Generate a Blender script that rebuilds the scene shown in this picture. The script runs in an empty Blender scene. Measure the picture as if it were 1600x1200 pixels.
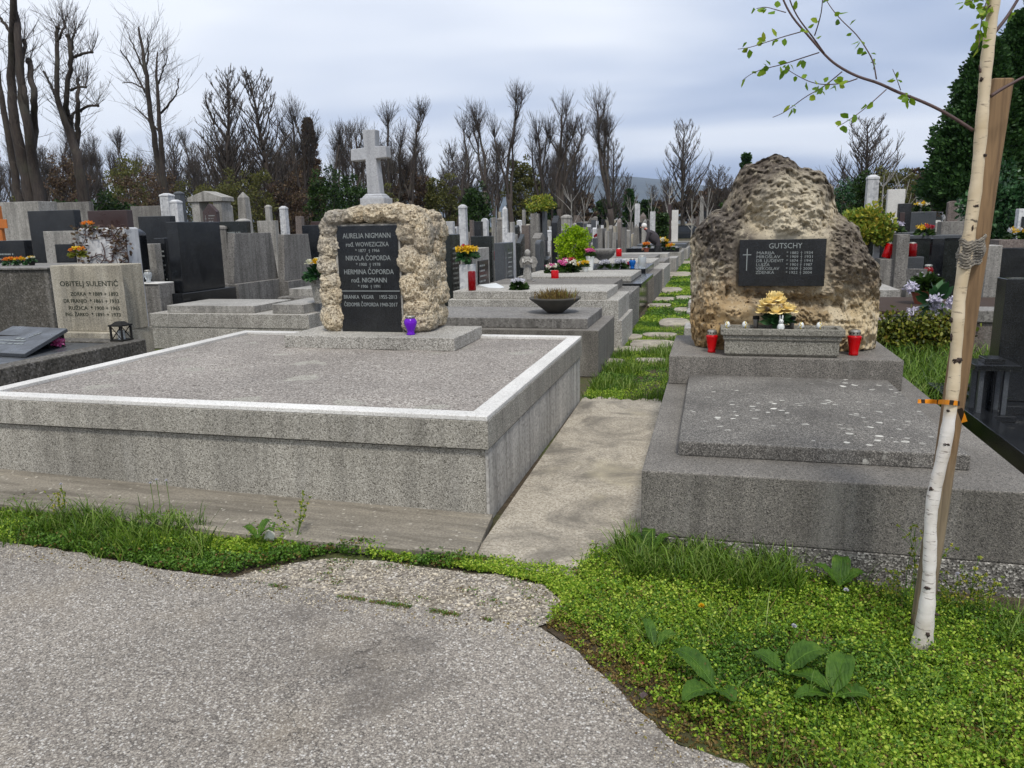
import bpy, bmesh, math, random
import numpy as np
from mathutils import Vector, Matrix, noise as mnoise
from mathutils.geometry import tessellate_polygon

scene = bpy.context.scene
COL = scene.collection
R_ = math.radians
PI = math.pi
GZ = -0.05          # level of the soil; the paving round the graves lies at about 0

# ------------------------------------------------------------------ camera
F, CX, CY, H = 1200.0, 800.0, 600.0, 1.6
def _axes():
    dy = np.array([1115.0 - CX, 348.0 - CY, F]); dy /= np.linalg.norm(dy)
    up = np.cross(np.array([1, -0.02, 0.0]), dy); up /= np.linalg.norm(up)
    if up[1] > 0: up = -up
    dx = np.cross(dy, up)
    if dx[0] < 0: dx = -dx
    return np.stack([dx, dy, up])
RM = _axes()
EYE = np.array([0, 0, H])
def ray(px, py): return RM @ np.array([px - CX, py - CY, F])
def onz(px, py, z=0.0):
    d = ray(px, py); return EYE + d * ((z - H) / d[2])
def onx(px, py, x):
    d = ray(px, py); return EYE + d * (x / d[0])
def ony(px, py, y):
    d = ray(px, py); return EYE + d * (y / d[1])

cam = bpy.data.cameras.new('camera'); camo = bpy.data.objects.new('camera', cam); COL.objects.link(camo)
cam.sensor_width = 36; cam.sensor_fit = 'HORIZONTAL'; cam.lens = 27; cam.clip_start = 0.05; cam.clip_end = 30000
r_, d_, f_ = RM[:, 0], RM[:, 1], RM[:, 2]
camo.matrix_world = Matrix(((r_[0], -d_[0], -f_[0], 0), (r_[1], -d_[1], -f_[1], 0), (r_[2], -d_[2], -f_[2], H), (0, 0, 0, 1)))
scene.camera = camo

# ------------------------------------------------------------------ object helpers
ORG = {}
def tag(o, label=None, cat=None, group=None, kind=None):
    if label: o['label'] = label
    if cat: o['category'] = cat
    if group: o['group'] = group
    if kind: o['kind'] = kind
    return o
def thing(name, label, cat, loc, group=None, rz=0):
    o = bpy.data.objects.new(name, None); COL.objects.link(o)
    o.location = loc; o.rotation_euler = (0, 0, rz); o.empty_display_size = 0.1
    ORG[o.name] = Vector(loc) if rz == 0 else Vector((0, 0, 0))
    return tag(o, label, cat, group)

class MB:
    def __init__(s): s.v = []; s.f = []; s.m = []
    def add(s, v, f, m=0):
        b = len(s.v); s.v += [tuple(p) for p in v]; s.f += [tuple(i + b for i in q) for q in f]; s.m += [m] * len(f); return s
    def box(s, x0, x1, y0, y1, z0, z1, m=0, ti=0.0, tj=None):
        tj = ti if tj is None else tj
        v = [(x0, y0, z0), (x1, y0, z0), (x1, y1, z0), (x0, y1, z0), (x0 + ti, y0 + tj, z1), (x1 - ti, y0 + tj, z1), (x1 - ti, y1 - tj, z1), (x0 + ti, y1 - tj, z1)]
        return s.add(v, [(0, 3, 2, 1), (4, 5, 6, 7), (0, 1, 5, 4), (1, 2, 6, 5), (2, 3, 7, 6), (3, 0, 4, 7)], m)
    def hexa(s, b, t, m=0):
        return s.add(list(b) + list(t), [(0, 3, 2, 1), (4, 5, 6, 7), (0, 1, 5, 4), (1, 2, 6, 5), (2, 3, 7, 6), (3, 0, 4, 7)], m)
    def prism(s, poly, fn, a, b, m=0):
        n = len(poly)
        v = [fn(p, a) for p in poly] + [fn(p, b) for p in poly]
        f = [tuple(reversed(range(n))), tuple(range(n, 2 * n))] + [(i, (i + 1) % n, n + (i + 1) % n, n + i) for i in range(n)]
        return s.add(v, f, m)
    def lathe(s, prof, n=16, c=(0, 0, 0), m=0, sx=1.0, sy=1.0):
        v = []; f = []
        for r, z in prof:
            for k in range(n):
                a = 2 * PI * k / n; v.append((c[0] + r * sx * math.cos(a), c[1] + r * sy * math.sin(a), c[2] + z))
        for i in range(len(prof) - 1):
            for k in range(n):
                f.append((i * n + k, i * n + (k + 1) % n, (i + 1) * n + (k + 1) % n, (i + 1) * n + k))
        f.append(tuple(reversed(range(n)))); f.append(tuple(range((len(prof) - 1) * n, len(prof) * n)))
        return s.add(v, f, m)
    def tube(s, pts, rad, n=6, m=0, cap=True):
        P = [Vector(p) for p in pts]; k = len(P)
        if not hasattr(rad, '__len__'): rad = [rad] * k
        t0 = (P[1] - P[0]).normalized()
        ref = Vector((0, 0, 1)) if abs(t0.z) < 0.9 else Vector((1, 0, 0))
        u = t0.cross(ref).normalized(); v = []; f = []
        for i in range(k):
            t = (P[min(i + 1, k - 1)] - P[max(i - 1, 0)])
            if t.length < 1e-9: t = t0
            t.normalize(); u = (u - t * u.dot(t))
            if u.length < 1e-6: u = t.orthogonal()
            u.normalize(); w = t.cross(u)
            for j in range(n):
                a = 2 * PI * j / n; q = P[i] + (u * math.cos(a) + w * math.sin(a)) * rad[i]; v.append((q.x, q.y, q.z))
        for i in range(k - 1):
            for j in range(n):
                f.append((i * n + j, i * n + (j + 1) % n, (i + 1) * n + (j + 1) % n, (i + 1) * n + j))
        if cap: f.append(tuple(reversed(range(n)))); f.append(tuple(range((k - 1) * n, k * n)))
        return s.add(v, f, m)
    def blob(s, c, r, sub=2, amp=0.12, fs=1.5, seed=0, m=0, fn=None):
        V, Fc = ico(sub); c = Vector(c); out = []
        so = Vector((seed * 3.7, seed * 1.3, seed * 2.1))
        for p in V:
            p = Vector(p); d = 1 + amp * mnoise.fractal(p * fs + so, 1.0, 2.0, 3)
            q = Vector((p.x * r[0], p.y * r[1], p.z * r[2])) * d
            if fn: q = fn(q, p)
            out.append(c + q)
        return s.add(out, Fc, m)
    def mesh(s, name, org=(0, 0, 0)):
        me = bpy.data.meshes.new(name)
        v = np.array(s.v, dtype=np.float64) - np.array(org)
        me.from_pydata(v.tolist(), [], s.f); return me

_ico = {}
def ico(sub):
    if sub not in _ico:
        bm = bmesh.new(); bmesh.ops.create_icosphere(bm, subdivisions=sub, radius=1)
        bm.verts.ensure_lookup_table(); _ico[sub] = ([tuple(v.co) for v in bm.verts], [tuple(v.index for v in f.verts) for f in bm.faces]); bm.free()
    return _ico[sub]

def link(name, me, mats, parent=None, org=None, smooth=False, bevel=0, seg=2, sub=0):
    if not isinstance(mats, (list, tuple)): mats = [mats]
    for m in mats: me.materials.append(m)
    if smooth: me.polygons.foreach_set('use_smooth', [True] * len(me.polygons))
    o = bpy.data.objects.new(name, me); COL.objects.link(o)
    if parent: o.parent = parent
    elif org is not None: o.location = org
    if bevel:
        b = o.modifiers.new('bevel', 'BEVEL'); b.width = bevel; b.segments = seg; b.limit_method = 'ANGLE'; b.angle_limit = R_(40)
    if sub:
        b = o.modifiers.new('subsurf', 'SUBSURF'); b.levels = sub; b.render_levels = sub
    return o
def build(name, mb, mats, parent=None, org=None, **kw):
    """one mesh object; vertices of mb are in world space (or in the parent's own space when it is rotated)"""
    if parent is not None: o_ = ORG.get(parent.name, Vector((0, 0, 0)))
    elif org is None:
        a = np.array(mb.v); o_ = Vector(((a[:, 0].min() + a[:, 0].max()) / 2, (a[:, 1].min() + a[:, 1].max()) / 2, a[:, 2].min()))
    else: o_ = Vector(org)
    me = mb.mesh(name, o_)
    if any(mb.m): me.polygons.foreach_set('material_index', mb.m)
    o = link(name, me, mats, parent, o_, **kw); ORG[o.name] = o_
    return o
def fast_mesh(name, V, nper, faces_tpl, mats, parent=None, org=(0, 0, 0), smooth=False, midx=None):
    """V: (n, nper, 3) array; faces_tpl: faces inside one item, all of the same length"""
    n = V.shape[0]; me = bpy.data.meshes.new(name)
    v = (V.reshape(-1, 3) - np.array(org)).astype(np.float32)
    tp = np.array(faces_tpl, dtype=np.int32); k, L = tp.shape
    idx = (tp[None] + (np.arange(n, dtype=np.int32) * nper)[:, None, None]).reshape(-1)
    me.vertices.add(len(v)); me.vertices.foreach_set('co', v.reshape(-1))
    me.loops.add(len(idx)); me.loops.foreach_set('vertex_index', idx)
    nf = n * k; me.polygons.add(nf)
    me.polygons.foreach_set('loop_start', np.arange(0, nf * L, L, dtype=np.int32)); me.polygons.foreach_set('loop_total', np.full(nf, L, dtype=np.int32))
    if midx is not None: me.polygons.foreach_set('material_index', np.repeat(np.asarray(midx, dtype=np.int32), k))
    me.update(calc_edges=True); me.validate()
    o = link(name, me, mats, parent, org if parent is None else None, smooth=smooth); ORG[o.name] = Vector(org); return o

def leaves(name, P, D, L, W, mats, parent=None, org=(0, 0, 0), rng=None, droop=0.15, midx=None):
    """leaf blades: P base points, D unit directions, L lengths, W half widths"""
    n = len(P); rng = rng or np.random.default_rng(1)
    rv = rng.normal(size=(n, 3)); rv -= (rv * D).sum(1, keepdims=True) * D; rv /= np.linalg.norm(rv, axis=1, keepdims=True) + 1e-9
    N = np.cross(D, rv); L = L[:, None]; W = W[:, None]
    V = np.stack([P, P + D * L * .35 + rv * W + N * W * .25, P + D * L * .72 + rv * W * .8 - N * L * droop * .5, P + D * L - N * L * droop, P + D * L * .72 - rv * W * .8 - N * L * droop * .5, P + D * L * .35 - rv * W + N * W * .25], 1)
    return fast_mesh(name, V, 6, [(0, 1, 2, 3), (0, 3, 4, 5)], mats, parent, org, midx=midx)
def inpoly(pts, poly):
    x, y = pts[:, 0], pts[:, 1]; r = np.zeros(len(pts), bool); n = len(poly)
    for i in range(n):
        x1, y1 = poly[i][:2]; x2, y2 = poly[(i + 1) % n][:2]
        c = ((y1 > y) != (y2 > y)) & (x < (x2 - x1) * (y - y1) / (y2 - y1 + 1e-12) + x1); r ^= c
    return r
def scatter(poly, n, rng):
    a = np.array([p[:2] for p in poly]); lo, hi = a.min(0), a.max(0); out = np.zeros((0, 2))
    while len(out) < n:
        q = rng.uniform(lo, hi, size=(n * 2, 2)); out = np.vstack([out, q[inpoly(q, a)]])
    return out[:n]
def nz2(p, s, seed=0.0):
    return np.array([mnoise.noise(Vector((x * s + seed, y * s - seed, seed))) for x, y in p])
def sheet(name, poly, z, mat, kind='structure', thick=0.0, label=None, cat=None, group=None, jitter=0):
    P = [Vector((p[0], p[1], 0)) for p in poly]
    tris = tessellate_polygon([P]); mb = MB()
    zz = [z if len(p) < 3 or p[2] is None else p[2] for p in poly]
    mb.v = [(p.x, p.y, zz[i]) for i, p in enumerate(P)]
    for t in tris:
        a, b, c = (P[i] for i in t)
        mb.f.append(tuple(t) if (b - a).cross(c - a).z > 0 else tuple(reversed(t)))
    if thick:
        n = len(P); area = sum(P[i].x * P[(i + 1) % n].y - P[(i + 1) % n].x * P[i].y for i in range(n))
        mb.v += [(p.x, p.y, zz[i] - thick) for i, p in enumerate(P)]
        for i in range(n):
            j = (i + 1) % n; mb.f.append((i, n + i, n + j, j) if area > 0 else (j, n + j, n + i, i))
    mb.m = [0] * len(mb.f)
    o = build(name, mb, mat); tag(o, label, cat, group, kind if label is None or kind != 'thing' else None)
    return o

def text_mesh(lines, width_fit=None, ext=0.0015):
    """lines: (text, x, z, size, align[, fit]) in a plane: x right, z up -> (verts, faces), lying in y=0 and raised towards -y"""
    V = []; Fs = []
    for ln in lines:
        body, x, z, size, al = ln[:5]; fit = ln[5] if len(ln) > 5 else None
        cu = bpy.data.curves.new('lettering', 'FONT'); cu.body = body; cu.size = size; cu.align_x = al; cu.extrude = ext; cu.resolution_u = 2
        ob = bpy.data.objects.new('lettering', cu); COL.objects.link(ob)
        bpy.context.view_layer.update(); dg = bpy.context.evaluated_depsgraph_get()
        me = bpy.data.meshes.new_from_object(ob.evaluated_get(dg)); b = len(V)
        xs = [v.co.x for v in me.vertices] or [0, 1]; k = fit / max(1e-6, max(xs) - min(xs)) if fit else 1.0
        V += [(x + v.co.x * k, -ext - v.co.z, z + v.co.y) for v in me.vertices]; Fs += [tuple(i + b for i in p.vertices) for p in me.polygons]
        bpy.data.objects.remove(ob); bpy.data.curves.remove(cu); bpy.data.meshes.remove(me)
    return V, Fs
def lettering(lines, origin, ex, mat, parent, ez=(0, 0, 1), name='lettering'):
    """ex: direction of writing; raised along ez x ex ... towards the reader"""
    V, Fs = text_mesh(lines); ex = Vector(ex).normalized(); ez = Vector(ez).normalized(); ey = ez.cross(ex); o = Vector(origin)
    mb = MB(); mb.add([o + ex * v[0] + ey * v[1] + ez * v[2] for v in V], Fs)
    return build(name, mb, mat, parent)

# ------------------------------------------------------------------ materials
def C(h):
    h = h.lstrip('#'); out = []
    for i in (0, 2, 4):
        c = int(h[i:i + 2], 16) / 255; out.append(c / 12.92 if c <= .04045 else ((c + .055) / 1.055) ** 2.4)
    return (*out, 1.0)
class NT:
    def __init__(s, name):
        s.mat = bpy.data.materials.new(name); s.mat.use_nodes = True; s.t = s.mat.node_tree; s.t.nodes.clear()
        s.out = s.t.nodes.new('ShaderNodeOutputMaterial')
    def n(s, typ, ins=None, **props):
        nd = s.t.nodes.new('ShaderNode' + typ)
        for k, v in props.items(): setattr(nd, k, v)
        for k, v in (ins or {}).items():
            sk = nd.inputs[k]
            if hasattr(v, 'is_output') or isinstance(v, bpy.types.NodeSocket): s.t.links.new(v, sk)
            else: sk.default_value = v
        return nd
    def coord(s, scale=None, obj_random=True):
        tc = s.n('TexCoord').outputs['Object']
        if obj_random:
            r = s.n('ObjectInfo').outputs['Random']; m = s.n('Math', {0: r, 1: 41.0}, operation='MULTIPLY').outputs[0]
            tc = s.n('VectorMath', {0: tc, 1: s.n('CombineXYZ', {0: m, 1: m, 2: m}).outputs[0]}, operation='ADD').outputs[0]
        if scale: tc = s.n('Mapping', {'Vector': tc, 'Scale': scale}).outputs[0]
        return tc
    def noise(s, vec, scale, detail=4, rough=.55, dist=0.0): return s.n('TexNoise', {'Vector': vec, 'Scale': scale, 'Detail': detail, 'Roughness': rough, 'Distortion': dist}).outputs['Fac']
    def ramp(s, fac, stops, interp='LINEAR'):
        nd = s.n('ValToRGB', {'Fac': fac}); cr = nd.color_ramp; cr.interpolation = interp
        while len(cr.elements) < len(stops): cr.elements.new(0.5)
        for e, (p, c) in zip(cr.elements, stops):
            e.position = p; e.color = c if hasattr(c, '__len__') else (c, c, c, 1)
        return nd.outputs['Color']
    def mix(s, a, b, fac, mode='MIX'):
        nd = s.n('Mix', data_type='RGBA', blend_type=mode, clamp_factor=True)
        for sk, v in ((nd.inputs[0], fac), (nd.inputs[6], a), (nd.inputs[7], b)):
            if isinstance(v, bpy.types.NodeSocket): s.t.links.new(v, sk)
            else: sk.default_value = v
        return nd.outputs[2]
    def bump(s, h, strength=.3, dist=.01, normal=None):
        i = {'Height': h, 'Strength': strength, 'Distance': dist}
        if normal is not None: i['Normal'] = normal
        return s.n('Bump', i).outputs[0]
    def done(s, color, rough=.8, normal=None, **kw):
        i = {'Base Color': color, 'Roughness': rough}
        if normal is not None: i['Normal'] = normal
        i.update(kw); b = s.n('BsdfPrincipled', i); s.t.links.new(b.outputs[0], s.out.inputs[0]); return s.mat

def stone_mat(name, dark, mid, light, sp=110, rough=.85, stain=.5, streak=.35, bump=.35, staincol='4a463e', lichen=0.0, spmix=1.0, wide=2.0):
    t = NT(name); v = t.coord()
    vo = t.n('TexVoronoi', {'Vector': v, 'Scale': sp}); sep = t.n('SeparateColor', {0: vo.outputs['Color']}).outputs[0]
    c = t.ramp(sep, [(0.0, C(dark)), (.3, C(mid)), (.62, C(mid)), (1.0, C(light))])
    st = t.noise(v, wide, 8, .62); f = t.ramp(st, [(.38, 0), (.68, 1)])
    c = t.mix(c, t.mix(c, C(staincol), .75), t.n('Math', {0: f, 1: stain}, operation='MULTIPLY').outputs[0])
    big = t.noise(v, wide * .45, 5, .6); c = t.mix(c, t.ramp(big, [(.3, .62), (.7, 1.0)]), .7, 'MULTIPLY')
    if streak:
        vs = t.coord((9, 9, .45)); sk = t.ramp(t.noise(vs, 1.0, 5, .6), [(.42, 0), (.72, 1)])
        up = t.n('SeparateXYZ', {0: t.n('NewGeometry').outputs['Normal']}).outputs[2]
        side = t.n('Math', {0: 1.0, 1: t.n('Math', {0: up}, operation='ABSOLUTE').outputs[0]}, operation='SUBTRACT').outputs[0]
        fs = t.n('Math', {0: t.n('Math', {0: sk, 1: streak}, operation='MULTIPLY').outputs[0], 1: side}, operation='MULTIPLY').outputs[0]
        c = t.mix(c, C('2e2c28'), fs)
        sk2 = t.ramp(t.noise(t.coord((5, 5, .3)), 1.3, 4, .6), [(.55, 0), (.75, 1)])
        c = t.mix(c, C('b9b6ae'), t.n('Math', {0: t.n('Math', {0: sk2, 1: streak * .45}, operation='MULTIPLY').outputs[0], 1: side}, operation='MULTIPLY').outputs[0])
    if lichen:
        ln = t.n('TexVoronoi', {'Vector': t.n('Mapping', {'Vector': v, 'Scale': (1, 1.25, 1)}).outputs[0], 'Scale': 13.0}, feature='F1').outputs['Distance']
        w = t.noise(v, 14, 5, .7); s1 = t.n('Math', {0: ln, 1: t.n('Math', {0: w, 1: .8}, operation='MULTIPLY').outputs[0]}, operation='ADD').outputs[0]
        ms = t.ramp(s1, [(.57, 1), (.63, 0)]); zone = t.ramp(t.noise(v, 2.2, 5, .7), [(.47, 0), (.62, 1)])
        c = t.mix(c, C('dcd9cd'), t.n('Math', {0: t.n('Math', {0: ms, 1: zone}, operation='MULTIPLY').outputs[0], 1: lichen}, operation='MULTIPLY').outputs[0])
    h = t.n('Math', {0: vo.outputs['Distance'], 1: t.noise(v, 45, 4)}, operation='ADD').outputs[0]
    return t.done(c, rough, t.bump(h, bump, .004))

def granite(name, base, fleck, rough=.22, amt=.25):
    t = NT(name); v = t.coord(); vo = t.n('TexVoronoi', {'Vector': v, 'Scale': 260.0}); s_ = t.n('SeparateColor', {0: vo.outputs['Color']}).outputs[0]
    c = t.mix(C(base), C(fleck), t.ramp(s_, [(.7, 0), (1, amt)])); dust = t.ramp(t.noise(v, 3, 6, .65), [(.4, 0), (.8, .1)])
    c = t.mix(c, C('6a6a66'), dust); rr = t.ramp(t.noise(v, 5, 5), [(.3, rough * .7), (.7, rough * 1.7)])
    return t.done(c, rr)
def plain(name, col, rough=.6, var=.25, scale=8, island=False, **kw):
    t = NT(name); v = t.coord(); f = t.n('NewGeometry').outputs['Random Per Island'] if island else t.noise(v, scale, 4)
    a = C(col); c = t.ramp(f, [(.2, tuple(x * (1 - var) for x in a[:3]) + (1,)), (.8, tuple(min(1, x * (1 + var)) for x in a[:3]) + (1,))])
    return t.done(c, rough, **kw)
def leaf_mat(name, cols, trans=.35, rough=.5):
    t = NT(name); f = t.n('NewGeometry').outputs['Random Per Island']; v = t.coord()
    f2 = t.n('Math', {0: t.n('Math', {0: f, 1: .6}, operation='MULTIPLY').outputs[0], 1: t.n('Math', {0: t.noise(v, 1.6, 3), 1: .4}, operation='MULTIPLY').outputs[0]}, operation='ADD').outputs[0]
    k = len(cols); c = t.ramp(f2, [(.15 + .7 * i / max(1, k - 1), C(h)) for i, h in enumerate(cols)])
    b = t.n('BsdfPrincipled', {'Base Color': c, 'Roughness': rough, 'Specular IOR Level': .3}); tr = t.n('BsdfTranslucent', {'Color': c})
    m = t.n('MixShader', {0: trans, 1: b.outputs[0], 2: tr.outputs[0]}); t.t.links.new(m.outputs[0], t.out.inputs[0]); return t.mat
def bark_mat(name, a, b, scale=6, bump=.6):
    t = NT(name); v = t.coord((scale, scale, scale * .18)); n1 = t.noise(v, 2.5, 6, .65, .6)
    c = t.ramp(n1, [(.3, C(a)), (.7, C(b))]); c = t.mix(c, C('59604a'), t.ramp(t.noise(t.coord(), 1.2, 4), [(.5, 0), (.8, .3)]))
    return t.done(c, .9, t.bump(n1, bump, .03))

M = {}
M['terrazzo'] = stone_mat('terrazzo_grey', '4a453c', 'a29d91', 'd3cec1', sp=190, stain=.3, streak=.38, wide=1.3, staincol='5e594c')
M['coping'] = stone_mat('cement_coping', 'bcb8b0', 'e0ddd6', 'efece6', sp=160, stain=.28, streak=.1, staincol='8f8a80')  # smooth pale cement; extra lightness imitates sky light on the grave rim's top
M['gravelbed'] = stone_mat('washed_gravel_bed', '453e37', '958d84', 'd2cbc0', sp=120, stain=.35, streak=0, bump=.9, staincol='6b625a')
M['terr_light'] = stone_mat('terrazzo_pale', '5c5850', 'aaa59b', 'dedacf', sp=130, stain=.3, streak=.3)
M['terr_dark'] = stone_mat('concrete_weathered_dark', '3b3833', '7b766e', 'a59e93', sp=230, stain=.5, streak=.4, staincol='3b362e')
M['terr_lichen'] = stone_mat('concrete_lichen_slab', '2f2c28', '6e6a63', 'b6b0a5', sp=220, stain=.75, streak=.3, staincol='3f3b36', lichen=.9)
M['plaster'] = stone_mat('pale_cement_rendering', 'a8a49c', 'c6c2ba', 'd8d4cb', sp=60, stain=.3, streak=.55)
M['trough'] = stone_mat('trough_stone', '4a473f', '8a867a', 'b3aea2', sp=170, stain=.4, streak=.25, staincol='4c4a3c')
M['pebbledash'] = stone_mat('pebbledash_footing', '2c2a26', '6f6b64', 'cfcabf', sp=120, stain=.4, streak=.2, bump=.9)
M['concrete'] = stone_mat('concrete_grey', '605d58', '85817b', '9d9992', sp=60, stain=.5, streak=.6, spmix=.5)
M['concrete_l'] = stone_mat('concrete_pale', '85827c', 'aba79f', 'c4c0b7', sp=70, stain=.45, streak=.55)
M['concrete_moss'] = stone_mat('concrete_mossy', '35322c', '5f5a51', '86817a', sp=60, stain=.75, streak=.45, staincol='2a2a20')
M['beige'] = stone_mat('artificial_stone_beige', '857e6e', 'b3aa96', 'd0c8b4', sp=140, stain=.5, streak=.55, staincol='4f4c40')
M['marble'] = stone_mat('marble_white', 'b5b6b8', 'd2d2d2', 'e4e4e2', sp=20, stain=.35, streak=.35, staincol='8a8a86', bump=.1)
M['brownstone'] = stone_mat('stone_brown_grey', '4d443f', '7a6d66', '958a82', sp=80, stain=.4, streak=.4)
M['cross'] = stone_mat('cross_stone', 'a5a6a8', 'b6b7b9', 'c4c5c6', sp=140, stain=.35, streak=.3, staincol='77787a')
M['black'] = granite('granite_black', '0d0f12', '4a4f56', .16)
M['blackgreen'] = granite('granite_black_green', '131715', '4c5650', .2)
M['greygr'] = granite('granite_mid_grey', '3f4245', '80848a', .35, .4)
M['redgr'] = granite('granite_red_brown', '3b2c2a', '7a6460', .3, .3)
M['letter'] = plain('letter_paint_grey', '868b89', .6, .12, 60)
M['letter_dark'] = plain('letter_paint_dark', '262d1e', .8, .4, 40)
M['letter_dim'] = plain('letter_paint_dim', '8b8f8c', .6, .25, 60)
M['steel'] = plain('brushed_metal', '9b9b98', .35, .2, 30, Metallic=.9)
M['dark'] = plain('dark_cavity', '14130f', .9)

def path_mat():
    t = NT('concrete_path_worn'); v = t.coord(obj_random=False); vo = t.n('TexVoronoi', {'Vector': v, 'Scale': 120.0}); s_ = t.n('SeparateColor', {0: vo.outputs['Color']}).outputs[0]
    c = t.ramp(s_, [(0, C('857c6d')), (.4, C('a59b89')), (1, C('bfb6a5'))])
    c = t.mix(c, C('6a6459'), t.ramp(t.noise(v, 2.0, 8, .65, .8), [(.44, 0), (.62, .9)])); c = t.mix(c, C('cbbf9f'), t.ramp(t.noise(v, 1.1, 6, .6), [(.55, 0), (.75, .6)]))
    c = t.mix(c, C('49443a'), t.ramp(t.noise(v, 26, 5, .7), [(.62, 0), (.74, .55)]))
    return t.done(c, .92, t.bump(t.noise(v, 40, 6, .7), .3, .004))
M['path'] = path_mat()
def apron_mat():
    t = NT('concrete_apron'); v = t.coord(obj_random=False); c = t.ramp(t.noise(v, 90, 3, .7), [(.25, C('625b50')), (.75, C('9c9484'))])
    vs = t.n('Mapping', {'Vector': v, 'Scale': (.7, 5, 1)}).outputs[0]
    c = t.mix(c, C('4d473d'), t.ramp(t.noise(vs, 1.8, 8, .65, .5), [(.45, 0), (.68, .8)])); c = t.mix(c, C('b3a992'), t.ramp(t.noise(vs, 3, 7, .65), [(.58, 0), (.74, .6)]))
    sp = t.n('TexVoronoi', {'Vector': v, 'Scale': 70.0}).outputs['Color']; c = t.mix(c, C('cfc9ba'), t.ramp(t.n('SeparateColor', {0: sp}).outputs[1], [(.975, 0), (1, .5)]))
    return t.done(c, .92, t.bump(t.noise(v, 50, 6, .7), .5, .006))
M['apron'] = apron_mat()
def asphalt_mat():
    t = NT('asphalt_old'); v = t.coord(obj_random=False)
    vo = t.n('TexVoronoi', {'Vector': v, 'Scale': 140.0}); s1 = t.n('SeparateColor', {0: vo.outputs['Color']})
    vo2 = t.n('TexVoronoi', {'Vector': v, 'Scale': 290.0}); s2 = t.n('SeparateColor', {0: vo2.outputs['Color']})
    c = t.ramp(s1.outputs[0], [(0, C('4a4541')), (.28, C('827a71')), (.66, C('9f968a')), (.86, C('bfb7a9')), (1, C('eeeae2'))])
    c2 = t.ramp(s2.outputs[0], [(0, C('2e2b29')), (.4, C('827a70')), (1, C('c2b9aa'))]); c = t.mix(c, c2, .45)
    gap = t.ramp(vo.outputs['Distance'], [(.35, 1), (.75, .55)]); c = t.mix(c, gap, .8, 'MULTIPLY')
    c = t.mix(c, t.ramp(t.noise(v, .9, 7, .6), [(.3, .78), (.7, 1.08)]), .8, 'MULTIPLY')
    c = t.mix(c, C('9f9078'), t.ramp(t.noise(v, 1.6, 6, .6), [(.52, 0), (.75, .28)]))
    c = t.mix(c, C('dcdad6'), t.ramp(t.noise(t.n('Mapping', {'Vector': v, 'Location': (3.1, 1.7, 0)}).outputs[0], 2.4, 8, .7), [(.66, 0), (.76, .55)]))
    c = t.mix(c, C('57514a'), t.ramp(t.noise(t.n('Mapping', {'Vector': v, 'Location': (7, 2, 0)}).outputs[0], 1.1, 9, .72), [(.54, 0), (.64, .55)]))
    wob = t.n('VectorMath', {0: v, 1: t.n('TexNoise', {'Vector': v, 'Scale': 3.0, 'Detail': 6.0, 'Roughness': .65}).outputs['Color']}, operation='ADD').outputs[0]
    ck = t.n('TexVoronoi', {'Vector': wob, 'Scale': .75}, feature='DISTANCE_TO_EDGE').outputs['Distance']; ckm = t.ramp(ck, [(.0, 1), (.0075, 0)]); ckz = t.ramp(t.noise(v, .8, 3), [(.45, 0), (.55, 1)])
    ckf = t.n('Math', {0: ckm, 1: ckz}, operation='MULTIPLY').outputs[0]; c = t.mix(c, C('3a3530'), t.n('Math', {0: ckf, 1: .85}, operation='MULTIPLY').outputs[0])
    h = t.n('Math', {0: 1.0, 1: vo.outputs['Distance']}, operation='SUBTRACT').outputs[0]; h = t.n('Math', {0: h, 1: t.n('Math', {0: ckf, 1: 2.5}, operation='MULTIPLY').outputs[0]}, operation='SUBTRACT').outputs[0]
    return t.done(c, .88, t.bump(h, .35, .005))
M['asphalt'] = asphalt_mat()
def soil_mat():
    t = NT('soil_and_grass'); v = t.coord(obj_random=False); n1 = t.noise(v, 26, 8, .75)
    c = t.ramp(n1, [(.3, C('2b2318')), (.55, C('4f4331')), (.75, C('7d7059'))]); g = t.ramp(t.noise(v, .7, 6, .6), [(.48, 0), (.6, .85)])
    c = t.mix(c, t.ramp(t.noise(v, 60, 3), [(.3, C('2c3613')), (.7, C('5e6c2c'))]), g); return t.done(c, .95, t.bump(n1, .8, .02))
M['soil'] = soil_mat()
def gravel_mat():
    t = NT('limestone_gravel'); v = t.coord(obj_random=False); vo = t.n('TexVoronoi', {'Vector': v, 'Scale': 75.0}); s_ = t.n('SeparateColor', {0: vo.outputs['Color']}).outputs[0]
    c = t.ramp(s_, [(0, C('57514a')), (.35, C('8c8378')), (.75, C('a69d8f')), (1, C('d6cfc2'))]); c = t.mix(c, C('6b604c'), t.ramp(t.noise(v, 5, 7, .7), [(.45, 0), (.7, .7)]))
    return t.done(c, .95, t.bump(vo.outputs['Distance'], .9, .012))
M['gravel'] = gravel_mat()
M['pebble'] = plain('limestone_pebble', 'b5ab98', .9, .35, island=True)

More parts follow.
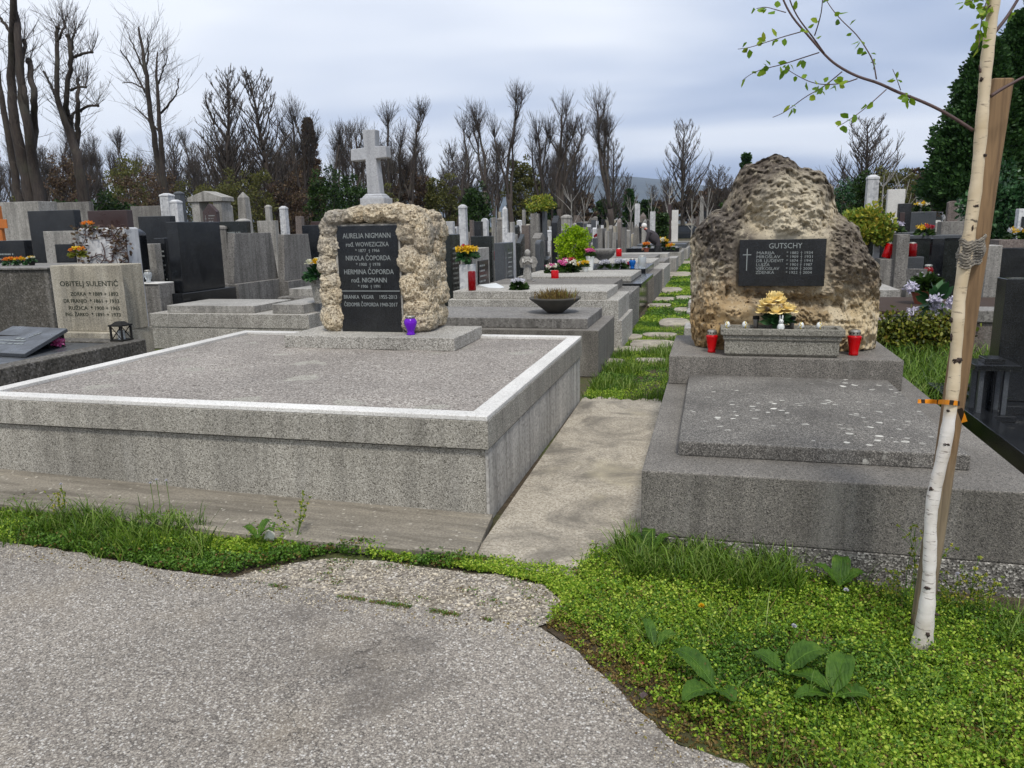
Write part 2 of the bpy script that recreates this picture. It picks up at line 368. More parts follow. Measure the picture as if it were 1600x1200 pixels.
# rocks
def tufa_mat():
    t = NT('tufa_rubble'); v = t.coord(obj_random=False)
    n1 = t.noise(v, 55, 5, .7); n2 = t.noise(v, 3.5, 5, .6); vo = t.n('TexVoronoi', {'Vector': v, 'Scale': 62.0}).outputs['Distance']
    c = t.ramp(n2, [(.3, C('b5a080')), (.5, C('c9b798')), (.7, C('aca496'))]); c = t.mix(c, C('e9dec4'), t.ramp(n1, [(.5, 0), (.62, .9)]))
    c = t.mix(c, C('33281c'), t.ramp(n1, [(.36, .95), (.47, 0)])); c = t.mix(c, C('2a2118'), t.ramp(t.noise(v, 24, 6, .75), [(.3, .9), (.42, 0)]))
    h = t.n('Math', {0: n1, 1: t.n('Math', {0: vo, 1: .5}, operation='MULTIPLY').outputs[0]}, operation='ADD').outputs[0]
    up = t.n('SeparateXYZ', {0: v}).outputs[2]
    c = t.mix(c, C('84807a'), t.n('Math', {0: t.ramp(t.noise(v, 2.6, 6), [(.45, 0), (.7, .75)]), 1: t.ramp(up, [(.55, .25), (1.0, 1)])}, operation='MULTIPLY').outputs[0])
    return t.done(c, .95, t.bump(h, 1.0, .018))
M['tufa'] = tufa_mat()
def rock_mat():
    t = NT('limestone_boulder'); v = t.coord(obj_random=False); z = t.n('SeparateXYZ', {0: v}).outputs[2]
    nb = t.noise(v, 2.2, 7, .65, .4); nf = t.noise(v, 24, 7, .72, .3); nm = t.noise(v, 7, 7, .7, .6)
    lo = t.ramp(nb, [(.3, C('866f4d')), (.46, C('ae966d')), (.6, C('d3c5a6'))]); hi = t.ramp(nb, [(.34, C('5f574d')), (.45, C('9c907b')), (.58, C('cbc0a6'))])
    zf = t.n('Math', {0: z, 1: t.n('Math', {0: nm, 1: .9}, operation='MULTIPLY').outputs[0]}, operation='ADD').outputs[0]
    c = t.mix(lo, hi, t.ramp(zf, [(.62, 0), (1.05, 1)])); dk = t.noise(v, 1.5, 6, .6, .5); c = t.mix(c, C('47423e'), t.ramp(t.n('Math', {0: t.n('Math', {0: z, 1: .42}, operation='MULTIPLY').outputs[0], 1: dk}, operation='ADD').outputs[0], [(.92, 0), (1.04, .6)]))
    def zone(cx, cz, r, col, amt, c):
        d = t.n('VectorMath', {0: t.n('Mapping', {'Vector': v, 'Scale': (1, 0, 1)}).outputs[0], 1: (cx, 0, cz)}, operation='DISTANCE').outputs['Value']
        s_ = t.n('Math', {0: d, 1: t.n('Math', {0: t.n('Math', {0: nb, 1: -.5}, operation='ADD').outputs[0], 1: r * 2.4}, operation='MULTIPLY').outputs[0]}, operation='ADD').outputs[0]
        return t.mix(c, C(col), t.ramp(t.n('Math', {0: s_, 1: r}, operation='DIVIDE').outputs[0], [(.55, amt), (1.0, 0)]))
    c = zone(-.42, .84, .30, '524b45', .88, c); c = zone(-.08, 1.40, .30, '5c534a', .82, c); c = zone(.52, .85, .26, '5d554d', .7, c); c = zone(.3, 1.2, .14, '6b635a', .5, c); c = zone(.05, 1.02, .32, 'd6ccb2', .7, c); c = zone(-.5, .2, .34, 'b08f5c', .45, c); c = zone(.55, .2, .22, 'cbb88f', .5, c); c = zone(.15, .35, .2, '8d7752', .4, c)
    c = t.mix(c, C('463d34'), t.ramp(nm, [(.57, 0), (.67, .6)])); c = t.mix(c, C('2b231a'), t.ramp(nf, [(.33, .9), (.42, 0)])); c = t.mix(c, C('e2d7ba'), t.ramp(nf, [(.55, 0), (.68, .6)]))
    vo = t.n('TexVoronoi', {'Vector': v, 'Scale': 22.0}).outputs['Distance']
    c = t.mix(c, C('241d15'), t.ramp(t.n('Math', {0: vo, 1: t.n('Math', {0: nf, 1: .4}, operation='MULTIPLY').outputs[0]}, operation='ADD').outputs[0], [(.27, .92), (.34, 0)]))
    vp2 = t.n('TexVoronoi', {'Vector': v, 'Scale': 47.0}).outputs['Distance']; c = t.mix(c, C('1f1812'), t.ramp(t.n('Math', {0: vp2, 1: t.n('Math', {0: nm, 1: .55}, operation='MULTIPLY').outputs[0]}, operation='ADD').outputs[0], [(.40, .9), (.46, 0)]))
    c = t.mix(c, (.86, .84, .83, 1), 1.0, 'MULTIPLY')
    h = t.n('Math', {0: nf, 1: t.n('Math', {0: nm, 1: .8}, operation='MULTIPLY').outputs[0]}, operation='ADD').outputs[0]
    return t.done(c, .95, t.bump(h, .9, .014))
M['rock'] = rock_mat()

# plants
M['grass'] = leaf_mat('grass_blades', ['2f4510', '4a6a1a', '6c8a2a', '93a05a'], .3)
M['cover'] = leaf_mat('chickweed_leaves', ['486a1c', '6f9426', '9fba3a', 'c6d05e'], .35)
M['cover_d'] = leaf_mat('clover_leaves', ['2f4a16', '476b20', '61872d', '7c9c42'], .3)
M['cover_b'] = leaf_mat('withered_leaves', ['4a3a26', '6b5530', '877040', '858a3e'], .25)
def dock_mat():
    t = NT('dock_leaves'); v = t.coord(); n1 = t.noise(v, 16, 5, .65); c = t.ramp(n1, [(.3, C('2d4a16')), (.55, C('4a6b22')), (.75, C('6c8430'))]); c = t.mix(c, C('6b5228'), t.ramp(t.noise(v, 34, 4), [(.66, 0), (.72, .8)])); n2 = t.bump(t.n('TexWave', {'Vector': v, 'Scale': 26.0, 'Distortion': 6.0}).outputs['Fac'], .5, .003)
    b = t.n('BsdfPrincipled', {'Base Color': c, 'Roughness': .55, 'Normal': n2, 'Specular IOR Level': .25}); tr = t.n('BsdfTranslucent', {'Color': c}); m = t.n('MixShader', {0: .3, 1: b.outputs[0], 2: tr.outputs[0]}); t.t.links.new(m.outputs[0], t.out.inputs[0]); return t.mat
M['dock'] = dock_mat()
M['birchleaf'] = leaf_mat('birch_leaves', ['53741c', '6f9224', '8aa62e', 'a5ae3c'], .45, .45)
M['twig'] = plain('birch_twig_bark', '4b3733', .6, .3, 40)
M['bark'] = bark_mat('bark_grey_brown', '302a26', '554b43')
M['bark2'] = bark_mat('bark_dark', '28221f', '473e37')
M['thuja'] = leaf_mat('thuja_sprays', ['1d3316', '2a4720', '3a5a2b', '4f6f38'], .25, .6)
M['laurel'] = leaf_mat('laurel_leaves', ['17301a', '234424', '3b6136', '5c7d55'], .2, .35)
M['hedge'] = leaf_mat('box_leaves', ['16240d', '233712', '314a1b', '46602a'], .2, .5)
M['lime'] = leaf_mat('golden_cypress_sprays', ['5a7d0c', '7fa312', 'a3c01c', 'bfd332'], .35, .5)
M['variegated'] = leaf_mat('variegated_leaves', ['3f5a18', '6c822a', 'a0a540', 'b39a3a'], .3, .45)
M['spring'] = leaf_mat('budding_leaves', ['484b28', '5c5f33', '73743c', '55492f'], .3, .6)
M['brownleaf'] = leaf_mat('dry_brown_leaves', ['3a2f26', '55443a', '6b5844', '5d5638'], .25, .7)
M['ivy'] = leaf_mat('virginia_creeper_leaves', ['2c3a12', '55601c', '7f842c', '6b4a22'], .25, .5)
def birch_mat():
    t = NT('birch_bark'); v = t.coord(obj_random=False); z = t.n('SeparateXYZ', {0: v}).outputs[2]
    low = t.ramp(t.noise(v, 9, 5), [(.3, C('c2b9ac')), (.7, C('e6e1da'))]); hi = t.ramp(t.noise(v, 9, 5), [(.3, C('bba784')), (.7, C('d8c8ab'))])
    c = t.mix(low, hi, t.ramp(z, [(.95, 0), (1.35, 1)])); vs = t.n('Mapping', {'Vector': v, 'Scale': (7, 7, 42)}).outputs[0]
    lt = t.ramp(t.noise(vs, 2.6, 4, .65), [(.60, 0), (.66, .7)]); c = t.mix(c, C('5d4d42'), lt)
    pk = t.ramp(t.noise(t.n('Mapping', {'Vector': v, 'Scale': (4, 4, 9), 'Location': (1, 5, 2)}).outputs[0], 2.2, 5, .65), [(.66, 0), (.7, .85)]); c = t.mix(c, C('2b2420'), pk)
    c = t.mix(c, C('6b5d48'), t.n('Math', {0: t.ramp(z, [(.02, .85), (.16, 0)]), 1: t.ramp(t.noise(v, 30, 5), [(.35, .2), (.6, 1)])}, operation='MULTIPLY').outputs[0]); return t.done(c, .7, t.bump(t.noise(vs, 2, 4), .35, .004))
M['birch'] = birch_mat()
M['knot'] = plain('birch_knot', '3a2e27', .9, .5, 60)
def wood_mat():
    t = NT('stake_wood'); v = t.n('Mapping', {'Vector': t.coord(obj_random=False), 'Scale': (30, 30, 1.6)}).outputs[0]; z = t.n('SeparateXYZ', {0: t.coord(obj_random=False)}).outputs[2]
    n1 = t.noise(v, 1.6, 6, .6, .8); c = t.ramp(n1, [(.3, C('5e4830')), (.7, C('927552'))]); c = t.mix(c, t.ramp(n1, [(.3, C('5f5240')), (.7, C('8d7d64'))]), t.ramp(z, [(.75, 1), (1.5, 0)]))
    return t.done(c, .75, t.bump(n1, .5, .004))
M['wood'] = wood_mat()
def burlap_mat():
    t = NT('burlap_weave'); v = t.coord(obj_random=False); w = t.n('TexWave', {'Vector': v, 'Scale': 75.0, 'Distortion': 4.0, 'Detail': 3.0}, bands_direction='Z').outputs['Fac']
    return t.done(t.ramp(w, [(.0, C('958b7b')), (1, C('c4baa9'))]), .95, t.bump(w, 1.0, .012))
M['burlap'] = burlap_mat()
def tape_mat():
    t = NT('orange_tape'); v = t.coord(obj_random=False); w = t.ramp(t.noise(t.n('Mapping', {'Vector': v, 'Scale': (28, 28, 3)}).outputs[0], 1.1, 1), [(.56, 0), (.58, 1)])
    return t.done(t.mix(C('e08a1a'), C('2a1c10'), w), .45)
M['tape'] = tape_mat()
# little things
def glassy(name, col, rough=.12, tr=.35): 
    t = NT(name); b = t.n('BsdfPrincipled', {'Base Color': C(col), 'Roughness': rough, 'Transmission Weight': tr, 'IOR': 1.35}); t.t.links.new(b.outputs[0], t.out.inputs[0]); return t.mat
M['redglass'] = glassy('red_lantern_plastic', 'd40d14'); M['darkred'] = glassy('dark_red_lantern_plastic', '8a0d12')
M['purple'] = glassy('purple_lantern_glass', '7a1fd0'); M['blueglass'] = glassy('blue_lantern_plastic', '1f6fc4'); M['clear'] = glassy('clear_lantern_glass', 'd8dcdc', .1, .6)
M['lid'] = plain('lantern_lid_metal', 'b5b0a4', .35, .3, 60, Metallic=.8)
M['white'] = plain('white_ceramic', 'd6d8d4', .4, .08); M['yellowpaint'] = plain('yellow_paint', 'c9b04a', .5, .2)
M['terracotta'] = plain('terracotta', '8a4a34', .8, .2); M['bowl'] = plain('dark_cement_bowl', '4b4843', .9, .3); M['soilpot'] = plain('pot_soil', '3a2a1e', .95, .5, 60)
M['rose'] = plain('yellow_rose_petals', 'f5df9c', .6, .06); M['rosewhite'] = leaf_mat('white_rose_petals', ['c9c8a8', 'dedcc6', 'ecebe0'], .3)
M['yellowfl'] = leaf_mat('yellow_flower_petals', ['c79a10', 'e0b81c', 'ecd04a'], .3); M['redfl'] = leaf_mat('red_flower_petals', ['8a1424', 'b5283a', 'c85560'], .3)
M['pinkfl'] = leaf_mat('pink_flower_petals', ['c2417f', 'dd62a0', 'e79ac0'], .3); M['orangefl'] = leaf_mat('orange_flower_petals', ['d0651a', 'e58a22', 'efa84a'], .3)
M['whitefl'] = leaf_mat('white_flower_petals', ['b9b9c2', 'd2d0d6', 'e6e6e6'], .3); M['lilacfl'] = leaf_mat('lilac_white_petals', ['b7b0c4', 'd0cad8', 'e2e0e6'], .3)
M['orangepaint'] = plain('orange_wood', 'b5682a', .6, .2); M['coat'] = plain('dark_coat_cloth', '3a3538', .9, .25, 20); M['skin'] = plain('skin', 'b98a72', .55, .1); M['hair'] = plain('white_hair', 'd5d2cc', .8, .2); M['trousers'] = plain('dark_trousers', '2b2b2c', .9, .2); M['scarf'] = plain('red_scarf', '8f1f2a', .9, .2)
M['carpaint'] = plain('dark_car_paint', '1d2126', .25, .1); M['carglass'] = plain('car_window_glass', '0f1418', .08, .1); M['tyre'] = plain('tyre_rubber', '161616', .9, .2)
M['paper'] = plain('white_paper', 'd8d4c6', .8, .15)
SUN_E, SKY_S, EXPO, HAZE, CLOUD_LOC = 1.5, .085, 0.78, 9e-5, (0.2, 1.7, 0)
# ================================================================== ground
def gz(y): return GZ + max(0.0, min(1.5, (y - 33) * .018))
def ground_mb():
    mb = MB(); ys = [-60, 33, 45, 60, 80, 100, 116.4, 300, 9000]
    for y in ys: mb.v += [(-9000, y, gz(y) - .004), (9000, y, gz(y) - .004)]
    mb.f = [(2 * i, 2 * i + 1, 2 * i + 3, 2 * i + 2) for i in range(len(ys) - 1)]; mb.m = [0] * len(mb.f); return mb
G = 9000.0
ground = build('ground', ground_mb(), M['soil'], org=(0, 0, 0)); tag(ground, kind='structure')
px = lambda pts, z=GZ: [tuple(onz(a, b, z)[:2]) for a, b in pts]
# asphalt: far edge follows the verge, then sweeps round the grass corner
edge = px([(0, 850), (60, 857), (130, 868), (250, 893), (340, 904), (430, 914), (520, 930), (590, 939), (700, 958), (780, 971), (845, 985), (900, 1022), (960, 1076), (1010, 1128), (1060, 1166), (1160, 1203), (1300, 1290)])
edge = [(edge[0][0] - 6, edge[0][1] + .55)] + edge + [(edge[-1][0] + 2.5, edge[-1][1] - .9)]
rough_edge = []
for i in range(len(edge) - 1):
    for k in range(8):
        t = k / 8; x = edge[i][0] * (1 - t) + edge[i + 1][0] * t; y = edge[i][1] * (1 - t) + edge[i + 1][1] * t
        rough_edge.append((x, y + .02 * mnoise.noise(Vector((x * 9, y * 9, 0))) + .008 * mnoise.noise(Vector((x * 40, 0, 3)))))
rough_edge.append(edge[-1])
road = sheet('road', rough_edge + [(rough_edge[-1][0], -30), (-9, -30), (-9, rough_edge[0][1])], GZ + .012, M['asphalt'])
gpoly = px([(385, 897), (430, 888), (520, 872), (600, 880), (700, 893), (780, 900), (850, 915), (880, 940), (860, 975), (830, 985), (780, 976), (700, 963), (590, 944), (520, 935), (430, 920), (350, 908)])
gpoly = [(x + .03 * mnoise.noise(Vector((x * 8, y * 8, 1))), y + .03 * mnoise.noise(Vector((x * 8, y * 8, 5)))) for i in range(len(gpoly)) for x, y in [(gpoly[i][0] * (1 - k_ / 5) + gpoly[(i + 1) % len(gpoly)][0] * k_ / 5, gpoly[i][1] * (1 - k_ / 5) + gpoly[(i + 1) % len(gpoly)][1] * k_ / 5) for k_ in range(5)]]
gstrip = sheet('gravel_strip', gpoly, GZ + .006, M['gravel']); gstrip.name = 'gravel_verge'
pave = sheet('pavement', [(-9.5, 3.5, .05), (-4.4, 3.46, .04), (-2.2, 3.40, .0), (-1.10, 3.41, .0), (-1.165, 3.97, .0), (-3.0, 3.97, .02), (-4.6, 3.97, .06), (-9.5, 3.97, .06)], 0, M['apron'], thick=.045)
npth = 26; top = [(-.43 + (-1.165 + .43) * i / npth, 7.16 + .05 * math.sin(i * 1.3) + .04 * math.sin(i * .45)) for i in range(npth + 1)]
path = sheet('path', [(-1.12, 3.40), (-.85, 3.36), (-.60, 3.33), (-.40, 3.37), (-.30, 3.6), (-.30, 6.2)] + top, -.022, M['path'], thick=.02)
hillv = []; nx, ny = 60, 14
prof = [(-6500, 60), (-4200, 130), (-2600, 210), (-1500, 285), (-900, 320), (-500, 290), (-100, 235), (300, 180), (1200, 110), (3500, 70), (6000, 40)]
mbh = MB()
for j in range(ny):
    for i in range(nx):
        x = -6500 + 12500 * i / (nx - 1); h = np.interp(x, [p[0] for p in prof], [p[1] for p in prof]); t = j / (ny - 1)
        y = 3900 + 2400 * t; hh = h * math.sin(min(1, t * 1.25) * PI / 2) * (1 if t < .8 else 1 - (t - .8)) * 1.12
        mbh.v.append((x, y, hh + 26 * mnoise.fractal(Vector((x / 700, y / 500, 0)), 1, 2, 5) * min(1, t * 2) - 4))
for j in range(ny - 1):
    for i in range(nx - 1): mbh.f.append((j * nx + i, j * nx + i + 1, (j + 1) * nx + i + 1, (j + 1) * nx + i))
mbh.m = [0] * len(mbh.f)
def hill_mat():
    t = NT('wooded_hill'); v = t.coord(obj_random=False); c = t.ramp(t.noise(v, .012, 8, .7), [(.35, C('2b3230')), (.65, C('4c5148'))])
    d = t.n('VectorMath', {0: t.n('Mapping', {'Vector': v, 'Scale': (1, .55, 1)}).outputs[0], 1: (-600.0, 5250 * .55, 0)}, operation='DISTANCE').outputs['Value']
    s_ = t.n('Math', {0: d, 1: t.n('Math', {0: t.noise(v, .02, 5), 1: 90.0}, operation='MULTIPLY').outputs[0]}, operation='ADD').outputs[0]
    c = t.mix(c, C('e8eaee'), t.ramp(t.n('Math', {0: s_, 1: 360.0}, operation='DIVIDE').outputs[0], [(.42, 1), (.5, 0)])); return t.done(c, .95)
M['hill'] = hill_mat()
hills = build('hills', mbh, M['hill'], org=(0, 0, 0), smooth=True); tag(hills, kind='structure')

# ================================================================== big terrazzo grave on the left
XL, XR, YF, YB, ZT = -4.78, -1.17, 3.93, 7.12, .58
g = thing('grave_surround', 'wide pale terrazzo grave with white coping rim and gravel top beside the asphalt', 'grave', ((XL + XR) / 2, YF, 0))
build('plinth', MB().box(XL + .03, XR - .03, YF + .03, YB - .03, -.05, .378).box(XL + .07, XR - .07, YF + .07, YB - .07, .3785, .3895), M['terrazzo'], g, bevel=.004); build('side_rendering', MB().box(XR - .029, XR - .012, YF + .034, YB - .034, -.05, .377), M['plaster'], g)
mb = MB(); w = .115
def ring(mb, x0, x1, y0, y1, z0, z1, w, m=0):
    mb.box(x0, x1, y0, y0 + w, z0, z1, m); mb.box(x0, x1, y1 - w, y1, z0, z1, m); mb.box(x0, x0 + w, y0 + w, y1 - w, z0, z1, m); mb.box(x1 - w, x1, y0 + w, y1 - w, z0, z1, m); return mb
build('fascia', MB().box(XL, XR, YF, YB, .39, .552), M['terrazzo'], g, bevel=.004)
build('coping', ring(MB(), XL + .002, XR - .002, YF + .002, YB - .002, .553, ZT, w), M['coping'], g, bevel=.004)
V = []; n1, n2 = 70, 60
mb = MB()
for j in range(n2 + 1):
    for i in range(n1 + 1):
        x = XL + w + (XR - XL - 2 * w) * i / n1; y = YF + w + (YB - YF - 2 * w) * j / n2; mb.v.append((x, y, .556 + .008 * mnoise.fractal(Vector((x * 3, y * 3, 0)), 1, 2, 4)))
for j in range(n2):
    for i in range(n1): a = j * (n1 + 1) + i; mb.f.append((a, a + 1, a + n1 + 2, a + n1 + 1))
mb.m = [0] * len(mb.f)
build('gravel_bed', mb, M['gravelbed'], g, smooth=True)

# headstone of tufa rubble with slate plaque and cross
zt = .668
hs = thing('headstone', 'arched tufa rubble headstone with black plaque under a white stone cross', 'headstone', (-2.95, 6.7, .56))
build('base_slab', MB().box(-3.77, -2.13, 6.22, 7.05, .556, zt), M['terr_light'], hs, bevel=.006)
mb = MB(); mb.box(-3.44, -2.53, 6.60, 6.98, zt, 1.66)
rng = random.Random(5)
def boulder(c, r, seed):
    so = Vector((seed * 5.1, seed * 2.2, seed * 7.3))
    def fn(q, p):
        w_ = Vector(c) + q
        d = .016 * mnoise.fractal(w_ * 14 + so, .6, 2.1, 4) + .010 * mnoise.noise(w_ * 42 + so)
        pit = max(0, .34 - mnoise.voronoi(w_ * 17)[0][0]) * .10
        q = Vector([math.copysign(abs(p_) ** .84, p_) * r_a for p_, r_a in zip(p, r)]) * (q.length / max(1e-6, Vector((p.x * r[0], p.y * r[1], p.z * r[2])).length)) * .97
        q2 = q + q.normalized() * (d - pit)
        return q2
    mb.blob(c, r, 5, .10, 1.3, seed, fn=fn)
k = 0
left = [(.80, .145), (1.0, .105), (1.13, .085), (1.29, .11), (1.46, .12), (1.62, .10)]
for z, h in left: k += 1; boulder((-3.445 + rng.uniform(-.02, .02), 6.66, z + .0), (.125 + rng.uniform(-.01, .02), .17, h * 1.12), k)
right = [(-2.63, 1.60, .15, .15), (-2.635, 1.34, .145, .14), (-2.64, 1.08, .135, .15), (-2.60, .89, .15, .10), (-2.64, .745, .12, .09), (-2.535, 1.52, .075, .16), (-2.53, 1.22, .08, .18), (-2.54, .99, .075, .12), (-2.54, .79, .085, .12)]
for x, z, rx, rz in right: k += 1; boulder((x, 6.66 + rng.uniform(-.02, .03), z), (rx * 1.06, .16, rz * 1.06), k)
for x, z, rx, rz in [(-3.36, 1.71, .13, .08), (-3.17, 1.735, .12, .085), (-2.97, 1.745, .14, .09), (-2.78, 1.74, .14, .095), (-2.65, 1.71, .12, .09), (-2.57, 1.655, .08, .09)]: k += 1; boulder((x, 6.68, z), (rx, .2, rz), k)
for y in (6.86, 7.0):                                   # the side and the back of the wall
    for z in (.8, 1.0, 1.2, 1.4, 1.58): k += 1; boulder((-2.53 + rng.uniform(-.015, .015), y, z), (.075, .13, .12), k); 
for x in (-3.4, -3.15, -2.9, -2.69):
    for z in (.82, 1.1, 1.38, 1.6): k += 1; mb.blob((x, 6.98, z), (.17, .1, .17), 3, .15, 1.4, k)
for x in (-3.3, -3.05, -2.8, -2.62): k += 1; boulder((x, 6.9, 1.70), (.16, .13, .08), k)
for z in (.82, 1.05, 1.3, 1.52): k += 1; mb.blob((-3.45, 6.88, z), (.11, .16, .15), 3, .15, 1.4, k)
build('stone_surround', mb, M['tufa'], hs, smooth=True)
PX0, PX1, PY = -3.345, -2.745, 6.545
pl = build('plaque', MB().box(PX0, PX1, PY, PY + .1, zt - .0, 1.635), M['black'], hs, bevel=.003)
build('plaque_mortar', MB().box(PX0 - .025, PX1 + .015, PY + .012, PY + .11, zt, 1.648), M['concrete_l'], hs)
cx_ = (PX0 + PX1) / 2
L_ = [('AURELIA NIGMANN', 0, 1.525, .066, 'CENTER', .47), ('rođ. WOWEZICZKA', 0, 1.45, .058, 'CENTER', .42), ('* 1877  † 1966', 0, 1.40, .04, 'CENTER', .24), ('NIKOLA ČOPORDA', 0, 1.325, .064, 'CENTER', .44),
      ('* 1900  † 1978', 0, 1.275, .04, 'CENTER', .24), ('HERMINA ČOPORDA', 0, 1.20, .064, 'CENTER', .49), ('rođ. NIGMANN', 0, 1.125, .062, 'CENTER', .35), ('* 1906  † 1991', 0, 1.075, .04, 'CENTER', .22)]
lettering([(a, cx_ + b, c, d, e, f) for a, b, c, d, e, f in L_], (0, PY - .0005, 0), (1, 0, 0), M['letter'], pl)
lettering([('BRANKA  VEGAR', PX0 + .035, .955 + .02, .05, 'LEFT', .30), ('1955-2013', PX1 - .03, .955 + .02, .05, 'RIGHT', .17), ('ČEDOMIR ČOPORDA', PX0 + .035, .885 + .02, .05, 'LEFT', .345), ('1940-2017', PX1 - .03, .885 + .02, .05, 'RIGHT', .17)], (0, PY - .0005, 0), (1, 0, 0), M['letter'], pl)
build('dividing_strip', MB().box(PX0 + .002, PX1 - .002, PY - .004, PY + .002, 1.043, 1.05), M['letter'], pl)
cy = 6.80; cr = build('cross', MB().box(-3.165, -2.925, cy - .10, cy + .10, 1.76, 1.885).box(-3.15, -2.94, cy - .09, cy + .09, 1.885, 1.905, 0, .012).box(-3.138, -2.952, cy - .08, cy + .08, 1.905, 1.925, 0, .02), M['cross'], hs, bevel=.006)
mb = MB(); out = [(-3.108, 1.925), (-2.982, 1.925), (-3.006, 2.235), (-2.898, 2.242), (-2.902, 2.342), (-3.008, 2.34), (-3.0, 2.49), (-3.125, 2.49), (-3.118, 2.335), (-3.25, 2.325), (-3.255, 2.222), (-3.108, 2.228)]
mb.prism(out, lambda p, y: (p[0], y, p[1]), cy + .055, cy - .055); build('cross_shaft', mb, M['cross'], cr, bevel=.006)

def lantern(name, label, loc, r, h, body, kind=0, lid=True, tilt=None, group='grave candle lanterns'):
    t = thing(name, label, 'grave lantern', loc, group); x, y, z = loc; m = MB(); n = 20
    if kind == 0: prof = [(r * .62, 0), (r * .66, h * .08), (r * .6, h * .12), (r * .95, h * .66), (r, h * .72), (r * .8, h * .76)]
    elif kind == 1: prof = [(r * .66, 0), (r * .68, h * .05), (r * .5, h * .12), (r * .62, h * .25), (r * .98, h * .55), (r, h * .68), (r * .8, h * .8), (r * .66, h * .84)]
    else: prof = [(r * .9, 0), (r, h * .04), (r, h * .86), (r * .85, h * .9)]
    m.lathe(prof, n, (x, y, z)); build('lantern_body', m, body, t, smooth=True)
    if lid:
        zt_ = prof[-1][1]; m = MB().lathe([(r * .72, zt_), (r * .76, zt_ + h * .02), (r * .76, h * .92), (r * .7, h * .97), (r * .35, h)], n, (x, y, z))
        l = build('lid', m, M['lid'], t, smooth=False)
        if kind < 2:
            m = MB()
            for k in range(10):
                a = 2 * PI * k / 10; m.lathe([(h * .03, 0), (h * .03, h * .012)], 8, (0, 0, 0)); b = len(m.v) - 16
                for i in range(b, len(m.v)):
                    vx, vy, vz = m.v[i]; rr = r * .765 + vz; m.v[i] = (x + math.cos(a) * rr - math.sin(a) * vx, y + math.sin(a) * rr + math.cos(a) * vx, z + (zt_ + h * .95) / 2 + vy)
            build('vent_holes', m, M['dark'], l)
    if tilt: t.rotation_euler = tilt
    return t
lantern('grave_lantern', 'purple glass candle lantern standing at the foot of the black plaque', (-2.60, 6.40, zt), .058, .178, M['purple'], 1)

# ================================================================== boulder grave on the right
X0, X1 = -.30, 1.43
g2 = thing('grave_tomb', 'dark weathered concrete tomb with lichened raised slab beside the birch', 'grave', (.56, 3.6, GZ))
mb = MB(); mb.box(X0 - .0, X1, 3.6, 6.75, .1, .431); build('plinth', mb, M['terr_dark'], g2, bevel=.007)
build('footing', MB().box(X0 - .004, X1 + .01, 3.594, 6.76, GZ - .05, .098), M['pebbledash'], g2, bevel=.004)
mb = MB(); sx0, sx1, sy0, sy1 = -.14, 1.205, 3.885, 5.71; zz = .506
mb.hexa([(sx0, sy0, .4315), (sx1, sy0, .4315), (sx1, sy1, .4315), (sx0, sy1, .4315)], [(sx0, sy0, zz), (sx1, sy0, zz), (sx1, sy1, zz), (sx0, sy1, zz)]); mb.f.pop(1); b = len(mb.v); mb.m.pop()
mx, my = (sx0 + sx1) / 2, (sy0 + sy1) / 2; mb.v += [(mx, my + .3, zz + .035), (mx, my - .35, zz + .035)]; mb.f += [(4, 5, b + 1), (5, 6, b, b + 1), (6, 7, b), (7, 4, b + 1, b)]; mb.m += [0] * 4
build('slab', mb, M['terr_lichen'], g2, bevel=.006)
build('ledge', MB().box(X0 + .012, 1.30, 5.712, 6.8, .4312, .645), M['terr_dark'], g2, bevel=.008)

# boulder
zl = .645; YR = 6.33
outl = [(1086, 549), (1081, 530), (1077, 508), (1081, 480), (1079, 450), (1078, 420), (1077, 398), (1080, 375), (1086, 358), (1097, 342), (1110, 331), (1127, 326), (1135, 313), (1142, 295), (1150, 277), (1164, 260), (1185, 246), (1205, 241), (1222, 239), (1240, 248), (1254, 259), (1275, 265), (1291, 273), (1301, 290), (1308, 312), (1312, 332), (1325, 344), (1345, 354), (1350, 378), (1361, 396), (1373, 412), (1377, 440), (1375, 470), (1374, 500), (1370, 528), (1361, 547)]
OP = [ony(a, b, 6.2) for a, b in outl]; OP = [(p[0], p[2]) for p in OP]
OP = [(x, max(z, zl - .01)) for x, z in OP]; cxr, czr = .52, 1.12
ang = [math.atan2(z - czr, x - cxr) for x, z in OP]; rad = [math.hypot(x - cxr, z - czr) for x, z in OP]
od = np.argsort(ang); AA = np.array(ang)[od]; RR = np.array(rad)[od]; AA = np.concatenate([[AA[-1] - 2 * PI], AA, [AA[0] + 2 * PI]]); RR = np.concatenate([[RR[-1]], RR, [RR[0]]])
NA, NR = 460, 140; mb = MB()
plx0, plx1, plz0, plz1 = .192, .792, 1.132, 1.472
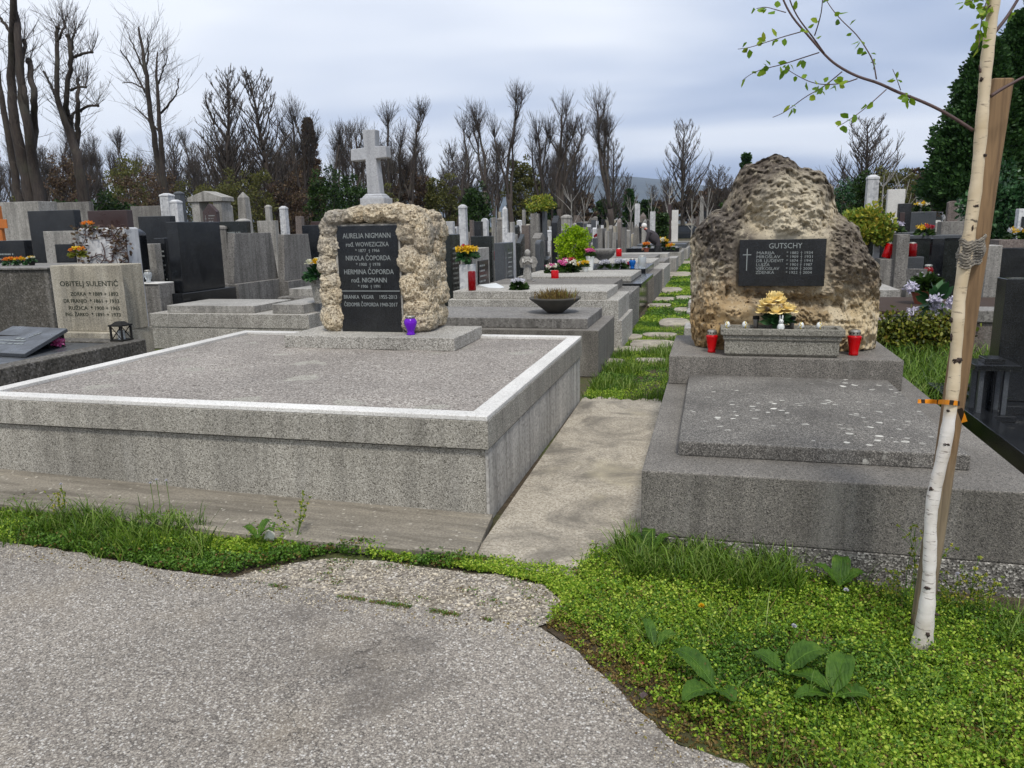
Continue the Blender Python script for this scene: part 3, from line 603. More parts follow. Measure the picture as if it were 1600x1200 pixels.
def rock_pt(a, rho, side):
    ro = float(np.interp(a, AA, RR)); x = cxr + math.cos(a) * ro * rho; z = czr + math.sin(a) * ro * rho
    th = (.34 if side < 0 else .34) * math.sqrt(max(0, 1 - rho ** 3.2)); hz = min(1, max(0, (z - zl) / 1.4)); th *= 1.0 - .45 * hz
    y = YR + side * th; w_ = Vector((x, y, z))
    gb = lambda px_, pz_, s_: math.exp(-((x - px_) ** 2 + (z - pz_) ** 2) / (2 * s_ * s_))
    bumps = .10 * gb(.10, 1.50, .17) - .10 * gb(.30, 1.66, .10) - .08 * gb(.33, 1.52, .07) + .06 * gb(.56, 1.75, .18) - .07 * gb(.80, 1.62, .08) + .08 * gb(1.02, 1.42, .16) - .06 * gb(.95, 1.0, .1) + .07 * gb(1.1, .85, .14) - (.11 * math.exp(-((z - (1.045 - .12 * (x - .4))) / .05) ** 2) if .1 < x < .95 else 0) + .05 * gb(.1, .9, .2)
    d = (bumps if side < 0 else 0) + .085 * mnoise.fractal(w_ * 2.6 + Vector((3, 1, 7)), .8, 2.0, 3) + .045 * mnoise.ridged_multi_fractal(w_ * 6.5, .9, 2.1, 4, 1.0, 2.0) * .5 + .034 * mnoise.fractal(w_ * 20, .6, 2, 4)
    vd = mnoise.voronoi(w_ * 9)[0][0]; d -= max(0, .33 - vd) * .11; vd = mnoise.voronoi(w_ * 21)[0][0]; d -= max(0, .38 - vd) * .11
    if side < 0:
        fx = max(plx0 - x, x - plx1, 0); fz = max(plz0 - z, z - plz1, 0); q = math.hypot(fx, fz); k = max(0, 1 - q / .09); k = k * k * (3 - 2 * k)
        y = (y - d) * (1 - k) + (6.05) * k
        if z < plz0 and z > .85: y += .05 * max(0, min(1, (plz0 - z) / .1)) * (.5 + mnoise.noise(Vector((x * 3, 0, 5))))
        y = max(y, 5.985 + .06 * mnoise.noise(w_ * 9))
    else: y = y + d
    e = 1 + (.03 * mnoise.fractal(Vector((x * 7, z * 7, 4)), .8, 2, 4)) * rho ** 2
    x = cxr + (x - cxr) * e; z = czr + (z - czr) * e
    return (x, y, max(z, zl + .001))
for side in (-1, 1):
    b0 = len(mb.v); nr = NR if side < 0 else 24
    for i in range(nr + 1):
        rho = (i / nr) ** .75
        for j in range(NA): mb.v.append(rock_pt(-PI + 2 * PI * j / NA, max(rho, .001), side))
    for i in range(nr):
        for j in range(NA):
            q = (b0 + i * NA + j, b0 + i * NA + (j + 1) % NA, b0 + (i + 1) * NA + (j + 1) % NA, b0 + (i + 1) * NA + j)
            mb.f.append(q if side > 0 else tuple(reversed(q)))
mb.m = [0] * len(mb.f)
for j in range(NA):   # close the rim
    a = NR * NA + j; b = (NR + 1) * NA + 24 * NA + j; a2 = NR * NA + (j + 1) % NA; b2 = (NR + 1) * NA + 24 * NA + (j + 1) % NA; mb.f.append((a, b, b2, a2)); mb.m.append(0)
rk = thing('headstone', 'huge pitted ochre limestone boulder headstone set with a small black plaque', 'headstone', (.52, YR, zl))
build('boulder', mb, M['rock'], rk, smooth=True)
py = 6.0; pl = build('plaque', MB().box(plx0, plx1, py, py + .06, plz0, plz1), M['black'], rk, bevel=.003)
rows = [('MARIJA', '* 1882', '† 1934'), ('MIROSLAV', '* 1909', '† 1931'), ('DR LJUDEVIT', '* 1874', '† 1941'), ('LUJZA', '* 1901', '† 1987'), ('VJEKOSLAV', '* 1909', '† 2000'), ('ZDENKA', '* 1922', '† 2004')]
fits = [.125, .165, .19, .095, .165, .13]; LL = [('GUTSCHY', plx0 + .32, plz1 - .065, .055, 'CENTER', .23)]
for i, (a, b, c) in enumerate(rows):
    z = plz1 - .107 - i * .0285; LL += [(a, plx0 + .12, z, .031, 'LEFT', fits[i]), (b, plx0 + .33, z, .028, 'LEFT', .082), (c, plx0 + .425, z, .028, 'LEFT', .085)]
lettering(LL, (0, py - .0005, 0), (1, 0, 0), M['letter'], pl)
build('cross_emblem', MB().box(plx0 + .052, plx0 + .058, py - .003, py + .002, plz0 + .115, plz1 - .065).box(plx0 + .025, plx0 + .051, py - .003, py + .002, plz1 - .112, plz1 - .106).box(plx0 + .059, plx0 + .085, py - .003, py + .002, plz1 - .112, plz1 - .106), M['letter'], pl)

# planter trough with its things
tr = thing('planter_trough', 'long grey stone planter trough on the ledge below the boulder', 'planter', (.49, 5.86, zl))
mb = MB(); px0, px1, pyf, pyb = .105, .885, 5.745, 5.95
prof = [(.02, 0), (.0, .02), (.0, .115), (-.012, .125), (-.012, .15), (-.03, .16), (-.03, .203)]
def loop(o, z): return [(px0 + o, pyf + o, zl + z), (px1 - o, pyf + o, zl + z), (px1 - o, pyb - o, zl + z), (px0 + o, pyb - o, zl + z)]
rings = [loop(o, z) for o, z in prof] + [loop(.01, .203), loop(.015, .17)]
for r in rings: mb.v += r
for i in range(len(rings) - 1):
    for j in range(4): mb.f.append((i * 4 + j, i * 4 + (j + 1) % 4, i * 4 + 4 + (j + 1) % 4, i * 4 + 4 + j))
mb.f.append((3, 2, 1, 0)); n = len(rings) * 4 - 4; mb.f.append((n, n + 1, n + 2, n + 3)); mb.m = [0] * len(mb.f)
build('trough', mb, M['trough'], tr, bevel=.004)
build('soil', MB().box(px0 + .017, px1 - .017, pyf + .017, pyb - .017, zl + .165, zl + .178), M['soilpot'], tr)
zs = zl + .178
lantern('grave_lantern', 'red plastic lantern with metal lid left of the stone trough', (.015, 5.90, zl), .045, .175, M['redglass'], 0)
lantern('grave_lantern', 'red plastic lantern with metal lid right of the stone trough', (1.005, 5.90, zl), .050, .19, M['redglass'], 0)

def petals(name, c, r, n, mat, parent, rng, L=.03, W=.014, flat=.7):
    d = rng.normal(size=(n, 3)); d /= np.linalg.norm(d, axis=1, keepdims=True); d[:, 2] *= flat
    P = np.array(c) + d * (r * rng.uniform(.1, .8, (n, 1))); dd = d + rng.normal(size=(n, 3)) * .45; dd /= np.linalg.norm(dd, axis=1, keepdims=True)
    return leaves(name, P, dd, np.full(n, L) * rng.uniform(.7, 1.2, n), np.full(n, W), mat, parent, ORG[parent.name] if parent else (0, 0, 0), rng, .5)
def rose_bloom(name, c, r, mat, parent, seed):
    mb = MB(); rg = random.Random(seed)
    for ringi, (nn, rr, up) in enumerate([(6, 1.0, .25), (5, .72, .6), (4, .42, .85)]):
        for k in range(nn):
            a = 2 * PI * (k + .5 * ringi) / nn + rg.uniform(-.2, .2); ca, sa = math.cos(a), math.sin(a); base = Vector(c)
            o = Vector((ca, sa, 0)); t = Vector((-sa, ca, 0)); u = Vector((0, 0, 1)); pts = []
            for i in range(4):
                f = i / 3; wd = r * rr * .62 * math.sin(PI * (.18 + .62 * f)); out_ = r * (.15 + rr * .85 * f ** .8); hgt = r * (up * 1.0 * f + .1 - (.25 * f ** 3 if rr > .9 else 0))
                for s in (-1, -.33, .33, 1): pts.append(base + o * (out_ - abs(s) * r * .12) + t * wd * s + u * (hgt + abs(s) * r * .12))
            b = len(mb.v); mb.add(pts, [(i * 4 + j, i * 4 + j + 1, i * 4 + j + 5, i * 4 + j + 4) for i in range(3) for j in range(3)])
    return build(name, mb, mat, parent, smooth=True)
def pot_bouquet(label, loc, r, cols, potm=None, pot=(.06, .09), group='flower arrangements on graves', n=70, seed=0, leafm='laurel', rosy=False, cat='flowers', bloomr=None, leafn=60):
    rng = np.random.default_rng(seed + 11); t = thing('flower_arrangement', label, cat, loc, group); x, y, z = loc; h = 0
    if potm: 
        h = pot[1]; build('flower_pot', MB().lathe([(pot[0] * .7, 0), (pot[0], h * .9), (pot[0] * 1.08, h * .9), (pot[0] * 1.08, h), (pot[0] * .9, h)], 18, loc), potm, t, smooth=False)
    c = np.array([x, y, z + h + r * .55]); m = leafn
    d = rng.normal(size=(m, 3)); d /= np.linalg.norm(d, axis=1, keepdims=True); d[:, 2] = np.abs(d[:, 2]) * .6 - .25
    leaves('foliage', c + d * r * .45 - np.array([0, 0, r * .25]), d / np.linalg.norm(d, axis=1, keepdims=True), np.full(m, r * .75), np.full(m, r * .17), M[leafm], t, loc, rng, .3)
    nb = 7 if rosy else max(6, int(n / 8)); br = bloomr or r * (.42 if rosy else .26)
    for k in range(nb):
        a = k * 2.4; rr = math.sqrt((k + .3) / nb) * r * .8; p = (x + rr * math.cos(a), y + rr * math.sin(a), z + h + r * (.55 + .55 * math.sqrt(max(0, 1 - (rr / r) ** 2))))
        mm = M[cols[k % len(cols)]]
        if rosy: rose_bloom('bloom', p, br, mm, t, seed * 10 + k)
        else: petals('bloom', p, br, 26, mm, t, rng, br * .75, br * .25, .7)
    return t
# yellow roses in the trough
rt = thing('rose_bouquet', 'yellow artificial roses with dark green leaves in the stone trough', 'flowers', (.47, 5.88, zs), 'flower arrangements on graves')
for k, (dx, dy, z, r) in enumerate([(-.02, -.02, .21, .058), (-.075, 0, .165, .05), (.035, -.01, .185, .05), (0, -.06, .12, .052), (-.045, -.05, .19, .045), (.10, -.02, .125, .052), (.075, -.04, .15, .04), (-.10, .0, .12, .04), (.02, .03, .22, .045)]):
    rose_bloom('rose', (.455 + dx, 5.88 + dy, zs + z), r * 1.25, M['rose'], rt, k)
rg = np.random.default_rng(3); n = 46; d = rg.normal(size=(n, 3)); d[:, 2] = np.abs(d[:, 2]) * .3; d /= np.linalg.norm(d, axis=1, keepdims=True)
leaves('foliage', np.array([.47, 5.885, zs + .07]) + d * .03 + rg.uniform(-.02, .02, (n, 3)), d, rg.uniform(.06, .11, n), np.full(n, .02), M['laurel'], rt, (.47, 5.88, zs), rg, .2)
build('stem', MB().tube([(.47, 5.885, zs - .005), (.465, 5.88, zs + .1)], .03, 10), M['laurel'], rt)
bx, by = .492, 5.80
rb = thing('rabbit_figurine', 'small white easter rabbit figurine at the front of the trough', 'figurine', (bx, by, zs))
mb = MB().blob((bx, by, zs + .03), (.026, .022, .034), 3, .02, 1).blob((bx, by - .004, zs + .073), (.017, .016, .018), 3, .02, 1).blob((bx - .012, by - .02, zs + .012), (.01, .012, .012), 2, 0, 1).blob((bx + .012, by - .02, zs + .012), (.01, .012, .012), 2, 0, 1)
build('body', mb, M['white'], rb, smooth=True)
for s in (-1, 1): build('ear', MB().blob((bx + s * .009, by, zs + .102), (.006, .004, .02), 2, 0, 1), M['white'], rb, smooth=True)
mb = MB()
for s in (-1, 1): mb.blob((bx + s * .007, by - .019, zs + .077), (.0025, .002, .003), 1, 0, 1)
mb.blob((bx, by - .0205, zs + .07), (.002, .002, .0015), 1, 0, 1); build('face', mb, M['dark'], rb)
for k, (ex, tl, lab) in enumerate([(.135, .2, 'white and yellow egg pick leaning at the far left end of the trough'), (.235, -.1, 'plain white egg pick second from the left in the trough'), (.635, .08, 'yellow striped egg pick right of the roses in the trough'), (.745, -.06, 'white egg pick at the right end of the trough')]):
    e = thing('egg_pick', lab, 'egg ornament', (ex, 5.80, zs - .01), 'egg picks in the trough')
    build('stick', MB().tube([(ex, 5.80, zs - .01), (ex - tl * .04, 5.80, zs + .03)], .003, 6), M['yellowpaint'], e)
    build('egg', MB().blob((ex - tl * .07, 5.80, zs + .045), (.019, .018, .026), 3, .0, 1), M['white'], e, smooth=True)
    mb = MB()
    for i in range(15):
        th = -1.2 + 2.4 * i / 14; a0 = -PI / 2 + (.5 if k % 2 else -.3) + .3 * math.sin(i); rr = math.cos(th); mb.blob((ex - tl * .07 + .0192 * rr * math.cos(a0), 5.80 + .0182 * rr * math.sin(a0), zs + .045 + .0262 * math.sin(th)), (.004, .003, .004), 1, 0, 1)
    build('stripe', mb, M['yellowpaint'], e, smooth=True)
for k, (ex, lab) in enumerate([(.325, 'small grey cup with black rim left of the yellow roses'), (.575, 'small grey cup with black rim right of the yellow roses')]):
    e = thing('solar_light', lab, 'garden light', (ex, 5.90, zs - .004), 'small grey cups in the trough')
    build('cup', MB().lathe([(.014, 0), (.016, .03), (.022, .072), (.022, .075)], 14, (ex, 5.90, zs)), M['steel'], e, smooth=True); build('rim', MB().lathe([(.0245, .0755), (.0245, .098), (.02, .1)], 14, (ex, 5.90, zs)), M['dark'], e)

# ================================================================== birch and stake
YT = 2.95
bp = [(1438, 1032, 52), (1442, 1000, 42), (1450, 935, 28), (1453, 870, 25), (1454, 807, 24), (1459, 770, 24), (1467, 738, 25), (1476, 700, 24), (1483, 655, 24), (1487, 625, 24), (1491, 590, 22), (1494, 550, 21), (1496, 510, 22), (1498, 470, 23), (1504, 430, 23), (1511, 390, 23), (1519, 335, 22), (1526, 285, 21), (1533, 205, 21), (1541, 100, 20), (1553, 0, 21), (1562, -90, 19), (1569, -190, 17)]
P3 = [ony(a, b, YT) for a, b, w_ in bp]; P3[0][2] = min(P3[0][2], GZ - .03)
Wd = [w_ / 1200 * YT * .5 * .72 for a, b, w_ in bp]
# resample smoothly
def resample(P, W, n):
    P = np.array(P); s = np.r_[0, np.cumsum(np.linalg.norm(np.diff(P, axis=0), axis=1))]; q = np.linspace(0, s[-1], n)
    sm = lambda a: np.convolve(np.r_[[a[0]] * 2, a, [a[-1]] * 2], [.1, .2, .4, .2, .1], 'valid')
    return np.stack([sm(np.interp(q, s, P[:, k])) for k in range(3)], 1), sm(np.interp(q, s, W))
Pt, Wt = resample(P3, Wd, 90)
bt = thing('birch_tree', 'young white barked birch with fresh leaves tied to a wooden stake', 'tree', tuple(P3[0][:2]) + (GZ,))
mb = MB(); mb.tube(Pt, [w_ * (1 + .05 * math.sin(i * .9) + .04 * math.sin(i * 2.3)) for i, w_ in enumerate(Wt)], 20)
trunk = build('trunk', mb, M['birch'], bt, smooth=True)
mb = MB()
for a, b, sx, sz in [(1494, 562, .026, .014), (1477, 692, .018, .008), (1455, 762, .016, .012), (1522, 322, .014, .008), (1533, 125, .012, .01), (1448, 915, .02, .009), (1536, 243, .014, .007), (1486, 500, .007, .012), (1486, 527, .006, .02), (1446, 985, .012, .012), (1517, 356, .005, .014), (1480, 640, .01, .007), (1461, 958, .02, .006)]:
    p = ony(a, b, YT); i = int(np.argmin(np.linalg.norm(Pt - p, axis=1))); w_ = Wt[i]; off = p[0] - Pt[i][0]; yy = YT - math.sqrt(max(1e-6, w_ ** 2 - min(abs(off), w_ * .9) ** 2))
    build('bark_scar', MB().blob((Pt[i][0] + off, yy + .0035, p[2]), (sx * .6, .006, sz * .7), 3, .7, 2.6, a), M['knot'], trunk, smooth=True)
LP = []; LD = []; lr = np.random.default_rng(8)
def twig(pts, r0, r1, dy=0.0, leafy=.75, name='branch', dens=26, mat='twig'):
    n = len(pts); P = [ony(a, b, YT + dy * i / max(1, n - 1)) for i, (a, b) in enumerate(pts)]; Pq, Wq = resample(P, np.linspace(r0, r1, n), max(6, n * 3))
    if leafy:
        s = np.r_[0, np.cumsum(np.linalg.norm(np.diff(Pq, axis=0), axis=1))]; k = max(2, int(s[-1] * dens * leafy))
        for j in range(k):
            f = s[-1] * (.12 + .88 * (j + lr.uniform(0, 1)) / k); i = min(len(s) - 2, int(np.searchsorted(s, f)) - 1); p = Pq[i] + (Pq[i + 1] - Pq[i]) * ((f - s[i]) / (s[i + 1] - s[i] + 1e-9))
            for q in range(lr.integers(1, 4)): 
                d = (Pq[i + 1] - Pq[i]); d = d / np.linalg.norm(d) * .3 + lr.normal(size=3) * .6 + np.array([0, 0, -.25]); LP.append(p); LD.append(d / np.linalg.norm(d))
    return Pq, Wq
parts = [([(1524, 206), (1500, 190), (1470, 172), (1440, 158), (1400, 143), (1370, 128), (1345, 122), (1320, 110), (1300, 97), (1290, 87), (1275, 70), (1258, 50), (1240, 30), (1228, 10), (1216, -20)], .0056, .003, .05, .0),
 ([(1318, 110), (1300, 125), (1285, 137), (1260, 150), (1240, 165), (1222, 178), (1205, 184)], .0022, .0011, .1, 1), ([(1342, 122), (1320, 130), (1300, 132), (1282, 132), (1265, 128), (1245, 118), (1225, 105)], .0022, .0011, -.1, 1.1),
 ([(1283, 81), (1255, 90), (1225, 100), (1205, 105), (1190, 108), (1168, 118), (1158, 128)], .0022, .001, .12, 1.1), ([(1254, 49), (1225, 57), (1200, 65), (1170, 75), (1150, 77)], .002, .001, -.1, 1), ([(1230, 20), (1212, 15), (1195, 10), (1180, 14)], .0018, .001, 0, 1.2),
 ([(1272, 58), (1278, 40), (1284, 18), (1286, -15)], .0022, .0015, -.08, .7), ([(1370, 127), (1365, 95), (1355, 78), (1340, 55), (1315, 32), (1298, 12), (1288, -5)], .0025, .0013, .1, 1), ([(1408, 143), (1402, 125), (1394, 106)], .0016, .0009, 0, 1.2),
 ([(1387, 138), (1365, 158), (1345, 175), (1320, 192), (1306, 199)], .002, .0009, -.1, .9), ([(1290, 86), (1268, 55), (1248, 30), (1235, 5), (1230, -15)], .0028, .002, -.06, .5), ([(1419, 152), (1425, 147), (1415, 156)], .001, .0008, 0, 2),
 ([(1546, 152), (1560, 142), (1578, 132), (1602, 119), (1640, 104)], .006, .004, .05, .0), ([(1553, 52), (1565, 38), (1578, 20), (1592, -4), (1610, -30)], .006, .004, .05, .15), ([(1537, 90), (1531, 118), (1530, 100)], .003, .002, -.02, .0),
 ([(1548, -10), (1538, 8), (1532, 40), (1529, 80)], .0022, .001, -.06, 3.0), ([(1545, -20), (1528, -2), (1515, 2), (1506, 5)], .002, .001, -.05, 3.2), ([(1552, 5), (1543, 12), (1540, 22)], .0022, .001, -.07, 3)]
for i, a in enumerate(parts):
    Pq, Wq = twig(*a); build('branch', MB().tube(Pq, list(Wq), 8 if i in (0, 12, 13) else 5), M['twig'], bt, smooth=True)
LP = np.array(LP); LD = np.array(LD); n = len(LP)
leaves('foliage', LP + LD * .006, LD, lr.uniform(.018, .036, n), lr.uniform(.006, .012, n), M['birchleaf'], bt, tuple(P3[0][:2]) + (GZ,), lr, .15)
# stake behind the trunk
a0 = ony(1437, 985, 3.12); a1 = ony(1564, 124, 3.12); a0 = a0 + (a0 - a1) * .09; ax = Vector(a1 - a0).normalized(); sx_ = Vector((1, 0, 0)); sx_ = (sx_ - ax * sx_.dot(ax)).normalized(); sy_ = ax.cross(sx_)
mb = MB(); hw = .033; sec = [(-hw, -.022), (-hw * .8, -.031), (hw * .8, -.031), (hw, -.022), (hw, .022), (hw * .7, .031), (-hw * .7, .031), (-hw, .022)]; nseg = 16; Lg = (Vector(a1) - Vector(a0)).length
for i in range(nseg + 1):
    c = Vector(a0) + ax * (Lg * i / nseg)
    for u, w_ in sec: mb.v.append(tuple(c + sx_ * (u * (1 + .03 * math.sin(i * 1.7))) + sy_ * w_))
ns = len(sec)
for i in range(nseg):
    for j in range(ns): mb.f.append((i * ns + j, i * ns + (j + 1) % ns, (i + 1) * ns + (j + 1) % ns, (i + 1) * ns + j))
mb.f += [tuple(reversed(range(ns))), tuple(range(nseg * ns, nseg * ns + ns))]; mb.m = [0] * len(mb.f)
tag(build('wooden_stake', mb, M['wood'], bevel=.004), 'leaning sawn timber stake standing in the grass behind the birch', 'stake')
# burlap tie round both
mb = MB(); nv, nh = 60, 64
tz0, tz1 = ony(1500, 414, YT)[2], ony(1512, 372, YT)[2]
def tie_pt(th, h):
    z = tz0 + (tz1 - tz0) * h; i = int(np.argmin(abs(Pt[:, 2] - z))); cT = Vector((Pt[i][0], Pt[i][1], z)); cS = Vector(a0) + (Vector(a1) - Vector(a0)) * ((z - a0[2]) / (a1[2] - a0[2])); u = cS - cT; u.z = 0; L_u = u.length; u.normalize(); w_ = Vector((-u.y, u.x, 0)); md = (cT + cS) / 2
    a = L_u / 2 + .032 + .003 * math.sin(h * 13 + th); b_ = .033 + .004 * math.sin(h * 9 + 2 * th) + .003 * math.sin(4 * th); rd = .0022 * math.sin(h * 2 * PI * 9 + 1.2 * math.sin(th)) + .0012 * math.sin(th * 40 + h * 30); a += rd; b_ += rd; q = md + u * (a * math.cos(th)) + w_ * (b_ * math.sin(th))
    return (q.x, q.y, z + .010 * math.cos(th) + .004 * math.sin(5 * th + h))
for i in range(nh + 1):
    for j in range(nv): mb.v.append(tie_pt(2 * PI * j / nv, i / nh))
for i in range(nh):
    for j in range(nv): mb.f.append((i * nv + j, i * nv + (j + 1) % nv, (i + 1) * nv + (j + 1) % nv, (i + 1) * nv + j))
mb.m = [0] * len(mb.f)
c = Vector(tie_pt(.2, .9)); mb.tube([c, c + Vector((.012, .0, .022)), c + Vector((.028, -.006, .0)), c + Vector((.034, -.008, -.04))], [.010, .012, .009, .004], 7)
tie = build('burlap_tie', mb, M['burlap'], smooth=True); sm = tie.modifiers.new('solid', 'SOLIDIFY'); sm.thickness = .006
tag(tie, 'coarse burlap strap wrapped round the birch trunk and its stake', 'tree tie')
mb = MB(); c = ony(1485, 629, YT); st = ony(1462, 628, 3.1)
loopc = [(1432, 627, 3.0), (1448, 627, 3.01), (1463, 628, 3.035), (1474, 628, 2.935), (1486, 629, 2.912), (1497, 630, 2.925), (1500, 631, 2.97)]
Pq, _ = resample([ony(a, b, y) for a, b, y in loopc], [1] * len(loopc), 24)
for i, p in enumerate(Pq): hh = .0085 if i > 6 else .0075 - .001 * math.sin(i); tw = .3 * math.sin(i * .8) if i < 8 else 0; mb.v += [(p[0], p[1] - hh * tw, p[2] - hh), (p[0], p[1] + hh * tw, p[2] + hh)]
for i in range(len(Pq) - 1): mb.f.append((2 * i, 2 * i + 2, 2 * i + 3, 2 * i + 1))
b = len(mb.v); tail = [ony(1500, 640, 2.96), ony(1505, 652, 2.97), ony(1508, 661, 2.98)]
for p in tail: mb.v += [(p[0] - .011, p[1], p[2]), (p[0] + .008, p[1] + .004, p[2] + .006)]
mb.f += [(b, b + 2, b + 3, b + 1), (b + 2, b + 4, b + 5, b + 3)]; mb.m = [0] * len(mb.f)
tp = build('plastic_tape', mb, M['tape'], smooth=False); sm = tp.modifiers.new('solid', 'SOLIDIFY'); sm.thickness = .0012
tag(tp, 'orange and black plastic tape knotted round the birch trunk and stake', 'tape')
# ================================================================== graves and headstones beyond the front row
FACE = {'y-': 0.0, 'x+': PI / 2, 'x-': -PI / 2, 'y+': PI}
def outline(shape, w, h):
    a = w / 2
    if shape == 'slab': return [(-a, 0), (a, 0), (a, h), (-a, h)]
    if shape == 'arch': return [(-a, 0), (a, 0)] + [(a * math.cos(t), h - a * .45 + a * .45 * math.sin(t)) for t in np.linspace(0, PI, 13)]
    if shape == 'round': return [(-a, 0), (a, 0)] + [(a * math.cos(t), h - a + a * math.sin(t)) for t in np.linspace(0, PI, 13)]
    if shape == 'peak': return [(-a, 0), (a, 0), (a, h * .9), (0, h), (-a, h * .9)]
    if shape == 'slant': return [(-a, 0), (a, 0), (a, h), (-a, h * .86)]
    if shape == 'taper': return [(-a, 0), (a, 0), (a * .8, h), (-a * .8, h)]
    if shape == 'shoulder': return [(-a, 0), (a, 0), (a, h * .7), (a * .62, h * .74), (a * .55, h), (-a * .55, h), (-a * .62, h * .74), (-a, h * .7)]
    if shape == 'step': return [(-a, 0), (a, 0), (a, h * .8), (a * .3, h * .8), (a * .3, h), (-a, h)]
    if shape == 'cross':
        b = .16 * h; return [(-b * .6, 0), (b * .6, 0), (b * .5, h * .6), (a, h * .6), (a, h * .76), (b * .5, h * .76), (b * .5, h), (-b * .5, h), (-b * .5, h * .76), (-a, h * .76), (-a, h * .6), (-b * .5, h * .6)]
    return [(-a, 0), (a, 0), (a, h), (-a, h)]
def inscription(w, z0, z1, y, seed, cross=False):
    """weathered illegible rows, as small cut marks"""
    rg = random.Random(seed); mb = MB(); n = max(2, int((z1 - z0) / .075)); x00 = -w * .34 if not cross else -w * .12
    for i in range(n):
        z = z1 - (i + .5) * (z1 - z0) / n; x = x00 + rg.uniform(0, w * .06); e = w * rg.uniform(.2, .34)
        while x < e:
            l = rg.uniform(.012, .03); mb.box(x, x + l, y - .002, y, z, z + .026); x += l + rg.choice([.008, .008, .008, .03])
    if cross: mb.box(-w * .33, -w * .31, y - .003, y, z0, z1); mb.box(-w * .38, -w * .26, y - .003, y, z1 - .12, z1 - .10)
    return mb
def headstone(label, x, y, w, h, t=.16, shape='slab', mat='concrete', face='y-', z0=GZ, base=.22, plate=None, ins=False, group=None, cat='headstone', name='headstone', rz=0.0, basemat=None, simple=False, bw=.09, letter='letter_dim', cross=False, tilt=0):
    if z0 == GZ: z0 = gz(y)
    o = thing(name, label, cat, (x, y, z0), group, FACE[face] + rz); ORG[o.name] = Vector((0, 0, 0)); m = M[mat]; hb = base if h > base * 2 else h * .3
    if tilt: o.rotation_euler = (tilt, 0, FACE[face] + rz)
    if shape in ('obelisk', 'pillar'):
        a = w / 2; b = MB(); build('base', MB().box(-a - .08, a + .08, -a - .08, a + .08, 0, hb).box(-a - .03, a + .03, -a - .03, a + .03, hb, hb + .12), M[basemat or mat], o, bevel=0 if simple else .01)
        if shape == 'obelisk': b.box(-a, a, -a, a, hb + .12, h - a * .9, 0, a * .32); b.box(-a * .68, a * .68, -a * .68, a * .68, h - a * .9, h, 0, a * .62)
        else: b.box(-a, a, -a, a, hb + .12, h - .06, 0, a * .12); b.box(-a * .98, a * .98, -a * .98, a * .98, h - .06, h - .01, 0, a * .05); b.box(-a * .93, a * .93, -a * .93, a * .93, h - .01, h + .04, 0, a * .6)
        build('shaft', b, m, o, bevel=0 if simple else .008); fy = -a * .93
    else:
        build('base', MB().box(-w / 2 - bw, w / 2 + bw, -t / 2 - .09, t / 2 + .09, 0, hb), M[basemat or mat], o, bevel=0 if simple else .01)
        p = outline(shape, w, h - hb); build('slab', MB().prism(p, lambda q, yy: (q[0], yy, q[1] + hb + .001), t / 2, -t / 2), m, o, bevel=0 if simple else .008); fy = -t / 2
    if plate:
        pm, u0, u1, v0, v1 = plate; pw = MB().box(-w / 2 + w * u0, -w / 2 + w * u1, fy - .022, fy + .01, h * v0, h * v1); pp = build('plaque', pw, M[pm], o, bevel=0 if simple else .003)
        if ins: mb = inscription(w * (u1 - u0), h * v0 + .06, h * v1 - .05, fy - .0225, len(label), cross); build('lettering', mb, M[letter], pp)
    elif ins: mb = inscription(w, hb + (h - hb) * .35, hb + (h - hb) * .86, fy - .0005, len(label) + int(x * 10), cross); build('lettering', mb, M[letter], o)
    return o
def hx(label, p0, p1, pyt, X, mat, shape='slab', t=.16, face='x+', **k):
    for _ in range(14):
        ya, yb = onx(p0, 380, X - t / 2)[1], onx(p1, 380, X + t / 2)[1]
        if yb - ya > .38: break
        t *= .82
    if yb - ya < .3: m_ = onx((p0 + p1) / 2, 380, X)[1]; ya, yb = m_ - .15, m_ + .15
    y = (ya + yb) / 2; z = onx((p0 + p1) / 2, pyt, X); h = float(z[2]) * 1.0 - GZ
    return headstone(label, X, y, abs(yb - ya), h, t, shape, mat, face, **k)
def hy(label, p0, p1, pyt, Y, mat, shape='slab', t=.16, **k):
    a, b = ony(p0, pyt, Y), ony(p1, pyt, Y); return headstone(label, (a[0] + b[0]) / 2, Y, b[0] - a[0], (a[2] + b[2]) / 2 - GZ, t, shape, mat, 'y-', **k)
def grave(label, x0, x1, y0, y1, tiers, group='stone graves lining the path', name='grave_slab', cat='grave', bevel=.008):
    """tiers: (inset_x0, inset_x1, inset_y0, inset_y1, z0, z1, mat, partname)"""
    o = thing(name, label, cat, ((x0 + x1) / 2, y0, GZ), group); 
    for a, b, c, d, z0, z1, m, pn in tiers: build(pn, MB().box(x0 + a, x1 - b, y0 + c, y1 - d, z0, z1), M[m], o, bevel=bevel)
    return o
XE = -1.18
grave('low weathered concrete grave with two tiers holding the shallow plant bowl', -3.6, XE, 8.30, 9.72, [(0, 0, 0, 0, GZ, .47, 'terr_dark', 'plinth'), (.02, .14, .12, .1, .4705, .585, 'concrete', 'slab')])
grave('pale stone block grave with a thick light slab right behind the plant bowl', -3.55, XE, 10.15, 11.55, [(0, -.05, -.04, 0, GZ, .36, 'terr_light', 'footing'), (0, .0, .0, .02, .361, .625, 'terr_light', 'plinth'), (.05, .16, .08, .1, .6255, .735, 'terr_light', 'slab')])
grave('dark speckled concrete grave behind the pale block grave', -3.6, XE, 11.72, 13.4, [(0, .02, 0, 0, GZ, .56, 'pebbledash', 'plinth'), (.05, .3, .12, .12, .561, .70, 'terr_dark', 'slab')])
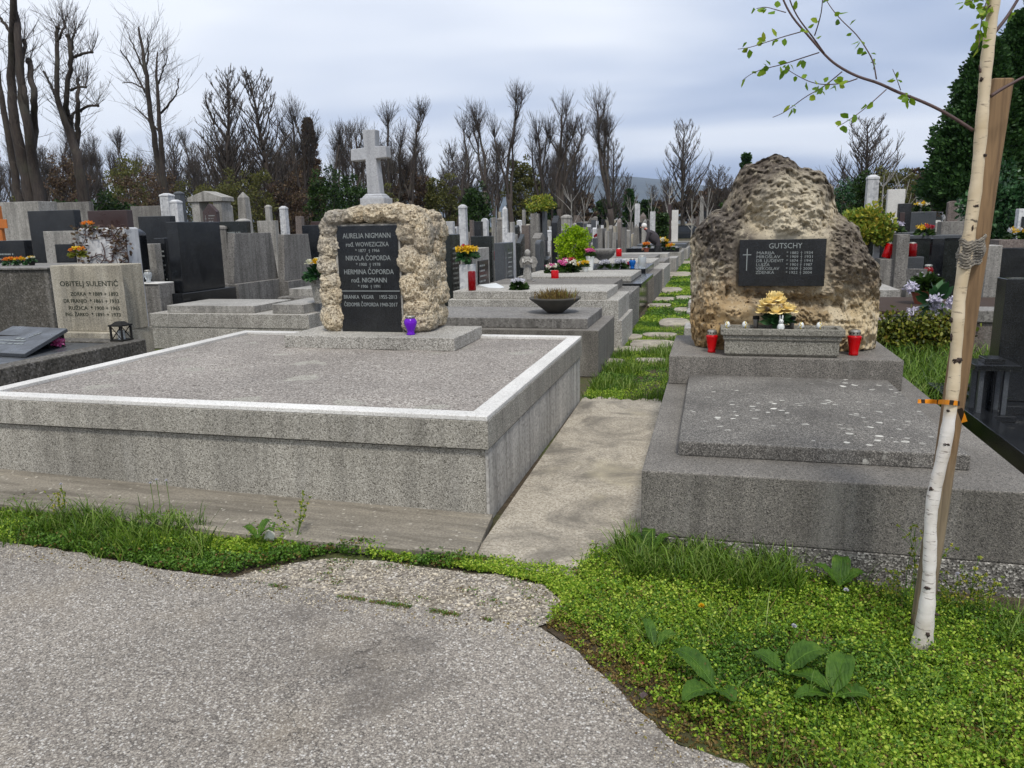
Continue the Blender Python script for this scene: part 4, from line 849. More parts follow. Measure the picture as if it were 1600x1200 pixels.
g5 = grave('polished black granite grave table with a pale slab on top', -3.6, XE, 13.55, 16.3, [(.05, .1, .12, .1, GZ, .52, 'black', 'plinth'), (0, 0, 0, 0, .521, .59, 'black', 'slab'), (.1, .22, .4, .3, .591, .69, 'terr_light', 'cover_slab')])
grave('grey granite grave behind the polished black one', -3.6, XE, 16.6, 19.4, [(0, 0, 0, 0, GZ, .52, 'terr_dark', 'plinth'), (.1, .2, .2, .2, .521, .66, 'black', 'slab')])
grave('pale two tier grave before the rounded kerb grave', -3.6, XE, 19.9, 23.0, [(0, 0, 0, 0, GZ, .48, 'terr_light', 'plinth'), (.1, .3, .2, .2, .481, .64, 'terr_light', 'slab')])
og = grave('grey grave with rounded end kerbs along the path', -3.6, XE - .2, 23.5, 26.3, [(0, 0, 0, 0, GZ, .5, 'concrete', 'plinth'), (.1, .3, .2, .2, .501, .62, 'concrete', 'slab')])
for k in range(3): build('rounded_kerb', MB().prism([(.55 * math.cos(a), .5 * math.sin(a)) for a in np.linspace(0, PI / 2, 9)] + [(0, 0)], lambda q, yy: (XE - .75 + q[0], yy, GZ + q[1] * 1.1), 23.9 + k * .9, 23.6 + k * .9), M['concrete_l'], og)
grave('long low cement grave before the bending person', -3.6, XE, 26.8, 28.6, [(0, 0, 0, 0, GZ, .46, 'concrete_l', 'plinth'), (.1, .3, .2, .2, .461, .6, 'concrete_l', 'slab')])
grave('shiny black grave at the feet of the bending person', -3.4, XE, 31.2, 34.2, [(0, 0, 0, 0, GZ, .5, 'concrete_l', 'plinth'), (.05, .1, .1, .1, .501, .66, 'black', 'slab')])
grave('wide dark granite grave behind the bending person', -3.5, XE + .1, 36, 39, [(0, 0, 0, 0, GZ, .5, 'concrete_l', 'plinth'), (.1, .1, .2, .2, .501, .68, 'greygr', 'slab')])
grave('farthest low grey grave slab before the cross path', -3.5, XE + .1, 41, 44, [(0, 0, 0, 0, GZ, .5, 'concrete_l', 'plinth'), (.1, .1, .2, .2, .501, .66, 'terr_dark', 'slab')])
# plant bowl
b = thing('plant_bowl', 'wide shallow dark cement bowl with dry grass on the low concrete grave', 'planter', (-1.80, 9.0, .5855))
build('bowl', MB().lathe([(.09, 0), (.11, .015), (.22, .10), (.305, .165), (.31, .185), (.285, .185), (.25, .155)], 28, (-1.80, 9.0, .5855)), M['bowl'], b, smooth=True)
rg = np.random.default_rng(2); n = 420; q = rg.normal(size=(n, 2)) * .1; d = np.c_[rg.normal(size=(n, 2)) * .45, np.ones(n)]; d /= np.linalg.norm(d, axis=1, keepdims=True)
leaves('dry_grass', np.c_[-1.80 + q[:, 0], 9.0 + q[:, 1], np.full(n, .74)], d, rg.uniform(.05, .16, n), np.full(n, .004), M['cover_b'], b, (-1.80, 9.0, .5855), rg)

# --- headstones at the heads of those graves (facing the path)
GH = 'headstones facing the grass path'
hx('dark green black headstone just right of the tufa arch', 690, 719, 366, -3.9, 'blackgreen', t=.14, ins=True, group=GH)
hx('grey concrete frame headstone around a black plate near the yellow flower vase', 721, 764, 388, -3.55, 'concrete_l', plate=('black', .28, .86, .3, .86), ins=True, group=GH)
hx('dark square headstone engraved with a thin cross beside the small angel', 772, 802, 379, -3.7, 'greygr', t=.18, ins=True, cross=True, group=GH, basemat='concrete')
hx('narrow grey tapering headstone with a lichened face left of the angel', 795, 810, 366, -4.1, 'concrete_l', 'taper', group=GH)
hx('slanted dark plate headstone behind the angel', 806, 820, 366, -3.9, 'blackgreen', 'slant', group=GH)
hx('slim blue grey granite stele with a rounded top right of the angel', 836, 850, 375, -3.6, 'greygr', 'arch', t=.2, group=GH)
hx('tall plain concrete block headstone topped by a yellowish shrub', 829, 849, 334, -4.6, 'concrete', t=.4, group=GH, base=.1)
hx('slim dark obelisk beside the concrete block with the shrub on top', 847, 856, 322, -4.4, 'greygr', 'taper', t=.3, group=GH)
hx('tall black granite stele with a sloping pale roof next to the golden shrub', 862, 877, 337, -3.7, 'black', 'peak', t=.3, group=GH)
hx('tall pinkish grey slab headstone behind the slanted dark plate', 815, 832, 352, -5.2, 'brownstone', t=.4, group=GH)
for k, (a, b_, top, X, m, sh, lab) in enumerate([(926, 934, 372, -3.7, 'greygr', 'slab', 'small dark plate headstone right of the golden shrub'), (933, 946, 357, -3.8, 'concrete', 'slab', 'broad streaked concrete headstone behind the stone urn'), (945, 952, 361, -3.6, 'concrete_l', 'taper', 'narrow pale headstone behind the stone urn'),
    (951, 958, 352, -4.0, 'concrete', 'peak', 'grey gabled headstone past the stone urn'), (957, 965, 363, -3.6, 'concrete_l', 'slab', 'pale frame headstone with dark panel past the stone urn'), (964, 972, 345, -4.2, 'brownstone', 'arch', 'brownish arched headstone before the bare twin trees'), (971, 979, 356, -3.7, 'concrete', 'slab', 'grey slab headstone left of the bending person'), (979, 986, 362, -3.6, 'concrete_l', 'slab', 'low pale headstone beside the bending person')]):
    hx(lab, a, b_, top, X, m, sh, group=GH, simple=True, plate=('black', .25, .75, .35, .8) if 'dark panel' in lab else None)
# --- left block: headstones facing the side path, seen obliquely
GL = 'headstones of the left block'
bk = hx('large blank black granite headstone on a black granite base', 262, 346, 347, -8.0, 'black', t=.2, group=GL, base=.75, bw=.16)
hx('streaked concrete headstone back, first right of the big black one', 349, 431, 364, -8.3, 'concrete', t=.14, group=GL, base=.75, bw=.02, shape='taper')
hx('streaked concrete headstone back, second right of the big black one', 430, 487, 366, -8.1, 'concrete', t=.14, group=GL, base=.7, bw=.02, shape='taper')
hy('low arched black headstone with engraved rows behind the vine covered stone', 176, 222, 356, 10.3, 'black', 'arch', ins=True, group=GL)
hy('square black headstone with red brown tint above the vine covered stone', 141, 202, 329, 12.5, 'redgr', group=GL)
hy('wide plain black headstone on a black plinth at the left', 48, 120, 329, 11.6, 'black', group=GL, base=.9)
hy('grey stone headstone with inset black plate near the orange flowers', 73, 122, 361, 10.4, 'concrete_l', 'slab', plate=('black', .36, .97, .38, .88), group=GL)
hy('engraved dark headstone at the far left edge behind the orange flower bed', -30, 43, 376, 10.3, 'black', ins=True, group=GL, letter='letter')
hy('tall pale grey headstone block at the far left', 4, 74, 316, 14, 'concrete_l', 'slab', t=.5, group=GL)
oc = thing('wooden_cross', 'orange wooden cross at the left edge of the picture', 'cross', (ony(4, 372, 11.5)[0], 11.5, GZ), GL); xx = ony(3, 372, 11.5)
build('upright', MB().box(xx[0] - .07, xx[0] + .07, 11.45, 11.52, GZ, ony(3, 322, 11.5)[2]), M['orangepaint'], oc, bevel=.006); zc = ony(3, 350, 11.5)[2]; build('crossbar', MB().box(xx[0] - .4, xx[0] + .23, 11.43, 11.4495, zc - .08, zc + .08), M['orangepaint'], oc, bevel=.006)
hy('black headstone left of the big blank black one', 219, 270, 338, 14.2, 'black', group=GL, base=.5)
hy('white round topped pillar headstone, taller of the pair', 253, 268, 304, 22, 'marble', 'pillar', group=GL)
hy('white round topped pillar headstone, shorter of the pair', 268, 281, 314, 21, 'marble', 'pillar', group=GL)
hy('dark grey pillar headstone standing behind the white pair', 274, 285, 301, 24, 'greygr', 'pillar', group=GL)
pt = thing('grave_portal', 'grey stone grave portal with gabled lintel', 'grave monument', (ony(324, 330, 20)[0], 20, GZ), GL)
pa, pb = ony(302, 316, 20), ony(348, 316, 20); ztp = pa[2]
build('pier', MB().box(pa[0], pa[0] + .26, 19.9, 20.4, GZ, ztp), M['concrete_l'], pt, bevel=.01); build('pier', MB().box(pb[0] - .26, pb[0], 19.9, 20.4, GZ, ztp), M['concrete_l'], pt, bevel=.01)
build('lintel', MB().prism([(pa[0] - .08, ztp + .001), (pb[0] + .08, ztp + .001), (pb[0] + .08, ztp + .12), ((pa[0] + pb[0]) / 2, ztp + .3), (pa[0] - .08, ztp + .12)], lambda q, yy: (q[0], yy, q[1]), 20.45, 19.85), M['concrete_l'], pt, bevel=.01)
hy('brown gabled plate headstone with a small white cross under the portal', 318, 339, 318, 19.5, 'redgr', 'peak', group=GL, ins=True, cross=True)
hy('tall grey tapered pillar headstone right of the portal', 371, 388, 300, 21, 'concrete_l', 'obelisk', group=GL)
hy('short pale headstone between the portal and the tall pillar', 349, 361, 320, 22, 'concrete_l', 'arch', group=GL)
hy('small grey pillar headstone left of the leaning white one', 415, 423, 322, 24, 'concrete_l', 'pillar', group=GL)
hy('slim white pillar headstone leaning left', 438, 448, 324, 22, 'marble', 'pillar', group=GL, tilt=0)
hy('wide low dark headstone with engraved rows behind the concrete backs', 345, 388, 346, 17, 'blackgreen', ins=True, group=GL)
hy('pale wide headstone left of the leaning white pillar', 404, 432, 345, 17.5, 'concrete_l', group=GL)
hy('broad dark urn topped headstone behind the second concrete back', 460, 476, 338, 19, 'brownstone', 'shoulder', group=GL)
hy('square dark headstone close left of the tufa arch', 474, 503, 352, 15.5, 'black', group=GL)
hy('low reddish wall headstone behind the square dark one', 488, 512, 346, 21, 'redgr', group=GL)
hy('grey wall headstone behind the vine covered stone and black arch', 90, 142, 316, 18, 'concrete', group=GL)
hy('low weathered wall headstone left of the white pillar pair', 206, 252, 322, 22, 'concrete', group=GL)
hy('thin grey headstone right of the vine covered stone', 218, 246, 381, 10.9, 'concrete_l', group=GL)
hy('narrow dark headstone with a small cross left of the big black base', 245, 262, 372, 11.2, 'black', group=GL, ins=True)
# left pale slab grave with vase
wx0 = ony(234, 490, 9.5)[0]
grave('long pale concrete grave slab behind the big terrazzo grave', wx0, -5.35, 9.5, 10.7, [(0, 0, 0, 0, GZ, .27, 'terr_light', 'footing'), (0.0, 0, -.01, 0, .271, .47, 'terr_light', 'plinth'), (.22, .9, .1, .1, .4705, .575, 'concrete_l', 'slab'), (1.95, .12, .1, .1, .471, .60, 'concrete_l', 'end_block')], 'graves of the left block')
grave('grey concrete grave slab below the streaked concrete backs', -7.7, -5.3, 12.6, 13.8, [(0, 0, 0, 0, GZ, .42, 'concrete', 'plinth'), (.15, .15, .15, .15, .421, .56, 'concrete_l', 'slab')], 'graves of the left block')
grave('pale concrete grave slab farther back beside the tufa arch', -7.7, -5.3, 14.6, 15.9, [(0, 0, 0, 0, GZ, .46, 'concrete_l', 'plinth'), (.15, .15, .15, .15, .461, .6, 'concrete_l', 'slab')], 'graves of the left block')
vx, vy = ony(489, 470, 9.62)[0], 9.85
pot_bouquet('white roses with green leaves in a speckled stone vase beside the tufa arch', (vx, vy, .60), .21, ['rosewhite', 'rosewhite', 'yellowfl'], M['terr_light'], (.13, .33), rosy=True, seed=1, bloomr=.075, leafn=110)
# mossy neighbour grave on the far left with tilted plate
nx0, nx1, ny0, ny1 = -9.4, -5.6, 4.3, 6.62
ng = grave('dark mossy stone kerbed grave at the left edge', nx0, nx1, ny0, ny1, [(0, -.06, 0, 0, GZ, .36, 'concrete_moss', 'footing')], 'graves of the left block')
build('kerb', ring(MB(), nx0, nx1, ny0, ny1, .361, .545, .22), M['concrete_moss'], ng, bevel=.01); build('cover_slab', MB().box(nx0 + .23, nx1 - .23, ny0 + .23, ny1 - .23, .36, .53), M['greygr'], ng, bevel=.005)
A, B_, Cc, D_ = (ony(20, 509, 6.3), ony(105, 513, 6.2), ony(38, 553, 5.5), ony(-60, 548, 5.6))
tq = thing('tilted_plate', 'dark slate name plate propped at an angle on the mossy grave', 'grave plate', tuple((A + B_ + Cc + D_) / 4), None)
Vn = Vector(B_ - A).cross(Vector(D_ - A)).normalized(); Vn = -Vn if Vn.z < 0 else Vn
build('plate', MB().hexa([tuple(Vector(p) - Vn * .035) for p in (D_, Cc, B_, A)], [tuple(p) for p in (D_, Cc, B_, A)]), M['greygr'], tq, bevel=.004)
ex = Vector(Cc - D_).normalized(); up_ = Vn.cross(ex); mid = Vector((A + B_ + Cc + D_) / 4) + Vn * .0006; lt = inscription(.75, -.17, -.02, 0, 4); mb = MB()
lt.box(.09, .10, -.003, 0, .05, .2); lt.box(.055, .135, -.003, 0, .14, .15); lt.box(-.03, .02, -.002, 0, .0, .035); lt.box(.04, .08, -.002, 0, .0, .035)
mb.add([mid + ex * v[0] + up_ * v[2] - Vn * v[1] for v in lt.v], lt.f); build('lettering', mb, M['letter'], tq)
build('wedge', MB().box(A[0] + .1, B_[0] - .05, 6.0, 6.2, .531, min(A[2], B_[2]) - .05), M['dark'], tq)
# the inscribed family headstone (with dates) and what stands on it
SY = 6.95; q0, q1 = ony(77, 415, SY), ony(222, 417, SY + .42); zb, ztop = ony(200, 519, SY)[2], q0[2]
su = thing('headstone', 'square stained beige headstone with green tinted lettering behind the mossy grave', 'headstone', ((q0[0] + q1[0]) / 2, SY, GZ))
qb0, qb1 = ony(80, 519, SY)[0], ony(238, 551, SY + .45)[0]
build('base', MB().box(qb0 - .03, qb1, SY - .08, SY + .5, GZ, zb), M['beige'], su, bevel=.01)
hb = build('slab', MB().prism([(q0[0], SY), (ony(190, 416, SY)[0], SY), (q1[0] - .03, SY + .10), (q1[0], SY + .42), (q0[0], SY + .42)], lambda p, z: (p[0], p[1], z), zb + .001, ztop), M['beige'], su, bevel=.008)
fx0, fx1 = ony(92, 430, SY)[0], ony(183, 430, SY)[0]; fw = fx1 - fx0; zz = lambda p: ony(140, p, SY)[2]
SL = [('OBITELJ SULENTIĆ', fx0 + fw * .5, zz(447), .078, 'CENTER', fw * 1.0)]
for (nm, b1, fr), yy in zip([('ZORKA', '* 1889 + 1892', .27), ('DR FRANJO', '* 1861 + 1933', .40), ('RUŽICA', '* 1900 + 1965', .33), ('ING. ŽARKO', '* 1891 + 1973', .40)], (462, 473, 484, 494)):
    SL += [(nm, fx0 + fw * .43, zz(yy), .056, 'RIGHT', fw * fr), (b1, fx0 + fw * .48, zz(yy), .056, 'LEFT', fw * .50)]
lettering(SL, (0, SY - .0005, 0), (1, 0, 0), M['letter_dark'], hb)
vy_ = 7.75; v0, v1 = ony(121, 357, vy_), ony(193, 357, vy_)
vs = thing('vine_covered_stone', 'small pale headstone wrapped in dry brown vines behind the lettered beige one', 'headstone', ((v0[0] + v1[0]) / 2, vy_, GZ))
build('slab', MB().box(v0[0], v1[0], vy_, vy_ + .25, GZ, v0[2]), M['marble'], vs, bevel=.02)
mb = MB(); rg = random.Random(9)
for k in range(110):
    x = rg.uniform(v0[0], v1[0]); z = rg.uniform(.5, v0[2]); d = rg.uniform(-1, 1); pts = []
    for i in range(7): pts.append((min(v1[0] + .03, max(v0[0] - .03, x)), vy_ - .012 - rg.uniform(0, .012), min(v0[2] + .03, z))); x += .05 * math.cos(d); z += .05 * math.sin(d); d += rg.uniform(-.7, .7)
    mb.tube(pts, rg.uniform(.003, .007), 5)
build('vine_stems', mb, M['twig'], vs)
r2 = np.random.default_rng(4); n = 260; Pp = np.c_[r2.uniform(v0[0] - .08, v1[0] + .1, n), np.full(n, vy_ - .03), r2.uniform(v0[2] - .45, v0[2] + .04, n)]; dd = r2.normal(size=(n, 3)); dd[:, 1] = -abs(dd[:, 1]); dd /= np.linalg.norm(dd, axis=1, keepdims=True); keep = (abs(Pp[:, 0] - (v0[0] + v1[0]) / 2) > .15) | (Pp[:, 2] > v0[2] - .1)
leaves('dry_leaves', Pp[keep], dd[keep], np.full(keep.sum(), .045), np.full(keep.sum(), .015), M['brownleaf'], vs, ORG[vs.name], r2)
oz = ony(133, 353, 7.8); pot_bouquet('orange flower cluster sitting on top of the vine covered stone', (oz[0], 7.85, v0[2] - .02), .085, ['orangefl'], None, seed=2, leafn=20)
yl = ony(126, 388, 7.6); pot_bouquet('yellowish withered flowers at the left side of the vine covered stone', (yl[0], 7.55, yl[2] - .1), .10, ['yellowfl', 'orangefl'], None, seed=3, leafm='ivy', leafn=50)
bl = onz(183, 545, .546); bl = ony(183, 545, 6.42)
t = thing('grave_lantern', 'square black metal lantern standing before the lettered beige headstone', 'grave lantern', (bl[0], 6.5, .5455), 'grave candle lanterns'); m = MB(); lx = bl[0]; b0 = .5455
m.box(lx - .075, lx + .075, 6.42, 6.58, b0, b0 + .015)
for a in (-1, 1):
    for c in (-1, 1): m.box(lx + a * .065 - .008, lx + a * .065 + .008, 6.5 + c * .065 - .008, 6.5 + c * .065 + .008, b0 + .0152, b0 + .15)
for c in (-1, 1): m.tube([(lx - .055, 6.5 + c * .0651, b0 + .02), (lx + .055, 6.5 + c * .0651, b0 + .145)], .005, 5); m.tube([(lx + .055, 6.5 + c * .0651, b0 + .02), (lx - .055, 6.5 + c * .0651, b0 + .145)], .005, 5)
build('frame', m, M['dark'], t); build('lid', MB().box(lx - .08, lx + .08, 6.42, 6.58, b0 + .1502, b0 + .165).box(lx - .065, lx + .065, 6.435, 6.565, b0 + .1652, b0 + .195, 0, .035), M['dark'], t); build('candle', MB().lathe([(.035, 0), (.035, .09)], 12, (lx, 6.5, b0 + .0155)), M['clear'], t)
pk = ony(91, 542, 6.0); pot_bouquet('single small pink flower lying on the mossy grave', (ony(91, 540, 6.1)[0], 6.1, .531), .05, ['pinkfl'], None, seed=5, leafn=6, bloomr=.04)
# concrete enclosure wall left
w0, w1 = ony(-120, 420, 8.6)[0], ony(74, 420, 8.6)[0]; wz = ony(40, 418, 8.6)[2]
gw = thing('grave_enclosure', 'long mossy concrete grave enclosure left of the beige headstone', 'grave', ((w0 + w1) / 2, 8.6, GZ), 'graves of the left block'); build('wall', MB().box(w0, w1, 8.6, 10.0, GZ, wz - .03), M['concrete_moss'], gw, bevel=.01); build('capping', MB().box(w0, w1 + .02, 8.57, 10.02, wz - .029, wz), M['concrete'], gw, bevel=.006)
for k, (p, lab, cols, r) in enumerate([(17, 'low bed of orange marigolds on the concrete enclosure, left part', ['orangefl'], .1), (33, 'low bed of orange marigolds on the concrete enclosure, right part', ['orangefl', 'yellowfl'], .1), (50, 'pale yellow flowers in a dark pot next to the orange marigolds', ['yellowfl', 'rosewhite'], .07)]):
    x = ony(p, 414, 9.2)[0]; pot_bouquet(lab, (x, 9.2, wz + .001), r, cols, M['dark'] if k == 2 else None, (.05, .05), seed=20 + k, leafn=40)
pc = ony(101, 407, 9.6); pot_bouquet('small clay pot of red flowers in front of the grey stone with black plate', (pc[0], 9.6, .62), .06, ['redfl'], M['concrete'], (.07, .16), seed=24, leafn=24)
for k, (p, lab) in enumerate([(217, 'small clear glass lantern on the ledge left of its twin'), (229, 'taller clear glass lantern right of its twin')]):
    x = ony(p, 412, 10.0); lantern('grave_lantern', lab, (x[0], 10.0, .88), .06, .14 + .05 * k, M['clear'], 1)
grave('pale ledge grave carrying two clear glass lanterns', ony(206, 415, 9.9)[0], ony(248, 415, 9.9)[0], 9.85, 10.2, [(0, 0, 0, 0, GZ, .86, 'concrete', 'plinth'), (0, 0, -.02, 0, .861, .879, 'coping', 'slab')], 'graves of the left block')

# --- things on the path graves
lantern('grave_lantern', 'dark red cylinder lantern on the pale slab right of the tufa arch', (ony(738, 459, 10.32)[0], 10.32, .736), .055, .30, M['darkred'], 2, False)
lantern('grave_lantern', 'bright red cylinder lantern on the polished black grave', (ony(867, 428, 13.72)[0], 13.72, .592), .07, .25, M['redglass'], 2, False)
lantern('grave_lantern', 'blue heart shaped lantern on the grey granite grave', (ony(988, 420, 16.95)[0], 16.95, .662), .075, .22, M['blueglass'], 1)
lantern('grave_lantern', 'clear glass candle lantern with white label near the blue one', (ony(1003, 420, 16.95)[0], 16.95, .662), .09, .28, M['clear'], 2)
lantern('grave_lantern', 'small red lantern before the pale frame headstone past the urn', (ony(967, 395, 24.5)[0], 24.5, .622), .09, .26, M['redglass'], 2)
lantern('grave_lantern', 'white lantern with red heart beside the boulder and path', (-.45, 25.5, .45), .13, .26, M['white'], 2)
vp = headstone('white weathered vase pedestal under the yellow and red flowers', ony(731, 430, 11.0)[0], 11.0, .20, ony(731, 413, 11.0)[2] - GZ, .2, 'slab', 'marble', name='vase_pedestal', cat='pedestal', base=.1)
pz = ony(731, 413, 11.0); pot_bouquet('round bunch of yellow and red flowers on the white pedestal', (pz[0], 11.0, pz[2]), .17, ['yellowfl', 'redfl', 'yellowfl', 'yellowfl', 'redfl'], M['laurel'], (.06, .06), seed=30, n=110, bloomr=.055)
wp = thing('tilted_plate', 'white plate with dark stripes lying tilted on the pale block grave', 'grave plate', (ony(772, 455, 10.7)[0], 10.7, .736))
c = [ony(747, 445, 11.1), ony(775, 442, 11.2), ony(797, 453, 10.75), ony(788, 456, 10.45)]
build('plate', MB().hexa([(p[0], p[1], p[2] - .03) for p in (c[3], c[2], c[1], c[0])], [tuple(p) for p in (c[3], c[2], c[1], c[0])]), M['white'], wp)
c_ = (c[0] + c[1] + c[2] + c[3]) / 4
pot_bouquet('low clump of white primroses with green leaves on the pale block grave', (ony(811, 455, 10.5)[0], 10.5, .736), .13, ['whitefl'], None, seed=31, leafm='hedge', leafn=120, bloomr=.03)
fl = [(888, 418, 15.2, .21, ['redfl', 'pinkfl', 'rosewhite'], None, 'spread of red and cream flowers below the golden shrub', 120), (862, 420, 15.0, .14, ['pinkfl', 'rosewhite'], None, 'pink and white wreath flowers left of the golden shrub', 70), (906, 416, 16.0, .13, ['rosewhite', 'yellowfl'], None, 'cream chrysanthemum cushion below the golden shrub', 70), (914, 420, 15.4, .10, ['yellowfl'], 'white', 'yellow flowers in a cream pot below the golden shrub', 50),
      (922, 402, 15.8, .12, ['pinkfl'], 'white', 'bright pink hydrangea bunch in a tall white vase', 60), (945, 421, 16.4, .14, ['whitefl'], None, 'white flower cushion over dark leaves on the polished grave', 60), (984, 411, 17.3, .10, ['redfl'], None, 'small red flowers beside the blue lantern', 40), (970, 422, 17.0, .16, ['whitefl'], None, 'low row of white flowers left of the blue lantern', 70), (1034, 381, 32, .30, ['rosewhite', 'yellowfl'], None, 'cream wreath on the shiny black grave beside the bending person', 70), (1010, 388, 29, .16, ['orangefl'], 'terracotta', 'orange pot plant in front of the bending person', 40), (1047, 388, 30.6, .2, ['orangefl', 'yellowfl'], None, 'withered yellow bunch at the end of the shiny black grave', 40)]
for k, (a, b_, Y, r, cols, pm, lab, ln) in enumerate(fl):
    p = ony(a, b_, Y); z = p[2] - r * .8; tall = 'tall' in lab
    pot_bouquet(lab, (p[0], Y, (.692 if 13.5 < Y < 16.5 else .662 if Y < 20 else .662 if Y > 31 else .6)), r, cols, M[pm] if pm else None, (r * .7, (p[2] - .67 if tall else r * .9)), seed=40 + k, leafm='hedge', leafn=ln, bloomr=r * .34)
# angel figure
ax_, ay_ = ony(824, 430, 12.6)[0], 12.6
an = thing('angel_statue', 'small white praying angel statue with wings among the headstones', 'statue', (ax_, ay_, .72)); z0 = .72; za = ony(824, 391, 12.6)[2]; hh = za - z0
mb = MB().lathe([(.10, 0), (.105, .04 * hh), (.085, .25 * hh), (.065, .5 * hh), (.075, .62 * hh), (.085, .72 * hh), (.05, .8 * hh), (.028, .83 * hh)], 18, (ax_, ay_, z0), 0, .8, .7).blob((ax_ + .01, ay_ - .01, z0 + .91 * hh), (.05, .052, .062), 3, .04, 2)
mb.tube([(ax_ + .07, ay_ - .02, z0 + .7 * hh), (ax_ + .09, ay_ - .06, z0 + .58 * hh), (ax_ + .04, ay_ - .1, z0 + .66 * hh)], [.025, .022, .016], 8).tube([(ax_ - .06, ay_ - .03, z0 + .7 * hh), (ax_ - .05, ay_ - .08, z0 + .58 * hh), (ax_ + .03, ay_ - .105, z0 + .665 * hh)], [.025, .022, .016], 8)
build('body', mb, M['concrete_l'], an, smooth=True); build('plinth', MB().box(ax_ - .13, ax_ + .13, ay_ - .11, ay_ + .11, z0 - .75, z0 - .001), M['concrete'], an, bevel=.01)
for s in (-1, 1):
    wv = [(0, .74), (.05, .8), (.11, .74), (.14, .6), (.11, .42), (.05, .4), (.0, .55)]; build('wing', MB().prism(wv, lambda q, d: (ax_ + s * (.03 + q[0] * .9), ay_ + .05 + d + q[0] * .35, z0 + q[1] * hh), .012, -.012), M['concrete_l'], an, smooth=False)
ur = thing('stone_urn', 'squat grey stone urn with dry flowers at the path side headstones', 'urn', (ony(943, 398, 19.6)[0], 19.6, .642)); build('bowl', MB().lathe([(.12, 0), (.13, .03), (.09, .07), (.26, .2), (.3, .3), (.3, .36), (.25, .37)], 20, (ony(943, 398, 19.6)[0], 19.6, .642)), M['concrete'], ur, smooth=True)

# --- right side
GR = 'headstones of the right block'
RX0 = 1.78; bt_ = thing('black_tomb', 'black granite tomb with a tall stele and kerb at the right edge', 'grave', (2.6, 4.4, GZ))
build('plinth', MB().box(RX0, 3.9, 4.2, 7.0, GZ, .13), M['concrete_moss'], bt_, bevel=.008); build('kerb', ring(MB(), RX0 + .005, 3.895, 4.205, 6.995, .131, .25, .13), M['black'], bt_, bevel=.004); build('cover_slab', MB().box(RX0 + .14, 3.76, 4.35, 6.85, .131, .2), M['black'], bt_)
sx = ony(1556, 560, 6.35)[0]; st_ = build('stele', MB().box(sx, sx + 1.4, 6.3, 6.5, .262, 1.16), M['black'], bt_, bevel=.004); build('stele_base', MB().box(sx - .12, sx + 1.5, 6.12, 6.62, .2005, .26), M['black'], bt_, bevel=.004)
lx0, lx1 = ony(1531, 600, 5.9)[0], ony(1578, 600, 5.9)[0]; ly = 5.92; lz0 = .2005
lh = thing('lantern_house', 'small black granite lantern house on the black tomb kerb', 'grave lantern', ((lx0 + lx1) / 2, ly, lz0)); w_ = (lx1 - lx0); 
build('foot', MB().box(lx0 - .05, lx1 + .05, ly - .05, ly + w_ + .05, lz0, lz0 + .04), M['black'], lh, bevel=.003)
zt2 = ony(1550, 569, ly)[2]; mb = MB(); 
for a in (lx0, lx1 - .03):
    for c in (ly, ly + w_ - .03): mb.box(a, a + .03, c, c + .03, lz0 + .0402, zt2 - .04)
build('posts', mb, M['greygr'], lh); build('back_panel', MB().box(lx0 + .031, lx1 - .031, ly + w_ - .025, ly + w_ - .005, lz0 + .0402, zt2 - .04), M['black'], lh); build('roof', MB().box(lx0 - .05, lx1 + .05, ly - .05, ly + w_ + .05, zt2 - .0398, zt2).box(lx0 + .03, lx1 - .03, ly + .02, ly + w_ - .02, zt2 + .0005, zt2 + .035), M['black'], lh, bevel=.003)
# ivy wall with planting strip
wa, wb = ony(1372, 500, 9.2), ony(1800, 500, 9.2); wzt = ony(1430, 497, 9.2)[2]
iw = thing('garden_wall', 'low old stone wall overgrown with yellow green creeper right of the boulder', 'wall', ((wa[0] + wb[0]) / 2, 9.2, GZ)); build('masonry', MB().box(wa[0], wb[0], 9.2, 9.6, GZ, wzt - .04), M['brownstone'], iw, bevel=.01); build('coping', MB().box(ony(1478, 500, 9.2)[0], wb[0], 9.17, 9.6, wzt - .039, wzt + .09), M['concrete'], iw, bevel=.01)
r3 = np.random.default_rng(12); n = 2600; cl = np.c_[r3.uniform(wa[0], ony(1495, 500, 9.2)[0], 46), r3.uniform(.25, wzt, 46)]; ci = r3.integers(0, 46, n); Pp = np.c_[cl[ci, 0] + r3.normal(size=n) * .09, 9.17 - abs(r3.normal(size=n)) * .05, cl[ci, 1] + r3.normal(size=n) * .06]; dd = np.c_[r3.normal(size=(n, 1)) * .6, -np.ones(n) * .5, -abs(r3.normal(size=(n, 1)))]; dd /= np.linalg.norm(dd, axis=1, keepdims=True)
leaves('creeper', Pp, dd, r3.uniform(.03, .06, n), r3.uniform(.01, .02, n), M['ivy'], iw, ORG[iw.name], r3)
gx0, gx1 = wa[0], wb[0]
grave('planted grave bed of bare earth above the creeper wall', gx0, gx1, 9.62, 11.6, [(0, 0, 0, 0, GZ, wzt - .02, 'concrete_moss', 'kerb'), (.1, .1, .1, .1, wzt - .019, wzt + .02, 'soilpot', 'earth')], 'graves of the right block')
grave('stepped grey granite grave behind the boulder on the right', ony(1372, 470, 11.8)[0], ony(1424, 470, 11.8)[0], 11.8, 14.2, [(0, 0, 0, 0, GZ, ony(1390, 470, 11.8)[2], 'terr_dark', 'plinth'), (.0, .1, .25, 0, ony(1390, 470, 11.8)[2] + .001, ony(1390, 455, 11.8)[2], 'concrete_l', 'slab')], 'graves of the right block')
tp_ = ony(1432, 475, 11.0); tz = wzt + .021
pot_bouquet('terracotta bowl of low green plants above the creeper wall', (tp_[0], 10.6, tz), .2, ['whitefl'], M['terracotta'], (.17, .17), seed=60, leafm='hedge', leafn=260, bloomr=.01, cat='pot plant')
